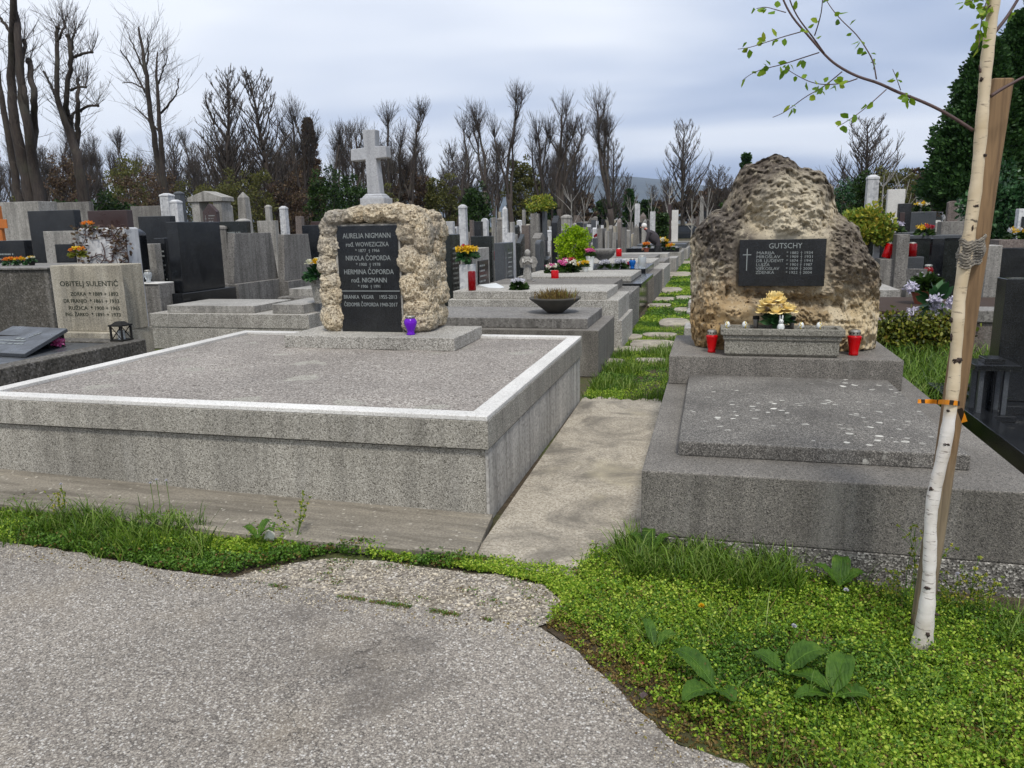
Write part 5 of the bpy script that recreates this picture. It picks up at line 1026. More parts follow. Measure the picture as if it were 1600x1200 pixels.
wf = thing('flower_arrangement', 'big bunch of lilac white flowers hanging over the creeper wall', 'flowers', (ony(1448, 485, 9.4)[0], 9.4, wzt), 'flower arrangements on graves'); wc = ony(1449, 482, 9.4)
for k in range(9): 
    p = np.array(wc) + np.r_[r3.normal(size=1) * .13, r3.normal(size=1) * .05, r3.normal(size=1) * .12]; petals('bloom', p, .075, 60, M['lilacfl'], wf, r3, .04, .016, .9)
n = 26; d = r3.normal(size=(n, 3)); d /= np.linalg.norm(d, axis=1, keepdims=True); leaves('foliage', np.array(wc) + [.08, .05, .06] + d * .05, d, r3.uniform(.14, .24, n), np.full(n, .05), M['laurel'], wf, ORG[wf.name], r3)
# polished wall tomb and stones behind it
bx0, bx1 = ony(1352, 370, 15.4)[0], ony(1500, 370, 15.4)[0]; bz = ony(1430, 368, 15.4)[2]
pw = thing('wall_tomb', 'long polished dark granite wall tomb behind the boulder on the right', 'grave', ((bx0 + bx1) / 2, 15.4, GZ), GR); build('wall', MB().box(bx0, bx1, 15.4, 15.75, GZ, bz - .06), M['blackgreen'], pw, bevel=.005); build('capping', MB().box(bx0 - .02, bx1 + .02, 15.37, 15.8, bz - .059, bz), M['greygr'], pw, bevel=.005)
hy('slim pale post pedestal below the variegated shrub', 1366, 1376, 366, 15.0, 'marble', 'pillar', group=GR)
hy('square grey granite pillar with a bright edge before the polished wall', 1399, 1419, 366, 14.4, 'concrete', 'slab', t=.3, group=GR, base=.5)
hy('upright plain black plate before the polished wall', 1456, 1475, 372, 14.0, 'black', group=GR, base=.3)
hy('grey granite block plinth carrying the tilted red lantern', 1371, 1397, 404, 14.6, 'concrete', group=GR, t=.5)
lantern('grave_lantern', 'bright red lantern leaning on the grey granite block', (ony(1384, 403, 14.6)[0], 14.6, ony(1384, 403, 14.6)[2]), .075, .27, M['redglass'], 2, True, (0, .25, 0))
lantern('grave_lantern', 'reflection of the leaning red lantern, built solid behind the bright edged pillar', (ony(1424, 401, 14.9)[0], 14.9, ony(1424, 401, 14.9)[2]), .08, .25, M['darkred'], 2); headstone('narrow dark plinth block under the half hidden red lantern', ony(1426, 401, 14.9)[0], 14.9, .3, ony(1424, 401, 14.9)[2] - GZ, .3, 'slab', 'greygr', group=GR)  # this lantern is a reflection in the polished wall, built as a solid copy
vq = ony(1430, 449, 12.6); vt = thing('flower_vase', 'empty tapering grey granite vase before the polished wall', 'vase', (vq[0], 12.6, vq[2])); build('cup', MB().lathe([(.10, 0), (.11, .02), (.145, .25), (.15, .27), (.12, .27), (.1, .2)], 4, (vq[0], 12.6, vq[2])), M['concrete'], vt); build('foot', MB().box(vq[0] - .15, vq[0] + .15, 12.45, 12.75, GZ, vq[2] - .001), M['concrete'], vt)
lantern('grave_lantern', 'dark red round lantern right of the empty granite vase', (ony(1449, 438, 12.9)[0], 12.9, ony(1449, 438, 12.9)[2]), .07, .24, M['darkred'], 1); headstone('low granite block under the dark red round lantern', ony(1449, 438, 12.9)[0], 12.9, .32, ony(1449, 438, 12.9)[2] - GZ, .3, 'slab', 'greygr', group=GR)
hy('white marble pillar headstone with a domed cap right of the boulder top', 1354, 1374, 276, 19, 'marble', 'pillar', group=GR)
hy('square pale panel headstone on a dark granite frame', 1387, 1414, 296, 22, 'coping', 'slab', group=GR, base=1.5, basemat='greygr')
hy('speckled concrete post with a flat cap right of the birch', 1537, 1560, 383, 11.8, 'concrete_l', 'slab', t=.35, group=GR, base=.2)
hy('polished dark slab headstone at the right edge beside the concrete post', 1563, 1640, 387, 12.2, 'black', group=GR)
hy('rough grey slab headstone left of the birch stake', 1468, 1506, 346, 17, 'concrete', group=GR, t=.3)
hy('pale relief carved headstone left of the birch trunk', 1481, 1497, 314, 21, 'brownstone', 'arch', group=GR)
hy('grey weathered headstone left of the birch trunk behind the relief one', 1496, 1514, 311, 23, 'concrete', 'slab', group=GR)
hy('white edged stele with a dark plaque at the right edge', 1590, 1625, 326, 14.5, 'marble', 'slab', group=GR, plate=('black', .15, .85, .55, .93), ins=True)
hy('tapered pale obelisk left of the dark conifer', 1432, 1446, 294, 26, 'concrete_l', 'obelisk', group=GR)
hy('grey shouldered headstone under the dark conifer', 1449, 1462, 306, 25, 'concrete', 'shoulder', group=GR)
hy('dark columned headstone frame below the square pale panel', 1404, 1424, 318, 19.5, 'black', 'slab', group=GR, plate=('redgr', .1, .5, .4, .9))
hy('pale obelisk standing left of the boulder top in the distance', 1093, 1101, 310, 40, 'concrete_l', 'obelisk', group=GR)
for k, (a, b_, Y, r, cols, lab) in enumerate([(1445, 362, 15.5, .17, ['orangefl', 'yellowfl', 'redfl'], 'orange and yellow flame flowers on the polished wall tomb'), (1440, 325, 22, .2, ['yellowfl', 'rosewhite'], 'yellow flower bunch left of the relief carved headstone'), (1588, 368, 13.4, .16, ['whitefl', 'yellowfl'], 'white and yellow flowers at the right edge below the plaque stele'), (1400, 357, 18.5, .2, ['lilacfl'], 'pale lilac flowers below the square pale panel')]):
    p = ony(a, b_, Y); pot_bouquet(lab, (p[0], Y, p[2] - r * .6), r, cols, M['greygr'], (r * .5, .02), seed=70 + k, leafm='hedge', leafn=60)
headstone('dark block pedestal under the right edge flowers', ony(1588, 380, 13.4)[0], 13.4, .6, ony(1588, 374, 13.4)[2] - GZ, .4, 'slab', 'brownstone', group=GR)
headstone('grey ledge pedestal under the yellow flower bunch', ony(1440, 330, 22)[0], 22, .6, ony(1440, 331, 22)[2] - GZ, .4, 'slab', 'greygr', group=GR)
headstone('dark ledge pedestal under the pale lilac flowers', ony(1400, 362, 18.5)[0], 18.5, .9, ony(1400, 363, 18.5)[2] - GZ, .4, 'slab', 'greygr', group=GR)

# --- back rows picked out by hand in the centre
GB = 'headstones of the middle block'
hy('tall square white pillar headstone on a stepped white base', 717, 729, 322, 19, 'marble', 'pillar', group=GB)
hy('pointed white obelisk with a needle tip on a grey base', 784, 794, 322, 21, 'marble', 'obelisk', group=GB, basemat='concrete_l')
hy('small round topped white stele between the white pillar and the obelisk', 753, 762, 341, 18, 'marble', 'round', group=GB)
hy('small pale square headstone right behind the tufa arch', 698, 709, 346, 18, 'marble', 'slab', group=GB)
hy('slim grey white headstone left of the needle obelisk', 768, 775, 340, 24, 'concrete_l', 'taper', group=GB)
hy('pale pinkish stone figure pillar near the white pillar', 733, 741, 344, 20, 'brownstone', 'shoulder', group=GB)
hy('dark black tall slab between the white pillar and round stele', 742, 753, 346, 17.5, 'black', 'slab', group=GB)
hy('wide dark headstone under the small white round stele', 737, 770, 369, 14.5, 'blackgreen', 'slab', group=GB)
hy('tall pale stele right of the needle obelisk', 797, 804, 347, 18, 'concrete_l', 'taper', group=GB)
hy('white statue topped pillar behind the angel', 815, 822, 328, 26, 'concrete_l', 'shoulder', group=GB)
hy('pale pillar between the needle obelisk and the statue pillar', 779, 783, 331, 30, 'beige', 'taper', group=GB)

# --- random fill, every stone its own thing
ORD = 'first second third fourth fifth sixth seventh eighth ninth tenth eleventh twelfth thirteenth fourteenth fifteenth sixteenth seventeenth eighteenth nineteenth twentieth'.split() + ['twenty ' + a for a in 'first second third fourth fifth sixth seventh eighth ninth'.split()] + ['thirtieth'] + ['thirty ' + a for a in 'first second third fourth fifth sixth seventh eighth ninth'.split()] + ['fortieth']
rows = [(-4.25, 14.2, 62, 2.3, 'x-', 'row backing the path graves'), (-7.55, 19, 60, 2.5, 'x+', 'row behind the urn topped stone'), (-8.3, 18, 60, 2.7, 'x-', 'row behind the square dark stone'), (-11.6, 17, 58, 2.6, 'x+', 'row behind the leaning white pillar'),
        (-12.5, 19, 58, 2.9, 'x-', 'row behind the tall tapered pillar'), (-16, 21, 56, 2.9, 'x+', 'row behind the gabled portal'), (-17, 24, 56, 4.0, 'x-', 'row behind the white pillar pair'), (-20.5, 27, 55, 4.2, 'x+', 'row under the leafy bushes'), 
        (6.2, 22, 62, 3.2, 'x-', 'row behind the square pale panel'), (9.6, 25, 64, 3.4, 'x-', 'row behind the rough grey slab'), (10.6, 28, 64, 3.6, 'x+', 'row before the dark conifers'), (13.6, 32, 66, 4.8, 'x-', 'farthest row on the right'), (3.2, 40, 66, 4.0, 'x-', 'row behind the boulder')]
SZ = {'slab': 'squared', 'arch': 'arched', 'round': 'round topped', 'peak': 'gabled', 'taper': 'tapering', 'shoulder': 'shouldered', 'obelisk': 'obelisk', 'pillar': 'pillar', 'cross': 'cross', 'slant': 'slanting', 'step': 'stepped'}
CN = {'concrete': 'grey', 'concrete_l': 'pale grey', 'marble': 'white', 'black': 'black', 'blackgreen': 'dark green', 'greygr': 'dark grey', 'beige': 'beige', 'brownstone': 'brownish', 'redgr': 'red brown'}
rg = random.Random(77); flowers = []
for X, ya, yb, st, face, rn in rows:
    y = ya; k = 0
    while y < yb:
        sh = rg.choices(['slab', 'arch', 'round', 'peak', 'taper', 'shoulder', 'obelisk', 'pillar', 'cross', 'step'], [8, 3, 1, 2, 4, 2, 3, 3, 2, 2])[0]; mt = rg.choices(list(CN), [5, 8, 6, 4, 2, 2, 2, 3, 1])[0]
        h = rg.uniform(.85, 1.65) * (1.2 if sh in ('obelisk', 'pillar') else 1); w = rg.uniform(.5, 1.05) if sh not in ('obelisk', 'pillar', 'taper') else rg.uniform(.3, .42)
        size = 'tall' if h > 1.4 else 'low' if h < 1.05 else 'medium'
        nm = 'headstone' if sh not in ('cross',) else 'stone_cross'; x = X + rg.uniform(-.25, .25)
        headstone(f'{size} {CN[mt]} {SZ[sh]} headstone, {ORD[k]} in the {rn}', x, y, w, h, rg.uniform(.14, .3), sh, mt, face, simple=True, rz=rg.uniform(-.08, .08), group='headstones in the back rows', name=nm, ins=(y < 34 and sh in ('slab', 'arch', 'taper', 'peak', 'step')), plate=('black', .2, .8, .4, .85) if (sh in ('slab', 'step') and mt not in ('black', 'blackgreen', 'greygr') and rg.random() < .4) else None)
        if rg.random() < .33 and len(flowers) < 34: flowers.append((x + (.5 if face == 'x+' else -.5), y, ORD[k], rn))
        k += 1; y += st * rg.uniform(.6, 1.05) * .82
# a far field across the cross path
k = 0
for Y in (64, 72, 82, 94):
    for i in range(19):
        X = -17 + i * 1.62 + rg.uniform(-.7, .7); sh = rg.choice(['slab', 'arch', 'taper', 'obelisk', 'cross', 'shoulder']); mt = rg.choice(['concrete_l', 'marble', 'concrete', 'beige', 'black', 'brownstone'])
        headstone(f'distant {CN[mt]} {SZ[sh]} headstone, {ORD[i]} from the left, {["nearest", "second", "third", "farthest"][(Y > 66) + (Y > 76) + (Y > 90)]} far row', X, Y + rg.uniform(-1, 1), rg.uniform(.5, 1.1), rg.uniform(.9, 2.0), .3, sh, mt, 'y-', simple=True, group='headstones of the far field')
cf = ['redfl', 'pinkfl', 'yellowfl', 'orangefl', 'whitefl', 'redfl']; nmc = {'redfl': 'red', 'pinkfl': 'pink', 'yellowfl': 'yellow', 'orangefl': 'orange', 'whitefl': 'white'}
for k, (x, y, o_, rn) in enumerate(flowers):
    c = cf[k % 6]; r2_ = np.random.default_rng(100 + k); n = 90; d = r2_.normal(size=(n, 3)); d /= np.linalg.norm(d, axis=1, keepdims=True); d[:, 2] = abs(d[:, 2]); z = .75
    t = thing('flower_arrangement', f'{nmc[c]} flowers before the {o_} headstone of the {rn}', 'flowers', (x, y, GZ), 'flowers in the back rows')
    build('flower_stand', MB().box(x - .22, x + .22, y - .22, y + .22, GZ, z - .08).lathe([(.1, 0), (.16, .12)], 10, (x, y, z - .0799)), M['concrete_l'], t); leaves('blooms', np.array([x, y, z + .12]) + d * .13, d, np.full(n, .11), np.full(n, .05), M[c], t, ORG[t.name], r2_)
# ================================================================== person bending over a grave
def person(loc):
    x, y, z = loc; t = thing('person', 'person in a dark jacket with white hair bending over a grave', 'person', loc)
    # facing -x, leaning forward
    J = {'pel': (0, 0, .93), 'spine': (-.13, 0, 1.13), 'chest': (-.31, 0, 1.33), 'neck': (-.43, 0, 1.45), 'head': (-.52, 0, 1.54), 'hl': (.02, -.10, .90), 'kl': (-.05, -.11, .48), 'al': (.03, -.11, .07), 'tl': (-.14, -.12, .03),
         'hr': (.0, .10, .90), 'kr': (.12, .11, .49), 'ar': (.22, .11, .08), 'tr': (.06, .12, .03), 'sl': (-.33, -.19, 1.33), 'el': (-.40, -.21, 1.05), 'wl': (-.50, -.19, .80), 'sr': (-.33, .19, 1.33), 'er': (-.42, .2, 1.06), 'wr': (-.55, .16, .82), 'pl': (-.53, -.185, .735), 'pr': (-.58, .155, .755)}
    E_ = [('pel', 'spine'), ('spine', 'chest'), ('chest', 'neck'), ('neck', 'head'), ('pel', 'hl'), ('hl', 'kl'), ('kl', 'al'), ('al', 'tl'), ('pel', 'hr'), ('hr', 'kr'), ('kr', 'ar'), ('ar', 'tr'), ('chest', 'sl'), ('sl', 'el'), ('el', 'wl'), ('wl', 'pl'), ('chest', 'sr'), ('sr', 'er'), ('er', 'wr'), ('wr', 'pr')]
    Rr = dict(pel=.15, spine=.15, chest=.155, neck=.062, head=.088, hl=.095, kl=.07, al=.05, tl=.04, hr=.095, kr=.07, ar=.05, tr=.04, sl=.08, el=.058, wl=.034, pl=.03, sr=.08, er=.058, wr=.034, pr=.03)
    names = list(J); pos = [Vector(J[n]) for n in names]; ed = [(names.index(a), names.index(b)) for a, b in E_]; rad = [Rr[n] for n in names]
    for s, w, p in ((-1, 'wl', 'pl'), (1, 'wr', 'pr')):
        P = Vector(J[p]); d = (P - Vector(J[w])).normalized(); side = Vector((0, 1, 0))
        for k in range(5):
            o = (k - 1.6) * .017; ln = (.07, .078, .074, .06, .045)[k]; st = P + side * o * (1 if k < 4 else 1.4); m1 = st + (d + side * (o * 4 if k == 4 else 0)) * ln * .55; m2 = m1 + (d + Vector((-.5, 0, .0))).normalized() * ln * .5
            i = len(pos); pos += [st + d * .015, m1, m2]; rad += [.0095, .009, .0075]; ed += [(names.index(p), i), (i, i + 1), (i + 1, i + 2)]
    me = bpy.data.meshes.new('body'); me.from_pydata([tuple(p) for p in pos], ed, []); o = link('body', me, [M['coat']], t); sk = o.modifiers.new('skin', 'SKIN'); sv = me.skin_vertices[0].data
    for i, r in enumerate(rad): sv[i].radius = (r, r)
    sv[0].use_root = True; sk.use_smooth_shade = True; ss = o.modifiers.new('sub', 'SUBSURF'); ss.levels = ss.render_levels = 1
    bpy.context.view_layer.update(); dg = bpy.context.evaluated_depsgraph_get(); m2 = bpy.data.meshes.new_from_object(o.evaluated_get(dg)); o.modifiers.clear(); o.data = m2; m2.materials.clear()
    for k in ('coat', 'trousers', 'skin'): m2.materials.append(M[k])
    for p in m2.polygons:
        c = p.center; p.use_smooth = True
        p.material_index = 2 if (c.z > 1.47 and c.x < -.43) or (c.z < .80 and c.x < -.42) else 1 if c.z < .86 and c.x > -.35 else 0
    hd = Vector((-.555, 0, 1.55))
    def sub(n, mb, m): ORG['_p'] = 0; me = mb.mesh(n); return link(n, me, m, t, smooth=True)
    sub('hair', MB().blob(hd + Vector((.035, 0, .04)), (.105, .098, .10), 3, .05, 3), M['hair']); sub('scarf', MB().lathe([(.075, -.03), (.09, 0), (.07, .04)], 14, (-.445, 0, 1.455)), M['scarf'])
    f = MB().blob(hd + Vector((-.095, 0, -.02)), (.028, .014, .02), 2, 0, 1); 
    for s in (-1, 1): f.blob(hd + Vector((-.02, s * .092, -.01)), (.02, .01, .03), 2, 0, 1)
    sub('nose_and_ears', f, M['skin']); f = MB()
    for s in (-1, 1): f.blob(hd + Vector((-.085, s * .034, .018)), (.008, .012, .008), 2, 0, 1)
    f.blob(hd + Vector((-.08, 0, -.062)), (.008, .026, .006), 2, 0, 1); sub('eyes_and_mouth', f, M['dark'])
    cm = MB().blob((-.17, 0, 1.14), (.2, .2, .34), 3, .06, 2); ca, sa = math.cos(-.7), math.sin(-.7); cm.v = [((vx + .17) * ca + (vz - 1.14) * sa - .17, vy, -(vx + .17) * sa + (vz - 1.14) * ca + 1.14) for vx, vy, vz in cm.v]; sub('jacket', cm, M['coat'])
person((ony(1026, 370, 30)[0] + .05, 30.0, GZ))
# parked car far behind
cq = ony(1078, 345, 62); ct = thing('parked_car', 'dark parked car far away behind the graves left of the boulder', 'car', (cq[0], 62, GZ)); x, y = cq[0], 62
sec = [(-.85, .25), (.85, .25), (.85, .8), (.72, .95), (.58, 1.42), (-.58, 1.42), (-.72, .95), (-.85, .8)]
body = [(-2.1, .28), (2.1, .28), (2.15, .72), (1.9, .86), (1.1, .95), (-1.7, .98), (-2.1, .9)]
build('body', MB().prism(body, lambda q, d: (x + q[0], y + d, GZ + q[1]), .85, -.85), M['carpaint'], ct, bevel=.05); build('cabin', MB().hexa([(x - 1.65, y - .78, GZ + .96), (x + 1.05, y - .78, GZ + .96), (x + 1.05, y + .78, GZ + .96), (x - 1.65, y + .78, GZ + .96)], [(x - 1.1, y - .6, GZ + 1.45), (x + .35, y - .6, GZ + 1.45), (x + .35, y + .6, GZ + 1.45), (x - 1.1, y + .6, GZ + 1.45)]), M['carglass'], ct, bevel=.05)
build('roof', MB().box(x - 1.1, x + .35, y - .6, y + .6, GZ + 1.452, GZ + 1.49), M['carpaint'], ct)
for dx in (-1.35, 1.35):
    for s in (-1, 1): wh = MB().lathe([(.32, -.1), (.34, -.06), (.34, .06), (.32, .1)], 18); wh.v = [(x + dx + a, y + s * .8 + c, GZ + .34 + b) for a, b, c in wh.v]; build('wheel', wh, M['tyre'], ct, smooth=False)

# ================================================================== trees
def walk(rg, p, d, L, n, wob, up):
    pts = [Vector(p)]; d = Vector(d).normalized()
    for i in range(n):
        d = (d + Vector((rg.gauss(0, wob), rg.gauss(0, wob), rg.gauss(0, wob) + up))).normalized(); pts.append(pts[-1] + d * (L / n))
    return pts, d
def lin(a, b, n): return [a + (b - a) * i / (n - 1) for i in range(n)]
def shoots(rg, mb, p, d, n, L, r, spread=.7, sub=3, up=.12):
    for k in range(n):
        dd = (Vector(d) + Vector((rg.gauss(0, spread), rg.gauss(0, spread), rg.gauss(.25, .25)))).normalized(); l = L * rg.uniform(.55, 1.1); pts, _ = walk(rg, p, dd, l, 4, .09, up); mb.tube(pts, lin(r, r * .35, 5), 3, cap=False)
        for q in range(sub):
            i = rg.randint(1, 3); d2 = (pts[i + 1] - pts[i]).normalized() + Vector((rg.gauss(0, .5), rg.gauss(0, .5), rg.gauss(.1, .2))); p2, _ = walk(rg, pts[i], d2, l * rg.uniform(.2, .4), 2, .1, .1); mb.tube(p2, [r * .5, r * .4, r * .25], 3, cap=False)
def side_twigs(rg, mb, pts, rads, every, L, r, skip=.25):
    acc = 0; tot = sum((pts[i + 1] - pts[i]).length for i in range(len(pts) - 1)); s = 0
    for i in range(len(pts) - 1):
        seg = pts[i + 1] - pts[i]; l = seg.length; s += l
        if s < tot * skip: continue
        for k in range(max(0, int(l / every + rg.random()))):
            q = pts[i] + seg * rg.random(); a = rg.uniform(0, 2 * PI); d = Vector((math.cos(a), math.sin(a), rg.uniform(.1, .9))); shoots(rg, mb, q, d, 1, L * rg.uniform(.5, 1.2), r, .3, 3, .09)
def pollard(seed, H, r0, nl=3, headf=.68, spread=.32):
    rg = random.Random(seed); tr = MB(); cr = MB(); ht = H * rg.uniform(.2, .38); tp, d = walk(rg, (0, 0, -.3), (rg.gauss(0, .05), rg.gauss(0, .05), 1), ht + .3, 6, .05, .05); tr.tube(tp, [r0 * 1.3, r0 * 1.08, r0, r0 * .95, r0 * .92, r0 * .9, r0 * .85], 9)
    def brush(pts, f0, every, L):
        """short curved shoots that thicken towards the end of a limb"""
        tot = sum((pts[i + 1] - pts[i]).length for i in range(len(pts) - 1)); n = int(tot * (1 - f0) / every)
        for k in range(n):
            f = f0 + (1 - f0) * (k + rg.random()) / n; x = f * (len(pts) - 1); i = min(len(pts) - 2, int(x)); q = pts[i] + (pts[i + 1] - pts[i]) * (x - i); a = rg.uniform(0, 2 * PI); shoots(rg, cr, q, (math.cos(a) * .9, math.sin(a) * .9, rg.uniform(.3, 1.0)), 1, L * rg.uniform(.5, 1.15) * (.65 + .35 * f), .0135, .2, 4, .13)
    for k in range(nl):
        a = 2 * PI * k / nl + rg.uniform(-.5, .5); sp = spread * rg.uniform(.5, 1.2) if nl > 1 else .06; L = (H * headf - ht) * rg.uniform(.78, 1.12); r1 = r0 * rg.uniform(.5, .66)
        st = tp[-1 - (rg.randint(0, 2) if nl > 2 else 0)]; lp, ld = walk(rg, st, (math.cos(a) * sp, math.sin(a) * sp, 1), L, 8, .13, .2); tr.tube(lp, lin(r1, r1 * .5, 9), 7); brush(lp, .3, .10, H * .15); ends = [(lp[-1], ld, 1.0)]
        for q in range(rg.randint(1, 2)):
            i = rg.randint(3, 7); a2 = rg.uniform(0, 2 * PI); bp_, bd = walk(rg, lp[i], (math.cos(a2), math.sin(a2), rg.uniform(.5, 1.1)), H * rg.uniform(.07, .15), 4, .12, .3); tr.tube(bp_, lin(r1 * .45, r1 * .27, 5), 5); ends.append((bp_[-1], bd, .75)); brush(bp_, .2, .11, H * .12)
        for e, ed_, m in ends: tr.blob(e, (r1 * .6,) * 3, 1, .35, 2, seed + k); shoots(rg, cr, e, ed_ * .3 + Vector((0, 0, .7)), rg.randint(18, 26), H * .18 * m, .016, .6, 5, .1)
    return tr, cr
def natural(seed, H, r0, ang=.75, dens=1.0, low=.22, widthf=.42):
    rg = random.Random(seed); tr = MB(); cr = MB(); tp, d = walk(rg, (0, 0, -.3), (rg.gauss(0, .03), rg.gauss(0, .03), 1), H * .97, 12, .035, .06); tr.tube(tp, lin(r0 * 1.15, .02, 13), 8)
    nb = int(38 * dens)
    for k in range(nb):
        f = low + (.96 - low) * (k + rg.random()) / nb; i = min(11, int(f * 12)); p = tp[i] + (tp[i + 1] - tp[i]) * (f * 12 - i); a = k * 2.4 + rg.uniform(-.4, .4); L = H * widthf * (1 - f) ** .6 * rg.uniform(.65, 1.1) + .4; rr = max(.016, r0 * .45 * (1 - f) + .012)
        lp, ld = walk(rg, p, (math.cos(a) * ang, math.sin(a) * ang, .6), L, 6, .08, .10); tr.tube(lp, lin(rr, .012, 7), 5)
        for q in range(int(7 * dens) + 2):
            j = rg.randint(1, 5); s_ = rg.choice((-1, 1)); dd = (lp[j + 1] - lp[j]).normalized(); sd = dd.cross(Vector((0, 0, 1))).normalized() * s_; l2 = L * rg.uniform(.2, .42); p2, _ = walk(rg, lp[j], dd * .7 + sd * .7 + Vector((0, 0, .3)), l2, 4, .1, .1); cr.tube(p2, lin(max(.010, rr * .4), .006, 5), 3, cap=False)
            for w_ in range(3): m = rg.randint(1, 3); p3, _ = walk(rg, p2[m], (p2[m + 1] - p2[m]).normalized() + Vector((rg.gauss(0, .5), rg.gauss(0, .5), .3)), l2 * .45, 2, .1, .1); cr.tube(p3, [.010, .009, .006], 3, cap=False)
    return tr, cr
def put_tree(proto, loc, s, rz, label, group, name='bare_tree', sxy=1.0):
    o = thing(name, label, 'tree', loc, group, rz); o.scale = (s * sxy, s * sxy, s)
    for pn, me in (('trunk', proto[0]), ('crown', proto[1])):
        c = bpy.data.objects.new(pn, me); COL.objects.link(c); c.parent = o
    return o
def mk(tc, H, bark='bark'): 
    a = tc[0].mesh('trunk'); b = tc[1].mesh('crown')
    for m_ in (a, b): m_.materials.append(M[bark]); m_.polygons.foreach_set('use_smooth', [True] * len(m_.polygons))
    return (a, b, H)
PR = [mk(pollard(s, 12, r, nl, hf, sp), 12, 'bark2' if s % 2 else 'bark') for s, r, nl, hf, sp in [(1, .25, 3, .78, .17), (2, .22, 2, .8, .17), (3, .22, 3, .78, .2), (4, .25, 4, .78, .15), (5, .21, 1, .8, .08), (6, .23, 3, .82, .12)]]
NAT = [mk(natural(11, 9, .17, .62, 1.1, .2, .42), 9), mk(natural(12, 9, .14, .55, 1.0, .18, .30), 9), mk(natural(13, 8, .2, .8, 1.25, .16, .52), 8), mk(natural(14, 9, .16, .34, 1.0, .28, .40), 9), mk(natural(15, 9, .15, .38, 1.0, .22, .36), 9)]
def tree_at(proto, pxx, ytop, Y, rz, label, group='bare trees along the edge of the cemetery', sxy=1.0):
    p = ony(pxx, ytop - (6 if group.startswith('bare trees along') else 0), Y); return put_tree(proto, (p[0], Y, GZ), (p[2] - GZ) / proto[2], rz, label, group, sxy=sxy)
# the two nearest big ones on the left, limb by limb
def limb_tree(label, Y, limbs, seed, twL, every):
    rg = random.Random(seed); p0 = ony(limbs[0][0][0], 300, Y); loc = (p0[0], Y, GZ); t = thing('bare_tree', label, 'tree', loc, 'bare trees along the edge of the cemetery'); tr = MB(); cr = MB()
    for L in limbs:
        knob = L[-1] == 'k'; L = [q for q in L if q != 'k']; pts = []; rad_ = []
        for i, (a, b, w_) in enumerate(L): pts.append(ony(a, b, Y + rg.uniform(-.5, .5) * (i > 0))); rad_.append(w_ / 1200 * Y * .5)
        if L[0][1] > 280: pts[0] = np.array([pts[0][0] + .15, Y, GZ - .2]); rad_[0] *= 1.25
        Pq, Rq = resample(pts, rad_, len(L) * 4); Pq = [Vector(p) + Vector((rg.gauss(0, .02), rg.gauss(0, .02), 0)) for p in Pq]; tr.tube(Pq, list(Rq), 9); side_twigs(rg, cr, Pq, None, every, twL, .010, .25 if L[0][1] > 250 else .05)
        if knob: tr.blob(Pq[-1], (Rq[-1] * 1.35,) * 3, 2, .3, 2, seed); shoots(rg, cr, Pq[-1], (0, 0, 1), 13, twL * .75, .009, .7, 4, .08)
    build('trunk', tr, M['bark2'], t, smooth=True); build('crown', cr, M['bark'], t)
limb_tree('largest multi stemmed bare tree at the left edge of the picture', 23, [[(44, 300, 22), (36, 250, 20), (25, 212, 18), (15, 140, 15), (20, 75, 13), (20, 0, 11), (18, -90, 8), 'k'], [(58, 300, 20), (52, 255, 18), (47, 212, 16), (33, 140, 13), (30, 62, 13), (22, 10, 9), (16, -60, 6), 'k'], [(50, 235, 14), (54, 200, 12), (54, 150, 11), (44, 92, 9), 'k'], [(26, 300, 15), (18, 240, 12), (10, 200, 11), (0, 140, 9), (-12, 70, 7), 'k'], [(22, 60, 8), (10, 40, 5), (-6, 20, 4)], [(47, 205, 10), (38, 150, 9), (34, 110, 8), (38, 60, 6), 'k']], 3, 1.5, .22)
limb_tree('pollarded bare tree with lopped arms pointing right, second from the left edge', 25, [[(128, 300, 20), (122, 250, 17), (117, 225, 15), (105, 200, 12), (87, 155, 9), (90, 108, 8), (88, 65, 7), (90, 38, 6), 'k'], [(116, 228, 12), (109, 190, 10), (102, 160, 9), (107, 125, 8), (112, 82, 8), (106, 54, 6), 'k'], [(119, 232, 12), (121, 200, 9), (121, 160, 7), (122, 122, 5), 'k'], [(122, 175, 5), (138, 165, 4.5), (154, 165, 4), 'k'], [(113, 90, 5), (128, 84, 4.5), (144, 81, 4), 'k'], [(108, 142, 5), (122, 136, 4), (137, 136, 3.5), 'k'], [(86, 150, 5), (78, 128, 4), (67, 110, 3)], [(112, 80, 5), (116, 55, 4), (118, 48, 3), 'k'], [(90, 65, 5), (98, 50, 4), (101, 35, 4), 'k'], [(110, 185, 6), (114, 178, 5), (121, 172, 4)]], 4, 1.5, .12)
limb_tree('tall slim forked bare tree with feathery upright twigs, third from the left edge', 34, [[(251, 300, 12), (247, 255, 11), (241, 212, 9), (232, 155, 8), (228, 112, 6.5), (220, 62, 4.5), (214, 36, 2.5)], [(254, 300, 11), (253, 250, 9), (249, 195, 7), (245, 137, 5.5), (244, 110, 3.5), (246, 75, 2)], [(250, 178, 4), (262, 165, 3.5), (275, 150, 2.5), (280, 120, 1.8)], [(232, 155, 4), (210, 110, 3), (185, 75, 1.8)], [(229, 120, 3.5), (216, 90, 2.8), (202, 55, 1.6)], [(228, 108, 3.5), (232, 80, 2.6), (230, 50, 1.5)], [(247, 205, 3.5), (225, 180, 2.6), (208, 165, 1.5)], [(228, 140, 3), (205, 128, 2), (190, 130, 1.2)], [(245, 140, 3), (255, 105, 2.3), (262, 85, 1.4)]], 6, 2.2, .12)
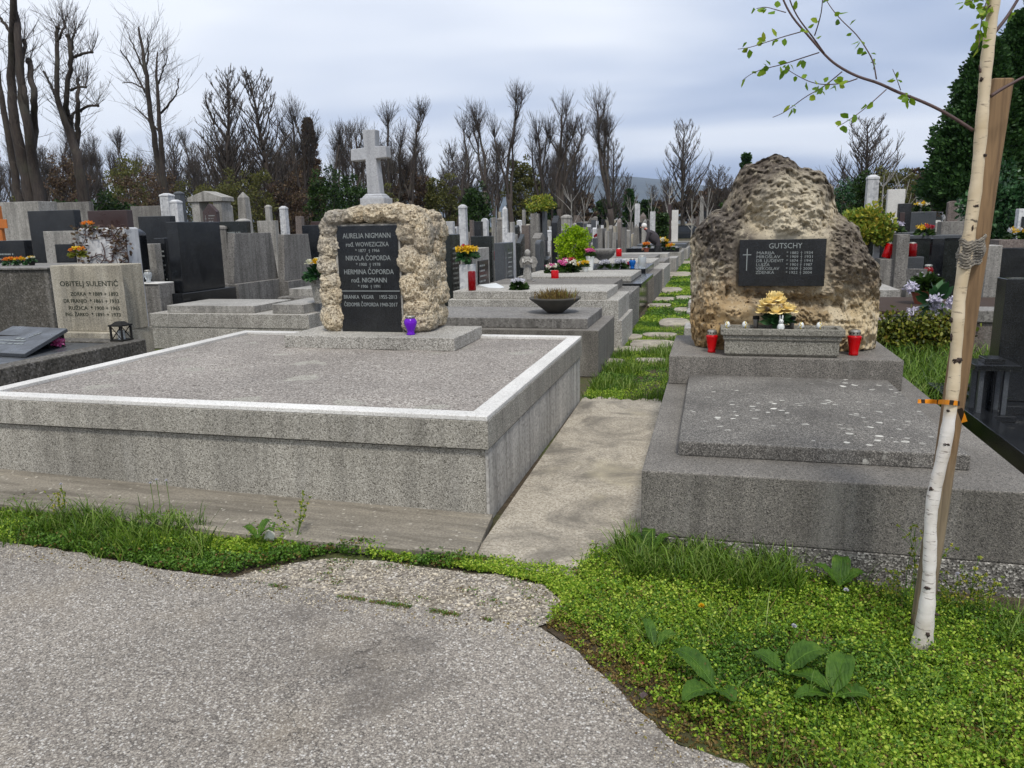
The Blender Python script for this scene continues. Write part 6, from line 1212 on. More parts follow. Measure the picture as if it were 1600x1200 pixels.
T = [(335, 108, 42, 2, 'two stemmed bare tree right of the tall forked one'), (352, 200, 48, 1, 'low bushy pollard under the two stemmed bare tree'), (415, 96, 44, 5, 'tall broad bare tree left of the cross with many upright stems'), (462, 132, 46, 2, 'slender bare tree between the broad one and the brown conifer'), (512, 182, 52, 1, 'short brushy pollard right of the brown conifer'),
     (565, 178, 56, 3, 'bushy pollard just left of the white cross'), (606, 148, 58, 0, 'dense pollard rising behind the white cross'), (643, 165, 58, 5, 'pollard with a long arm right of the white cross'), (700, 160, 58, 4, 'single stemmed pollard with a fan shaped head right of the cross'), (757, 146, 60, 1, 'tall pollard with two heads in the middle of the view'), (798, 143, 62, 5, 'tall pollard close right of the two headed one'),
     (848, 160, 58, 2, 'pollard with a trunk curving left'), (880, 134, 60, 3, 'tall dense pollard right of the curved one'), (960, 128, 56, 3, 'dark twin trunked pollard standing alone before the hills')]
for k, (a, b_, Y, pi, lab) in enumerate(T): tree_at(NAT[3 + k // 2] if k in (0, 2) else PR[pi], a, b_, Y, k * 1.7 + .4, lab, sxy=(1.15 if k in (0, 2) else .95 if pi != 4 else 1.1))
tree_at(NAT[0], 1071, 186, 62, .5, 'open branched bare tree against the sky left of the boulder', sxy=1.0); tree_at(NAT[2], 1356, 184, 60, 1.3, 'round crowned bare tree right of the boulder top', sxy=1.05); tree_at(NAT[2], 1122, 262, 95, 2.3, 'small distant round bare tree behind the boulder shoulder'); tree_at(NAT[1], 955, 215, 60, 3.1, 'thin bare tree at the foot of the twin trunked pollard')
rg = random.Random(31); wood = []
for k in range(118):
    a = rg.uniform(-70, 900); Y = rg.uniform(74, 125); top = rg.uniform(190, 272) if a < 560 else rg.uniform(208, 282); wood.append((a, Y, top))
for k in range(34): wood.append((rg.uniform(960, 1480), rg.uniform(85, 130), rg.uniform(262, 300)))
wood.sort()
for k, (a, Y, top) in enumerate(wood):
    pr = rg.choice(PR + NAT) if a < 900 else rg.choice(NAT)
    g_ = 'bare woodland trees left of the middle' if a < 900 else 'low bare trees along the far boundary'
    tree_at(pr, a, top, Y, rg.uniform(0, 6.28), ('bare grey trunked tree in the tangled woodland behind the pollards' if a < 900 else 'low bare tree on the far boundary before the hills'), g_, sxy=rg.uniform(.8, 1.05))
# young birches with pale stems in the distance
def sapling(seed):
    rg = random.Random(seed); tr = MB(); cr = MB(); tp, _ = walk(rg, (0, 0, -.1), (0, 0, 1), 3.0, 7, .05, .05); tr.tube(tp, lin(.05, .012, 8), 6)
    for k in range(9): i = rg.randint(2, 6); a = rg.uniform(0, 6.28); p, _ = walk(rg, tp[i], (math.cos(a), math.sin(a), 1.4), rg.uniform(.6, 1.3), 4, .1, .12); tr.tube(p, lin(.018, .006, 5), 4); side_twigs(rg, cr, p, None, .3, .35, .006, .2)
    a = tr.mesh('trunk'); b = cr.mesh('crown'); a.materials.append(M['concrete_l']); b.materials.append(M['bark']); return (a, b, 3.0)
SP = [sapling(1), sapling(2)]
for k, (a, top, Y, lab) in enumerate([(1018, 298, 50, 'young pale stemmed birch left of the square clipped hedge'), (983, 305, 55, 'thin pale young birch behind the bending person'), (1046, 290, 52, 'young pale birch with a forked top before the hills'), (1112, 290, 40, 'pale young birch standing left of the boulder'), (893, 300, 48, 'thin pale young birch left of the twin trunked pollard'), (908, 305, 50, 'second thin pale young birch left of the twin trunked pollard'), (1381, 268, 36, 'pale young birch behind the square pale panel'), (1423, 275, 38, 'pale young birch left of the dark conifer'), (1499, 262, 24, 'staked young sapling before the dark conifer'), (1080, 306, 46, 'thin pale young birch near the parked car')]): tree_at(SP[k % 2], a, top, Y, k * 1.3, lab, 'young birches in the distance')

# ------------------------------------------------------------------ leafy crowns
def crown_pts(rg, n, fn, clumps, cs):
    """fn(m) gives m clump centres; leaves gather round them"""
    c = fn(clumps); ci = rg.integers(0, clumps, n); off = rg.normal(size=(n, 3)); off /= np.linalg.norm(off, axis=1, keepdims=True); P = c[ci] + off * cs * rg.uniform(.3, 1, (n, 1)) * np.array([1, 1, .8]); return P, off
def ell(rg, c, r, inner=.55, bottom=-1.0):
    def f(m):
        d = rg.normal(size=(m, 3)); d /= np.linalg.norm(d, axis=1, keepdims=True); d[:, 2] = np.maximum(d[:, 2], bottom); k = rg.uniform(inner, 1, (m, 1)); k *= 1 + .12 * np.sin(d[:, :1] * 7 + d[:, 2:3] * 5); return np.array(c) + d * np.array(r) * k
    return f
def shrub(name, label, loc, r, n, mat, L, W, clumps=60, cs=.2, seed=0, group=None, stem='bark', cat='shrub', bottom=-1.0, up=.2, droop=.2, zc=None):
    rg = np.random.default_rng(seed); t = thing(name, label, cat, loc, group); x, y, z = loc; zc = r[2] if zc is None else zc; P, off = crown_pts(rg, n, ell(rg, (x, y, z + zc), r, .5, bottom), clumps, cs); d = off + rg.normal(size=(n, 3)) * .5; d[:, 2] += up; d /= np.linalg.norm(d, axis=1, keepdims=True)
    leaves('foliage', P, d, rg.uniform(.6, 1.2, n) * L, rg.uniform(.7, 1.1, n) * W, M[mat], t, loc, rg, droop); mb = MB(); r2 = random.Random(seed)
    for k in range(7): a = k * .9; mb.tube([(x + .02 * math.cos(a), y + .02 * math.sin(a), z - .05), (x + r[0] * .3 * math.cos(a), y + r[1] * .3 * math.sin(a), z + r[2] * .8), (x + r[0] * .6 * math.cos(a), y + r[1] * .6 * math.sin(a), z + r[2] * 1.45)], [max(.008, r[0] * .05), max(.006, r[0] * .035), .004], 5)
    build('stems', mb, M[stem], t); return t
s0 = ony(897, 413, 15.6)
sh = shrub('golden_shrub', 'bright yellow green golden conifer shrub among the path side graves', (ony(895, 400, 16.4)[0] + .0, 16.5, .5), (.36, .36, .56), 8000, 'lime', .05, .016, 150, .09, 3, bottom=-.95, up=.5)
shrub('yellow_shrub', 'rounded yellowish shrub on top of the plain concrete block', (ony(842, 333, 20.5)[0], 20.6, ony(842, 334, 20.5)[2] - .05), (.36, .36, .26), 2600, 'variegated', .05, .02, 60, .1, 4, bottom=-.4)
shrub('variegated_shrub', 'bushy yellow green variegated shrub above the pale post pedestal', (ony(1353, 365, 14.8)[0], 14.8, ony(1353, 366, 14.8)[2] - .25), (.44, .36, .35), 4600, 'variegated', .075, .028, 90, .13, 5, bottom=-.5)
shrub('ivy_pillar', 'ivy clad dark green column left of the white marble pillar', (ony(1345, 330, 19.3)[0], 19.4, GZ), (.22, .22, 1.35), 5200, 'hedge', .06, .026, 120, .12, 6, bottom=-.9, cat='plant')
shrub('laurel_bush', 'tall dark laurel bush right of the birch', (ony(1585, 330, 17.5)[0], 17.6, GZ), (.95, .8, 1.32), 11000, 'laurel', .10, .03, 170, .2, 7, bottom=-.9)
shrub('dark_hedge', 'dark clipped hedge behind the left block, left part', (ony(92, 300, 27)[0], 27.5, GZ), (1.1, .7, 1.5), 7000, 'hedge', .13, .045, 120, .25, 8, bottom=-.9, group='dark evergreen hedges behind the left block'); shrub('dark_hedge', 'dark evergreen hedge right of the pollard with lopped arms', (ony(162, 295, 28)[0], 28.4, GZ), (1.1, .8, 1.7), 8000, 'hedge', .13, .045, 130, .27, 9, bottom=-.9, group='dark evergreen hedges behind the left block')
bs = rg
GBU = 'budding bushes under the bare trees'
for k, (a, top, Y, w_, mt, lab) in enumerate([(30, 296, 28, 1.6, 'spring', 'green budding bush at the foot of the largest left tree'), (205, 262, 33, 2.3, 'brownleaf', 'broad brownish bush under the tall forked tree'), (190, 235, 45, 2.6, 'spring', 'olive conifer like bush behind the dark hedge'), (300, 280, 36, 2.2, 'spring', 'pale green budding bush left of the portal'), (345, 268, 40, 2.2, 'spring', 'green budding bush above the portal'), (392, 262, 42, 2.4, 'spring', 'olive budding bush behind the tall tapered pillar'), (440, 275, 44, 2.4, 'brownleaf', 'brown budding bush behind the leaning white pillar'), (505, 262, 42, 1.8, 'hedge', 'dark green conifer bush left of the tufa arch'), (545, 270, 46, 2.2, 'hedge', 'dark green bush directly left of the cross foot'), (640, 262, 62, 2.8, 'brownleaf', 'brown budding thicket right of the cross'), (690, 275, 60, 2.6, 'spring', 'olive budding thicket under the fan headed pollard'), (742, 288, 52, 1.7, 'hedge', 'dark evergreen behind the small round white stele'), (815, 245, 66, 2.6, 'spring', 'tall olive budding thicket left of the curved pollard'), (905, 300, 104, 3.6, 'brownleaf', 'brown bush left of the twin trunked pollard'), (946, 311, 108, 3.0, 'hedge', 'dark green yew beside the twin trunked pollard'), (1003, 314, 110, 3.4, 'hedge', 'dark green yew right of the twin trunked pollard'), (1130, 290, 100, 4.0, 'brownleaf', 'brown thicket behind the boulder shoulder'), (1090, 298, 112, 4.0, 'brownleaf', 'brown thicket below the open branched tree'), (1320, 272, 34, 1.2, 'laurel', 'dark green evergreen bush right of the boulder top'), (1395, 262, 58, 3.0, 'spring', 'olive thicket under the round crowned tree'), (1440, 258, 62, 3.0, 'brownleaf', 'brown thicket left of the dark conifer'), (1035, 312, 114, 4.0, 'brownleaf', 'brown thicket on the far boundary before the hills'), (1156, 300, 58, 2, 'hedge', 'dark bush hugging the boulder left edge'),
    (1300, 285, 55, 2.2, 'brownleaf', 'brown thicket touching the boulder right side'), (590, 285, 50, 1.8, 'spring', 'olive bush behind the tufa arch'), (870, 305, 106, 3.0, 'hedge', 'dark bush behind the golden shrub'), (100, 240, 48, 2.6, 'brownleaf', 'brown thicket between the two large left trees'), (250, 262, 48, 2.6, 'brownleaf', 'brown thicket behind the tall forked tree'), (470, 250, 52, 2.6, 'brownleaf', 'reddish brown thicket left of the brown conifer')]):
    p = ony(a, top, Y); h = p[2] - GZ; n = int(min(7000, 900 * w_ * h * (1.0 if mt in ('hedge', 'laurel') else .42))); L = .006 * Y * .5
    shrub('bush' if mt != 'hedge' else 'evergreen_bush', lab, (p[0], Y, GZ), (w_ * .62, w_ * .5, h / 2), n, mt, L, L * .38, max(40, n // 40), .3, 200 + k, GBU, bottom=-.95, up=.4)
sq = ony(1034, 348, 42); t = thing('clipped_hedge', 'square clipped dark green hedge left of the pale panels in the distance', 'hedge', (sq[0], 42, GZ)); r5 = np.random.default_rng(5); n = 3000; zt_ = ony(1034, 334, 42)[2]; Pp = np.c_[r5.uniform(-.33, .33, n) + sq[0], r5.uniform(-.3, .3, n) + 42, r5.uniform(GZ, zt_, n)]; dd = r5.normal(size=(n, 3)); dd /= np.linalg.norm(dd, axis=1, keepdims=True); leaves('foliage', Pp, dd, np.full(n, .12), np.full(n, .045), M['hedge'], t, ORG[t.name], r5); build('stems', MB().tube([(sq[0], 42, GZ), (sq[0], 42, zt_ - .1)], .05, 6), M['bark'], t)
for k, (a, b_, top, Y, m_, lab) in enumerate([(1050, 1060, 333, 42, 'coping', 'pale square panel headstone right of the clipped hedge'), (1016, 1024, 335, 41, 'marble', 'pale square headstone left of the clipped hedge'), (992, 1000, 325, 48, 'marble', 'white arched portal headstone before the dark yew'), (1044, 1049, 325, 44, 'redgr', 'small orange red tinted headstone above the clipped hedge')]): hy(lab, a, b_, top, Y, m_, 'arch' if 'arched' in lab else 'slab', group='headstones of the middle block', simple=True)
# conifers
def conifer(label, loc, H, R, z0, seed, n=26000, mat='thuja', name='conifer_tree', power=.75, L=.15):
    rg = np.random.default_rng(seed); t = thing(name, label, 'tree', loc, 'evergreen conifers'); x, y, z = loc
    def f(m):
        h = rg.uniform(0, 1, m) ** .85; a = rg.uniform(0, 2 * PI, m); rr = R * ((1 - h) ** power * np.minimum(1, .55 + h * 5)) * rg.uniform(.62, 1.0, m) * (1 + .09 * np.sin(a * 5 + h * 9) + .10 * rg.normal(size=m)); return np.c_[x + rr * np.cos(a), y + rr * np.sin(a), z + z0 + h * (H - z0)]
    P, off = crown_pts(rg, n, f, n // 60, .26); rad_ = P - np.array([x, y, 0]); rad_[:, 2] = 0; rad_ /= np.linalg.norm(rad_, axis=1, keepdims=True) + 1e-6; d = rad_ * .7 + off * .5 + np.array([0, 0, .45]) + rg.normal(size=(n, 3)) * .3; d /= np.linalg.norm(d, axis=1, keepdims=True)
    leaves('crown', P, d, rg.uniform(.6, 1.25, n) * L, rg.uniform(.25, .4, n) * L, M[mat], t, loc, rg, .2); mb = MB().tube([(x, y, z - .2), (x + .05, y, z + H * .5), (x, y, z + H * .93)], [R * .12, R * .08, .02], 9)
    for k in range(26): h = rg.uniform(.12, .85); a = rg.uniform(0, 6.28); rr = R * (1 - h) ** power * .7; mb.tube([(x, y, z + z0 + h * (H - z0) * .9), (x + rr * math.cos(a), y + rr * math.sin(a), z + z0 + h * (H - z0) + .15)], [.03, .01], 5)
    build('trunk', mb, M['bark2'], t); return t
for k, (a, top, Y, R, lab) in enumerate([(1546, 70, 24, 1.4, 'dark green conifer at the right, lower left one of the group'), (1604, 24, 24.5, 1.6, 'dark green conifer directly behind the upper birch trunk'), (1668, -60, 25, 2.2, 'tallest dark conifer cut off by the right edge')]): p = ony(a, top, Y); conifer(lab, (p[0], Y, GZ), p[2] - GZ, R, 1.9, 40 + k, 52000, power=.72, L=.11)
p = ony(481, 188, 56); conifer('slim brownish conifer rising between bare trees left of the cross', (p[0], 56, GZ), p[2] - GZ, 1.0, .5, 51, 14000, 'brownleaf', power=.5, L=.17)
p = ony(1166, 244, 70); conifer('small dark conifer tip behind the boulder', (p[0], 70, GZ), p[2] - GZ, 1.2, .5, 52, 4000, L=.28); p = ony(983, 300, 75); conifer('small pointed conifer before the hills', (p[0], 75, GZ), p[2] - GZ, .8, .4, 53, 3000, L=.28)

# ================================================================== ground plants
def blades(name, P, h, mat, rng, lean=.35, w=.0035, kind='stuff'):
    n = len(P); a = rng.uniform(0, 2 * PI, n); hx_ = np.c_[np.cos(a), np.sin(a), np.zeros(n)]; b = rng.uniform(0, 2 * PI, n); ln = np.c_[np.cos(b), np.sin(b), np.zeros(n)] * (lean * h * rng.uniform(.3, 1.4, n))[:, None]; up = np.c_[np.zeros((n, 2)), h]
    w_ = (w * rng.uniform(.6, 1.3, n))[:, None]; m1 = P + up * .5 + ln * .22; m2 = P + up * .85 + ln * .62; tip = P + up * (1 - .12 * rng.random((n, 1))) + ln * 1.05
    V = np.stack([P - hx_ * w_, P + hx_ * w_, m1 - hx_ * w_ * .9, m1 + hx_ * w_ * .9, m2 - hx_ * w_ * .55, m2 + hx_ * w_ * .55, tip], 1)
    o = fast_mesh(name, V, 7, [(0, 1, 3), (0, 3, 2), (2, 3, 5), (2, 5, 4), (4, 5, 6)], mat); tag(o, kind=kind); return o
def cover(name, P, hmax, mats, rng, per=6, L=.011, midx=None):
    """low leafy weeds: each plant a short stem of small leaves"""
    n = len(P); hh = hmax * rng.uniform(.35, 1, n); i = np.repeat(np.arange(n), per); k = len(i); f = rng.uniform(.25, 1, k); a = rng.uniform(0, 2 * PI, k); r = rng.uniform(0, 1, k) * .012; lean = rng.normal(size=(n, 2)) * .3
    base = P[i] + np.c_[r * np.cos(a) + lean[i, 0] * hh[i] * f, r * np.sin(a) + lean[i, 1] * hh[i] * f, hh[i] * f]; el = rng.uniform(-.2, .75, k); d = np.c_[np.cos(a) * np.cos(el), np.sin(a) * np.cos(el), np.sin(el)]
    o = leaves(name, base, d, L * rng.uniform(.6, 1.4, k), L * rng.uniform(.26, .46, k), mats, None, (0, 0, 0), rng, .2, None if midx is None else midx[i]); tag(o, kind='stuff'); return o
R8 = np.random.default_rng(88); z3 = lambda q, z=GZ: np.c_[q, np.full(len(q), z)]
left_poly = px([(-80, 786), (0, 778), (100, 783), (200, 788), (300, 800), (400, 824), (480, 846), (560, 858), (640, 868), (725, 876), (740, 884), (700, 890), (620, 880), (560, 870), (520, 866), (430, 886), (340, 901), (250, 890), (130, 866), (0, 848), (-80, 842)])
mid_poly = px([(640, 866), (725, 872), (800, 886), (905, 898), (935, 893), (925, 945), (880, 940), (850, 915), (780, 900), (700, 888)])
right_poly = px([(905, 897), (945, 872), (1000, 866), (1100, 888), (1200, 905), (1300, 922), (1440, 950), (1600, 985), (1800, 1020), (1900, 1330), (1240, 1300), (1160, 1203), (1060, 1164), (1010, 1126), (960, 1074), (900, 1020), (855, 985), (862, 960), (900, 945)])
sheet('soil', right_poly, GZ + .004, M['soil'])
def dens(q, s, th, seed): return q[nz2(q, s, seed) > th]
# right patch
q = scatter(right_poly, 21000, R8); bx_, by_ = onz(905, 960, GZ)[:2]
edge_d = np.array([min(math.hypot(x - a, y - b) for a, b in rough_edge[60:130:3]) for x, y in q]); nn = nz2(q, 3.2, 5); n2 = nz2(q, 7.5, 17); h = .045 + .055 * (.5 + .5 * nn) + .085 * np.clip(n2, 0, 1); h = h * np.clip(edge_d / .22, .12, 1); bare = nz2(q, 5.5, 41) < -.34
mi = np.where(R8.random(len(q)) < np.clip(.85 - edge_d / .30, 0, .8), 2, np.where(R8.random(len(q)) < np.clip(.12 + 1.6 * nz2(q, 2.0, 9), .05, .85), 1, 0)); mi[(R8.random(len(q)) < .05)] = 2
keep = R8.random(len(q)) < np.clip(.22 + edge_d / .30, 0, 1) * np.where(bare, .12, 1)
cover('ground_cover', z3(q)[keep] + np.c_[np.zeros((keep.sum(), 2)), np.zeros(keep.sum())], h[keep] * 1.25, [M['cover'], M['cover_d'], M['cover_b']], R8, 10, .0112, mi[keep])
q = dens(scatter(right_poly, 5200, R8), 3.4, -.02, 33); ed_ = np.array([min(math.hypot(x - a, y - b) for a, b in rough_edge[60:130:3]) for x, y in q]); q = q[ed_ > .12]; cover('tall_weeds', z3(q), .13 * (.55 + .45 * R8.random(len(q))), [M['cover'], M['cover_d']], R8, 18, .0115, (R8.random(len(q)) < .15).astype(int))
q = scatter(right_poly, 420, R8); blades('dead_stalks', z3(q), R8.uniform(.04, .13, len(q)), M['cover_b'], R8, 1.1, .0014)
q = scatter(px([(1470, 1040), (1700, 1040), (1760, 1180), (1480, 1230)]), 1500, R8); cover('ground_cover', z3(q), np.full(len(q), .075) * R8.uniform(.3, 1.3, len(q)), [M['cover_b'], M['cover']], R8, 10, .011, (R8.random(len(q)) < .35).astype(int))
P_ = px([(960, 874), (1000, 866), (1100, 888), (1250, 912), (1250, 950), (1100, 940), (980, 925)]); q = dens(scatter(P_, 3600, R8), 5, -.15, 3); blades('grass', z3(q), R8.uniform(.08, .22, len(q)), M['grass'], R8, .6, .0032)
q = dens(scatter(right_poly, 2600, R8), 3, .12, 21); blades('grass', z3(q), R8.uniform(.08, .18, len(q)), M['grass'], R8, .8, .0022)
q = scatter(px([(1540, 965), (1640, 985), (1700, 1050), (1560, 1030)]), 500, R8); blades('grass', z3(q), R8.uniform(.05, .14, len(q)), M['grass'], R8, .5, .0026)
# left verge
q = scatter(left_poly, 7500, R8); nn = nz2(q, 3, 2); cover('ground_cover', z3(q), .062 * (1 + .85 * nn), [M['cover_d'], M['cover'], M['cover_b']], R8, 9, .0135, np.where(nz2(q, 2.2, 6) > .1, 1, np.where(R8.random(len(q)) < .12, 2, 0)))
tuss = px([(-60, 800), (60, 798), (180, 806), (300, 818), (340, 850), (310, 880), (250, 878), (120, 858), (-60, 838)]); c = scatter(tuss, 120, R8); ci = R8.integers(0, 120, 9000); q = c[ci] + R8.normal(size=(9000, 2)) * .045; hh = (.05 + .16 * R8.random(120) ** 2)[ci] * R8.uniform(.4, 1.15, 9000)
q[:, 1] = np.minimum(q[:, 1], 3.44); q_ = R8.random(len(q)) < .62; blades('grass', z3(q)[q_], hh[q_], M['grass'], R8, .75, .003)
q = scatter(mid_poly, 2600, R8); cover('ground_cover', z3(q, GZ + .004), .045 * (1 + .8 * nz2(q, 5, 3)), [M['cover_d'], M['cover'], M['cover_b']], R8, 7, .011, np.where(nz2(q, 4, 6) > .1, 1, np.where(R8.random(len(q)) < .2, 2, 0)))
# moss and weeds in the asphalt joint, sparse weeds on the gravel
q = dens(scatter(gpoly, 900, R8), 6, .2, 8); cover('ground_cover', z3(q, GZ + .006), np.full(len(q), .014), [M['cover_b'], M['cover_d']], R8, 4, .008, R8.integers(0, 2, len(q)))
jl = px([(420, 917), (520, 934), (590, 943), (700, 961), (780, 974), (850, 986), (850, 990), (780, 977), (700, 965), (590, 947), (520, 937), (420, 919)]); q = dens(scatter(jl, 700, R8), 7, .05, 4); cover('moss', z3(q, GZ + .012), np.full(len(q), .008), [M['cover_b'], M['cover_d']], R8, 5, .006, R8.integers(0, 2, len(q)))
q = scatter(gpoly, 2600, R8); n = len(q); mbv, mbf = ico(1); mbv = np.array(mbv); s_ = R8.uniform(.0018, .0062, n); s_[R8.random(n) < .04] *= 2.2; V = z3(q, GZ + .008)[:, None, :] + (mbv[None] * (1 + .25 * R8.normal(size=(n, len(mbv), 1)))) * s_[:, None, None] * np.array([1, 1, .6]); tag(fast_mesh('gravel', V, len(mbv), mbf, M['pebble']), kind='stuff')
# stepping stones
st = [((948, 568), .17, .09), ((1016, 567), .15, .10), ((985, 549), .21, .15), ((1020, 541), .24, .24), ((978, 529), .2, .16), ((1030, 526), .2, .14), ((1053, 506), .2, .36), ((1066, 486), .13, .26), ((1030, 479), .2, .22), ((1070, 467), .16, .3), ((1031, 469), .26, .3), ((1040, 455), .33, .55), ((1060, 430), .36, .8), ((1068, 411), .3, .9)]
st = [(c_, rx * 1.28, ry * 1.5) for c_, rx, ry in st]
for k, ((a, b_), rx, ry) in enumerate(st):
    p = onz(a, b_, GZ + .01); rg2 = random.Random(k); m_ = 14; poly = [(p[0] + rx * math.copysign(abs(math.cos(t_)) ** .6, math.cos(t_)) * rg2.uniform(.88, 1.05), p[1] + ry * math.copysign(abs(math.sin(t_)) ** .6, math.sin(t_)) * rg2.uniform(.88, 1.05)) for t_ in np.linspace(0, 2 * PI, m_, endpoint=False)]
    sheet('stepping_stone', poly, GZ + .045 + .01 * rg2.random(), M['path'], 'thing', .06, f'flat irregular stepping stone, {ORD[k]} one beyond the concrete path slab', 'stepping stone', 'stepping stones in the grass path')
SC = [(onz(a, b_, GZ + .01), rx, ry) for (a, b_), rx, ry in st]
def off_stones(q):
    k = np.ones(len(q), bool)
    for p, rx, ry in SC: k &= ((np.abs(q[:, 0] - p[0]) / rx) ** 3 + (np.abs(q[:, 1] - p[1]) / ry) ** 3) > .85
    return q[k]
band = [(x, y - .16) for x, y in rough_edge[10:128]] + [(x, y) for x, y in reversed(rough_edge[10:128])]
q = scatter(band, 1500, R8); n = len(q); s_ = R8.uniform(.0015, .005, n); V = z3(q, GZ + .013)[:, None, :] + (mbv[None] * (1 + .25 * R8.normal(size=(n, len(mbv), 1)))) * s_[:, None, None] * np.array([1, 1, .6]); tag(fast_mesh('gravel', V, len(mbv), mbf, M['pebble']), kind='stuff')
q = scatter(band, 420, R8); d = R8.normal(size=(len(q), 3)); d[:, 2] = abs(d[:, 2]) * .15; d /= np.linalg.norm(d, axis=1, keepdims=True); tag(leaves('leaf_litter', z3(q, GZ + .014), d, R8.uniform(.006, .018, len(q)), R8.uniform(.001, .005, len(q)), M['cover_b'], None, (0, 0, 0), R8), kind='stuff')
# grass path beyond the concrete
pp = [(-1.15, 7.2), (-.42, 7.25), (-.40, 13), (-.35, 45), (-1.2, 45), (-1.15, 13)]
q = scatter([(-1.17, 7.15), (-.38, 7.15), (-.38, 14), (-1.17, 14)], 15000, R8); q = off_stones(q); keep = R8.random(len(q)) < np.where(q[:, 0] < -.8, 1, .3); q = q[keep]; cover('ground_cover', z3(q), .05 * (1 + .8 * nz2(q, 3, 1)), [M['cover'], M['cover_d']], R8, 6, .014, (nz2(q, 2, 4) > 0).astype(int))
q = dens(scatter([(-1.17, 7.1), (-.3, 7.1), (-.36, 11), (-1.17, 11)], 6500, R8), 2.4, -.05, 6); q = off_stones(q); blades('grass', z3(q), R8.uniform(.05, .16, len(q)), M['grass'], R8, .6, .004)
q = scatter([(-1.17, 13), (-.2, 13), (-.1, 55), (-1.17, 55)], 16000, R8); q = off_stones(q); cover('ground_cover', z3(q), np.full(len(q), .07), [M['cover'], M['cover_d']], R8, 4, .035, (nz2(q, 1, 4) > 0).astype(int))
# tall grass between the boulder tomb and the creeper wall
q = scatter([(1.45, 6.2), (3.4, 7.1), (3.4, 9.1), (1.4, 9.1), (1.4, 6.9)], 6500, R8); blades('grass', z3(q), R8.uniform(.12, .42, len(q)), M['grass'], R8, .6, .006)
q = scatter([(-.25, 6.85), (1.4, 6.9), (1.4, 9), (-.3, 9)], 2500, R8); blades('grass', z3(q), R8.uniform(.08, .2, len(q)), M['grass'], R8, .6, .005)
for k, (a, b_, h) in enumerate([(1066, 470, .18), (1066, 484, .10), (1078, 508, .2)]): p = onz(a, b_, GZ + h); tag(build('kerb_block', MB().box(-.42 if k < 2 else -.36, -.05, p[1] - .3, p[1] + .3, GZ - .02, GZ + h), M['concrete_l'], bevel=.012), ['pale squared kerb block behind the boulder, farther one', 'low pale kerb block behind the boulder, nearer one', 'small grey kerb post at the boulder corner by the path'][k], 'kerb block', 'kerb blocks beside the boulder')
# dock plants: every broad leaf a part
def dock(label, base, lv, seed):
    t = thing('dock_plant', label, 'weed', tuple(base), 'broad leaved dock weeds'); rg = random.Random(seed)
    for (a, ln, w_, lift) in lv:
        mb = MB(); n, m_ = 12, 6; ca, sa = math.cos(a), math.sin(a)
        for i in range(n + 1):
            f = i / n; wd = 1.12 * w_ * (math.sin(PI * min(1, f * .96 + .04)) ** .7) * (1 - .25 * f) * (.35 if f < .12 else 1); u = ln * f; z = .075 + lift * math.sin(f * PI * .62) * ln - .10 * ln * f ** 3
            for j in range(-m_ // 2, m_ // 2 + 1):
                s = j / (m_ / 2); zz = z + abs(s) * wd * .28 + .004 * math.sin(f * 30 + s * 3) * abs(s); mb.v.append((base[0] + ca * u - sa * s * wd, base[1] + sa * u + ca * s * wd, base[2] + zz))
        k = m_ + 1
        for i in range(n):
            for j in range(m_): mb.f.append((i * k + j, i * k + j + 1, (i + 1) * k + j + 1, (i + 1) * k + j))
        mb.m = [0] * len(mb.f); lf = build('leaf', mb, M['dock'], t, smooth=True)
        rib = MB().tube([mb.v[i * k + m_ // 2] for i in range(n)], [.0022 * (1 - .7 * i / n) for i in range(n)], 5); rib.v = [(x, y, z + .0012) for x, y, z in rib.v]; build('midrib', rib, M['cover_d'], lf)
dock('dock weed with two long spreading leaves nearest the asphalt corner', onz(1118, 1108, GZ), [(2.5, .20, .044, .42), (4.0, .17, .048, .25), (-1.0, .11, .038, .3)], 1)
dock('dock weed with large leaves in the middle of the weedy corner', onz(1222, 1082, GZ), [(.4, .17, .058, .5), (2.7, .12, .042, .4), (-.75, .19, .040, .28)], 2)
dock('dock weed with upright leaves below the birch at the lower edge', onz(1300, 1120, GZ), [(1.2, .17, .045, .55), (-.1, .12, .04, .3), (3.6, .15, .036, .25)], 3)
dock('dock weed with pointed leaves against the corner of the dark tomb', onz(1012, 893, GZ), [(1.6, .13, .032, .9), (.5, .13, .03, .8), (2.6, .12, .03, .8)], 4)
dock('dock weed growing before the footing of the dark tomb', onz(1310, 942, GZ), [(1.4, .13, .04, .8), (.3, .12, .035, .6), (2.8, .12, .03, .7)], 5)
dock('reddish dock weed near the asphalt edge below the path', onz(1022, 1040, GZ), [(2.0, .12, .022, .6), (.6, .1, .024, .5)], 7)
dock('dark green dock weed at the front of the left verge', onz(405, 862, GZ), [(0, .1, .025, .6), (-1, .1, .025, .5), (1.3, .1, .025, .8), (3, .1, .025, .6)], 8)
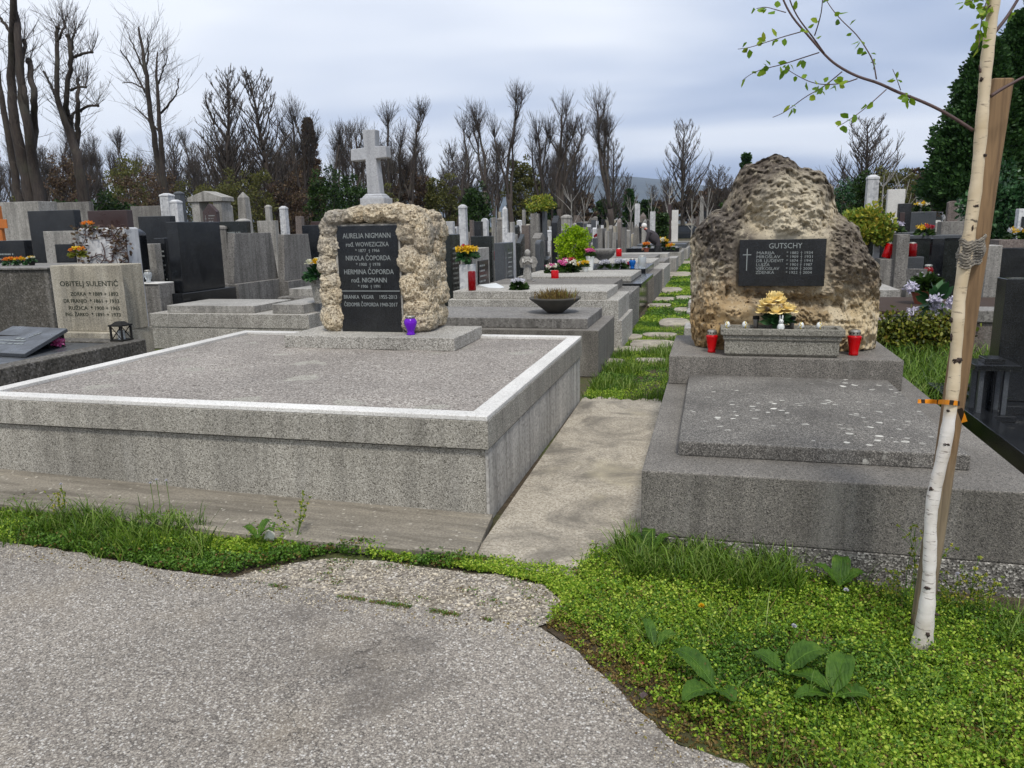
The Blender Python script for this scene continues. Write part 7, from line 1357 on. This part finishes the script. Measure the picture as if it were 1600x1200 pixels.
# feathery weed, dandelions, litter
def dandelion(label, p, col, r, h):
    t = thing('dandelion', label, 'flower', tuple(p), 'dandelions in the verge'); x, y, z = p; build('stalk', MB().tube([(x, y, z), (x + .006, y, z + h * .6), (x + .004, y - .003, z + h)], .0016, 5), M['cover_d'], t); rg = np.random.default_rng(int(x * 1000) % 97 + 3); n = 90; d = rg.normal(size=(n, 3)); d[:, 2] = abs(d[:, 2]) * (.5 if col == 'orangefl' else 1) ; d /= np.linalg.norm(d, axis=1, keepdims=True); leaves('flower_head', np.tile([x + .004, y - .003, z + h], (n, 1)), d, np.full(n, r), np.full(n, r * .14), M[col], t, ORG[t.name], rg, .1)
dandelion('single orange yellow dandelion in the weedy corner', onz(1093, 990, GZ), 'yellowfl', .014, .125)
for k, (a, b_, lab) in enumerate([(1317, 948, 'white dandelion clock left of the birch stake'), (1236, 1008, 'white dandelion clock in the middle of the weedy corner'), (1490, 922, 'white dandelion clock right of the birch foot')]): dandelion(lab, onz(a, b_ + 18, GZ), 'whitefl', .012, .13)
for k, (a, b_, lab) in enumerate([(243, 755, 'white daisy head left of the tall ones above the left grass'), (253, 750, 'tallest white daisy head above the left grass'), (268, 751, 'white daisy head right of the tallest one above the left grass'), (105, 757, 'white daisy head on a stalk at the far left verge')]): p = onz(a, 826, GZ); z = ony(a, b_, p[1])[2]; dandelion(lab, p, 'whitefl', .009, z - GZ)
mb = MB(); p = onz(421, 858, GZ); x, y, z = p; z += .045; mb.add([(x - .03, y, z + .0), (x + .028, y + .004, z + .005), (x + .035, y + .01, z + .04), (x + .008, y, z + .075), (x - .012, y - .006, z + .05), (x + .003, y - .015, z + .03)], [(0, 1, 5), (1, 2, 5), (2, 3, 5), (3, 4, 5), (4, 0, 5)]); o = build('litter_paper', mb, M['paper']); o.modifiers.new('s', 'SOLIDIFY').thickness = .001; tag(o, 'crumpled scrap of white paper standing in the left verge', 'litter')
for k, (a, b_, lab, m_) in enumerate([(1004, 1098, 'dark red fallen leaf at the asphalt edge near the dock', 'redgr'), (1000, 1048, 'brownish pink fallen petal among the brown weeds', 'terracotta')]): p = onz(a, b_, GZ); mb = MB().add([(p[0] - .015, p[1], GZ + .03), (p[0], p[1] - .012, GZ + .024), (p[0] + .018, p[1] + .002, GZ + .033), (p[0] + .003, p[1] + .012, GZ + .038)], [(0, 1, 2, 3)]); o = build('fallen_leaf', mb, M[m_]); o.modifiers.new('s', 'SOLIDIFY').thickness = .0008; tag(o, lab, 'leaf', 'fallen leaves')
# tall seeding weeds by the birch
for k, (a, b_, top, lab) in enumerate([(1418, 975, 815, 'tall thin seeding weed left of the birch trunk'), (1500, 985, 868, 'tall yellow flowering weed right of the birch trunk'), (1530, 990, 890, 'yellow flowering weed farther right of the birch trunk'), (95, 822, 762, 'thin seeding weed in the far left verge'), (1480, 975, 900, 'short flowering weed close behind the birch trunk'), (462, 852, 772, 'thin upright weed beside the paper scrap'), (1390, 965, 880, 'thin flowering weed left of the stake foot')]):
    p = onz(a, b_, GZ); h = ony(a, top, p[1])[2] - GZ; t = thing('seeding_weed', lab, 'weed', tuple(p), 'tall weeds'); r6 = random.Random(k); mb = MB(); x, y, z = p; tips = []
    for s_ in range(5):
        a2 = r6.uniform(0, 6.28); pts, _ = walk(r6, (x, y, z), (math.cos(a2) * .25, math.sin(a2) * .25, 1), h * r6.uniform(.6, 1.05), 7, .09, .05); mb.tube(pts, lin(.0018, .0009, 8), 4); tips += [pts[-1], pts[-2], pts[4], pts[5]]
        for c_ in range(3): i = r6.randint(3, 6); p2, _ = walk(r6, pts[i], (r6.gauss(0, .6), r6.gauss(0, .6), .7), h * .18, 2, .1, 0); mb.tube(p2, .0009, 4); tips.append(p2[-1])
    build('stalks', mb, M['cover_d'], t); r7 = np.random.default_rng(k); tips = np.array([tuple(v) for v in tips]); n = len(tips) * 8; d = r7.normal(size=(n, 3)); d /= np.linalg.norm(d, axis=1, keepdims=True); leaves('flower_heads', np.repeat(tips, 8, 0), d, np.full(n, .011), np.full(n, .0035), M['variegated'], t, ORG[t.name], r7)

# ================================================================== light and air
sun = bpy.data.lights.new('sun', 'SUN'); so = bpy.data.objects.new('sun', sun); COL.objects.link(so); sun.energy = SUN_E; sun.angle = R_(10); sun.color = (1, .965, .91)
EL, AZ = R_(56), R_(158)     # azimuth measured clockwise from +y
dv = Vector((math.sin(AZ) * math.cos(EL), math.cos(AZ) * math.cos(EL), math.sin(EL))); so.rotation_euler = dv.to_track_quat('Z', 'Y').to_euler()
w = bpy.data.worlds.new('World'); scene.world = w; w.use_nodes = True; nt = w.node_tree; nt.nodes.clear()
def wn(typ, ins=None, **pr):
    nd = nt.nodes.new('ShaderNode' + typ)
    for k, v in pr.items(): setattr(nd, k, v)
    for k, v in (ins or {}).items():
        if isinstance(v, bpy.types.NodeSocket): nt.links.new(v, nd.inputs[k])
        else: nd.inputs[k].default_value = v
    return nd
def wramp(f, stops):
    nd = wn('ValToRGB', {'Fac': f}); cr = nd.color_ramp
    while len(cr.elements) < len(stops): cr.elements.new(.5)
    for e, (p, c) in zip(cr.elements, stops): e.position = p; e.color = c if hasattr(c, '__len__') else (c, c, c, 1)
    return nd.outputs[0]
sky = wn('TexSky', sky_type='NISHITA', sun_disc=False, sun_elevation=EL, sun_rotation=AZ, air_density=1.0, dust_density=2.0, ozone_density=1.0)
tc = wn('TexCoord').outputs['Generated']; sp = wn('SeparateXYZ', {0: tc}); zz_ = wn('Math', {0: wn('Math', {0: sp.outputs[2], 1: 0.0}, operation='MAXIMUM').outputs[0], 1: .16}, operation='ADD').outputs[0]
uv = wn('CombineXYZ', {0: wn('Math', {0: sp.outputs[0], 1: zz_}, operation='DIVIDE').outputs[0], 1: wn('Math', {0: sp.outputs[1], 1: zz_}, operation='DIVIDE').outputs[0], 2: 0.0}).outputs[0]
n1 = wn('TexNoise', {'Vector': wn('Mapping', {'Vector': uv, 'Location': CLOUD_LOC, 'Rotation': (0, 0, .5), 'Scale': (.36, .62, 1)}).outputs[0], 'Scale': 1.0, 'Detail': 4.0, 'Roughness': .42, 'Distortion': .25}).outputs['Fac']
cloud = wramp(n1, [(.38, (2.6, 3.25, 4.7, 1)), (.475, (4.6, 5.15, 6.3, 1)), (.58, (7.5, 7.75, 8.2, 1))])
mx_ = wn('Mix', data_type='RGBA'); mx_.inputs[0].default_value = .93; nt.links.new(sky.outputs[0], mx_.inputs[6]); nt.links.new(cloud, mx_.inputs[7])
bg = wn('Background', {'Color': mx_.outputs[2], 'Strength': SKY_S}); ow = wn('OutputWorld', {'Surface': bg.outputs[0]})
if HAZE:
    hz = MB().box(-7500, 7500, -70, 7200, GZ - 1.2, 700); hm = bpy.data.materials.new('haze_air'); hm.use_nodes = True; t_ = hm.node_tree; t_.nodes.clear(); pv = t_.nodes.new('ShaderNodeVolumePrincipled'); pv.inputs['Color'].default_value = (.62, .76, 1.0, 1); pv.inputs['Density'].default_value = HAZE; om = t_.nodes.new('ShaderNodeOutputMaterial'); t_.links.new(pv.outputs[0], om.inputs['Volume'])
    ho = build('haze', hz, hm); tag(ho, kind='stuff')
vs_ = scene.view_settings; vs_.view_transform = 'Standard'; vs_.look = 'None'; vs_.exposure = EXPO; vs_.gamma = 1; vs_.use_curve_mapping = False
scene.cycles.max_bounces = 6; scene.cycles.transparent_max_bounces = 4; scene.cycles.use_denoising = True
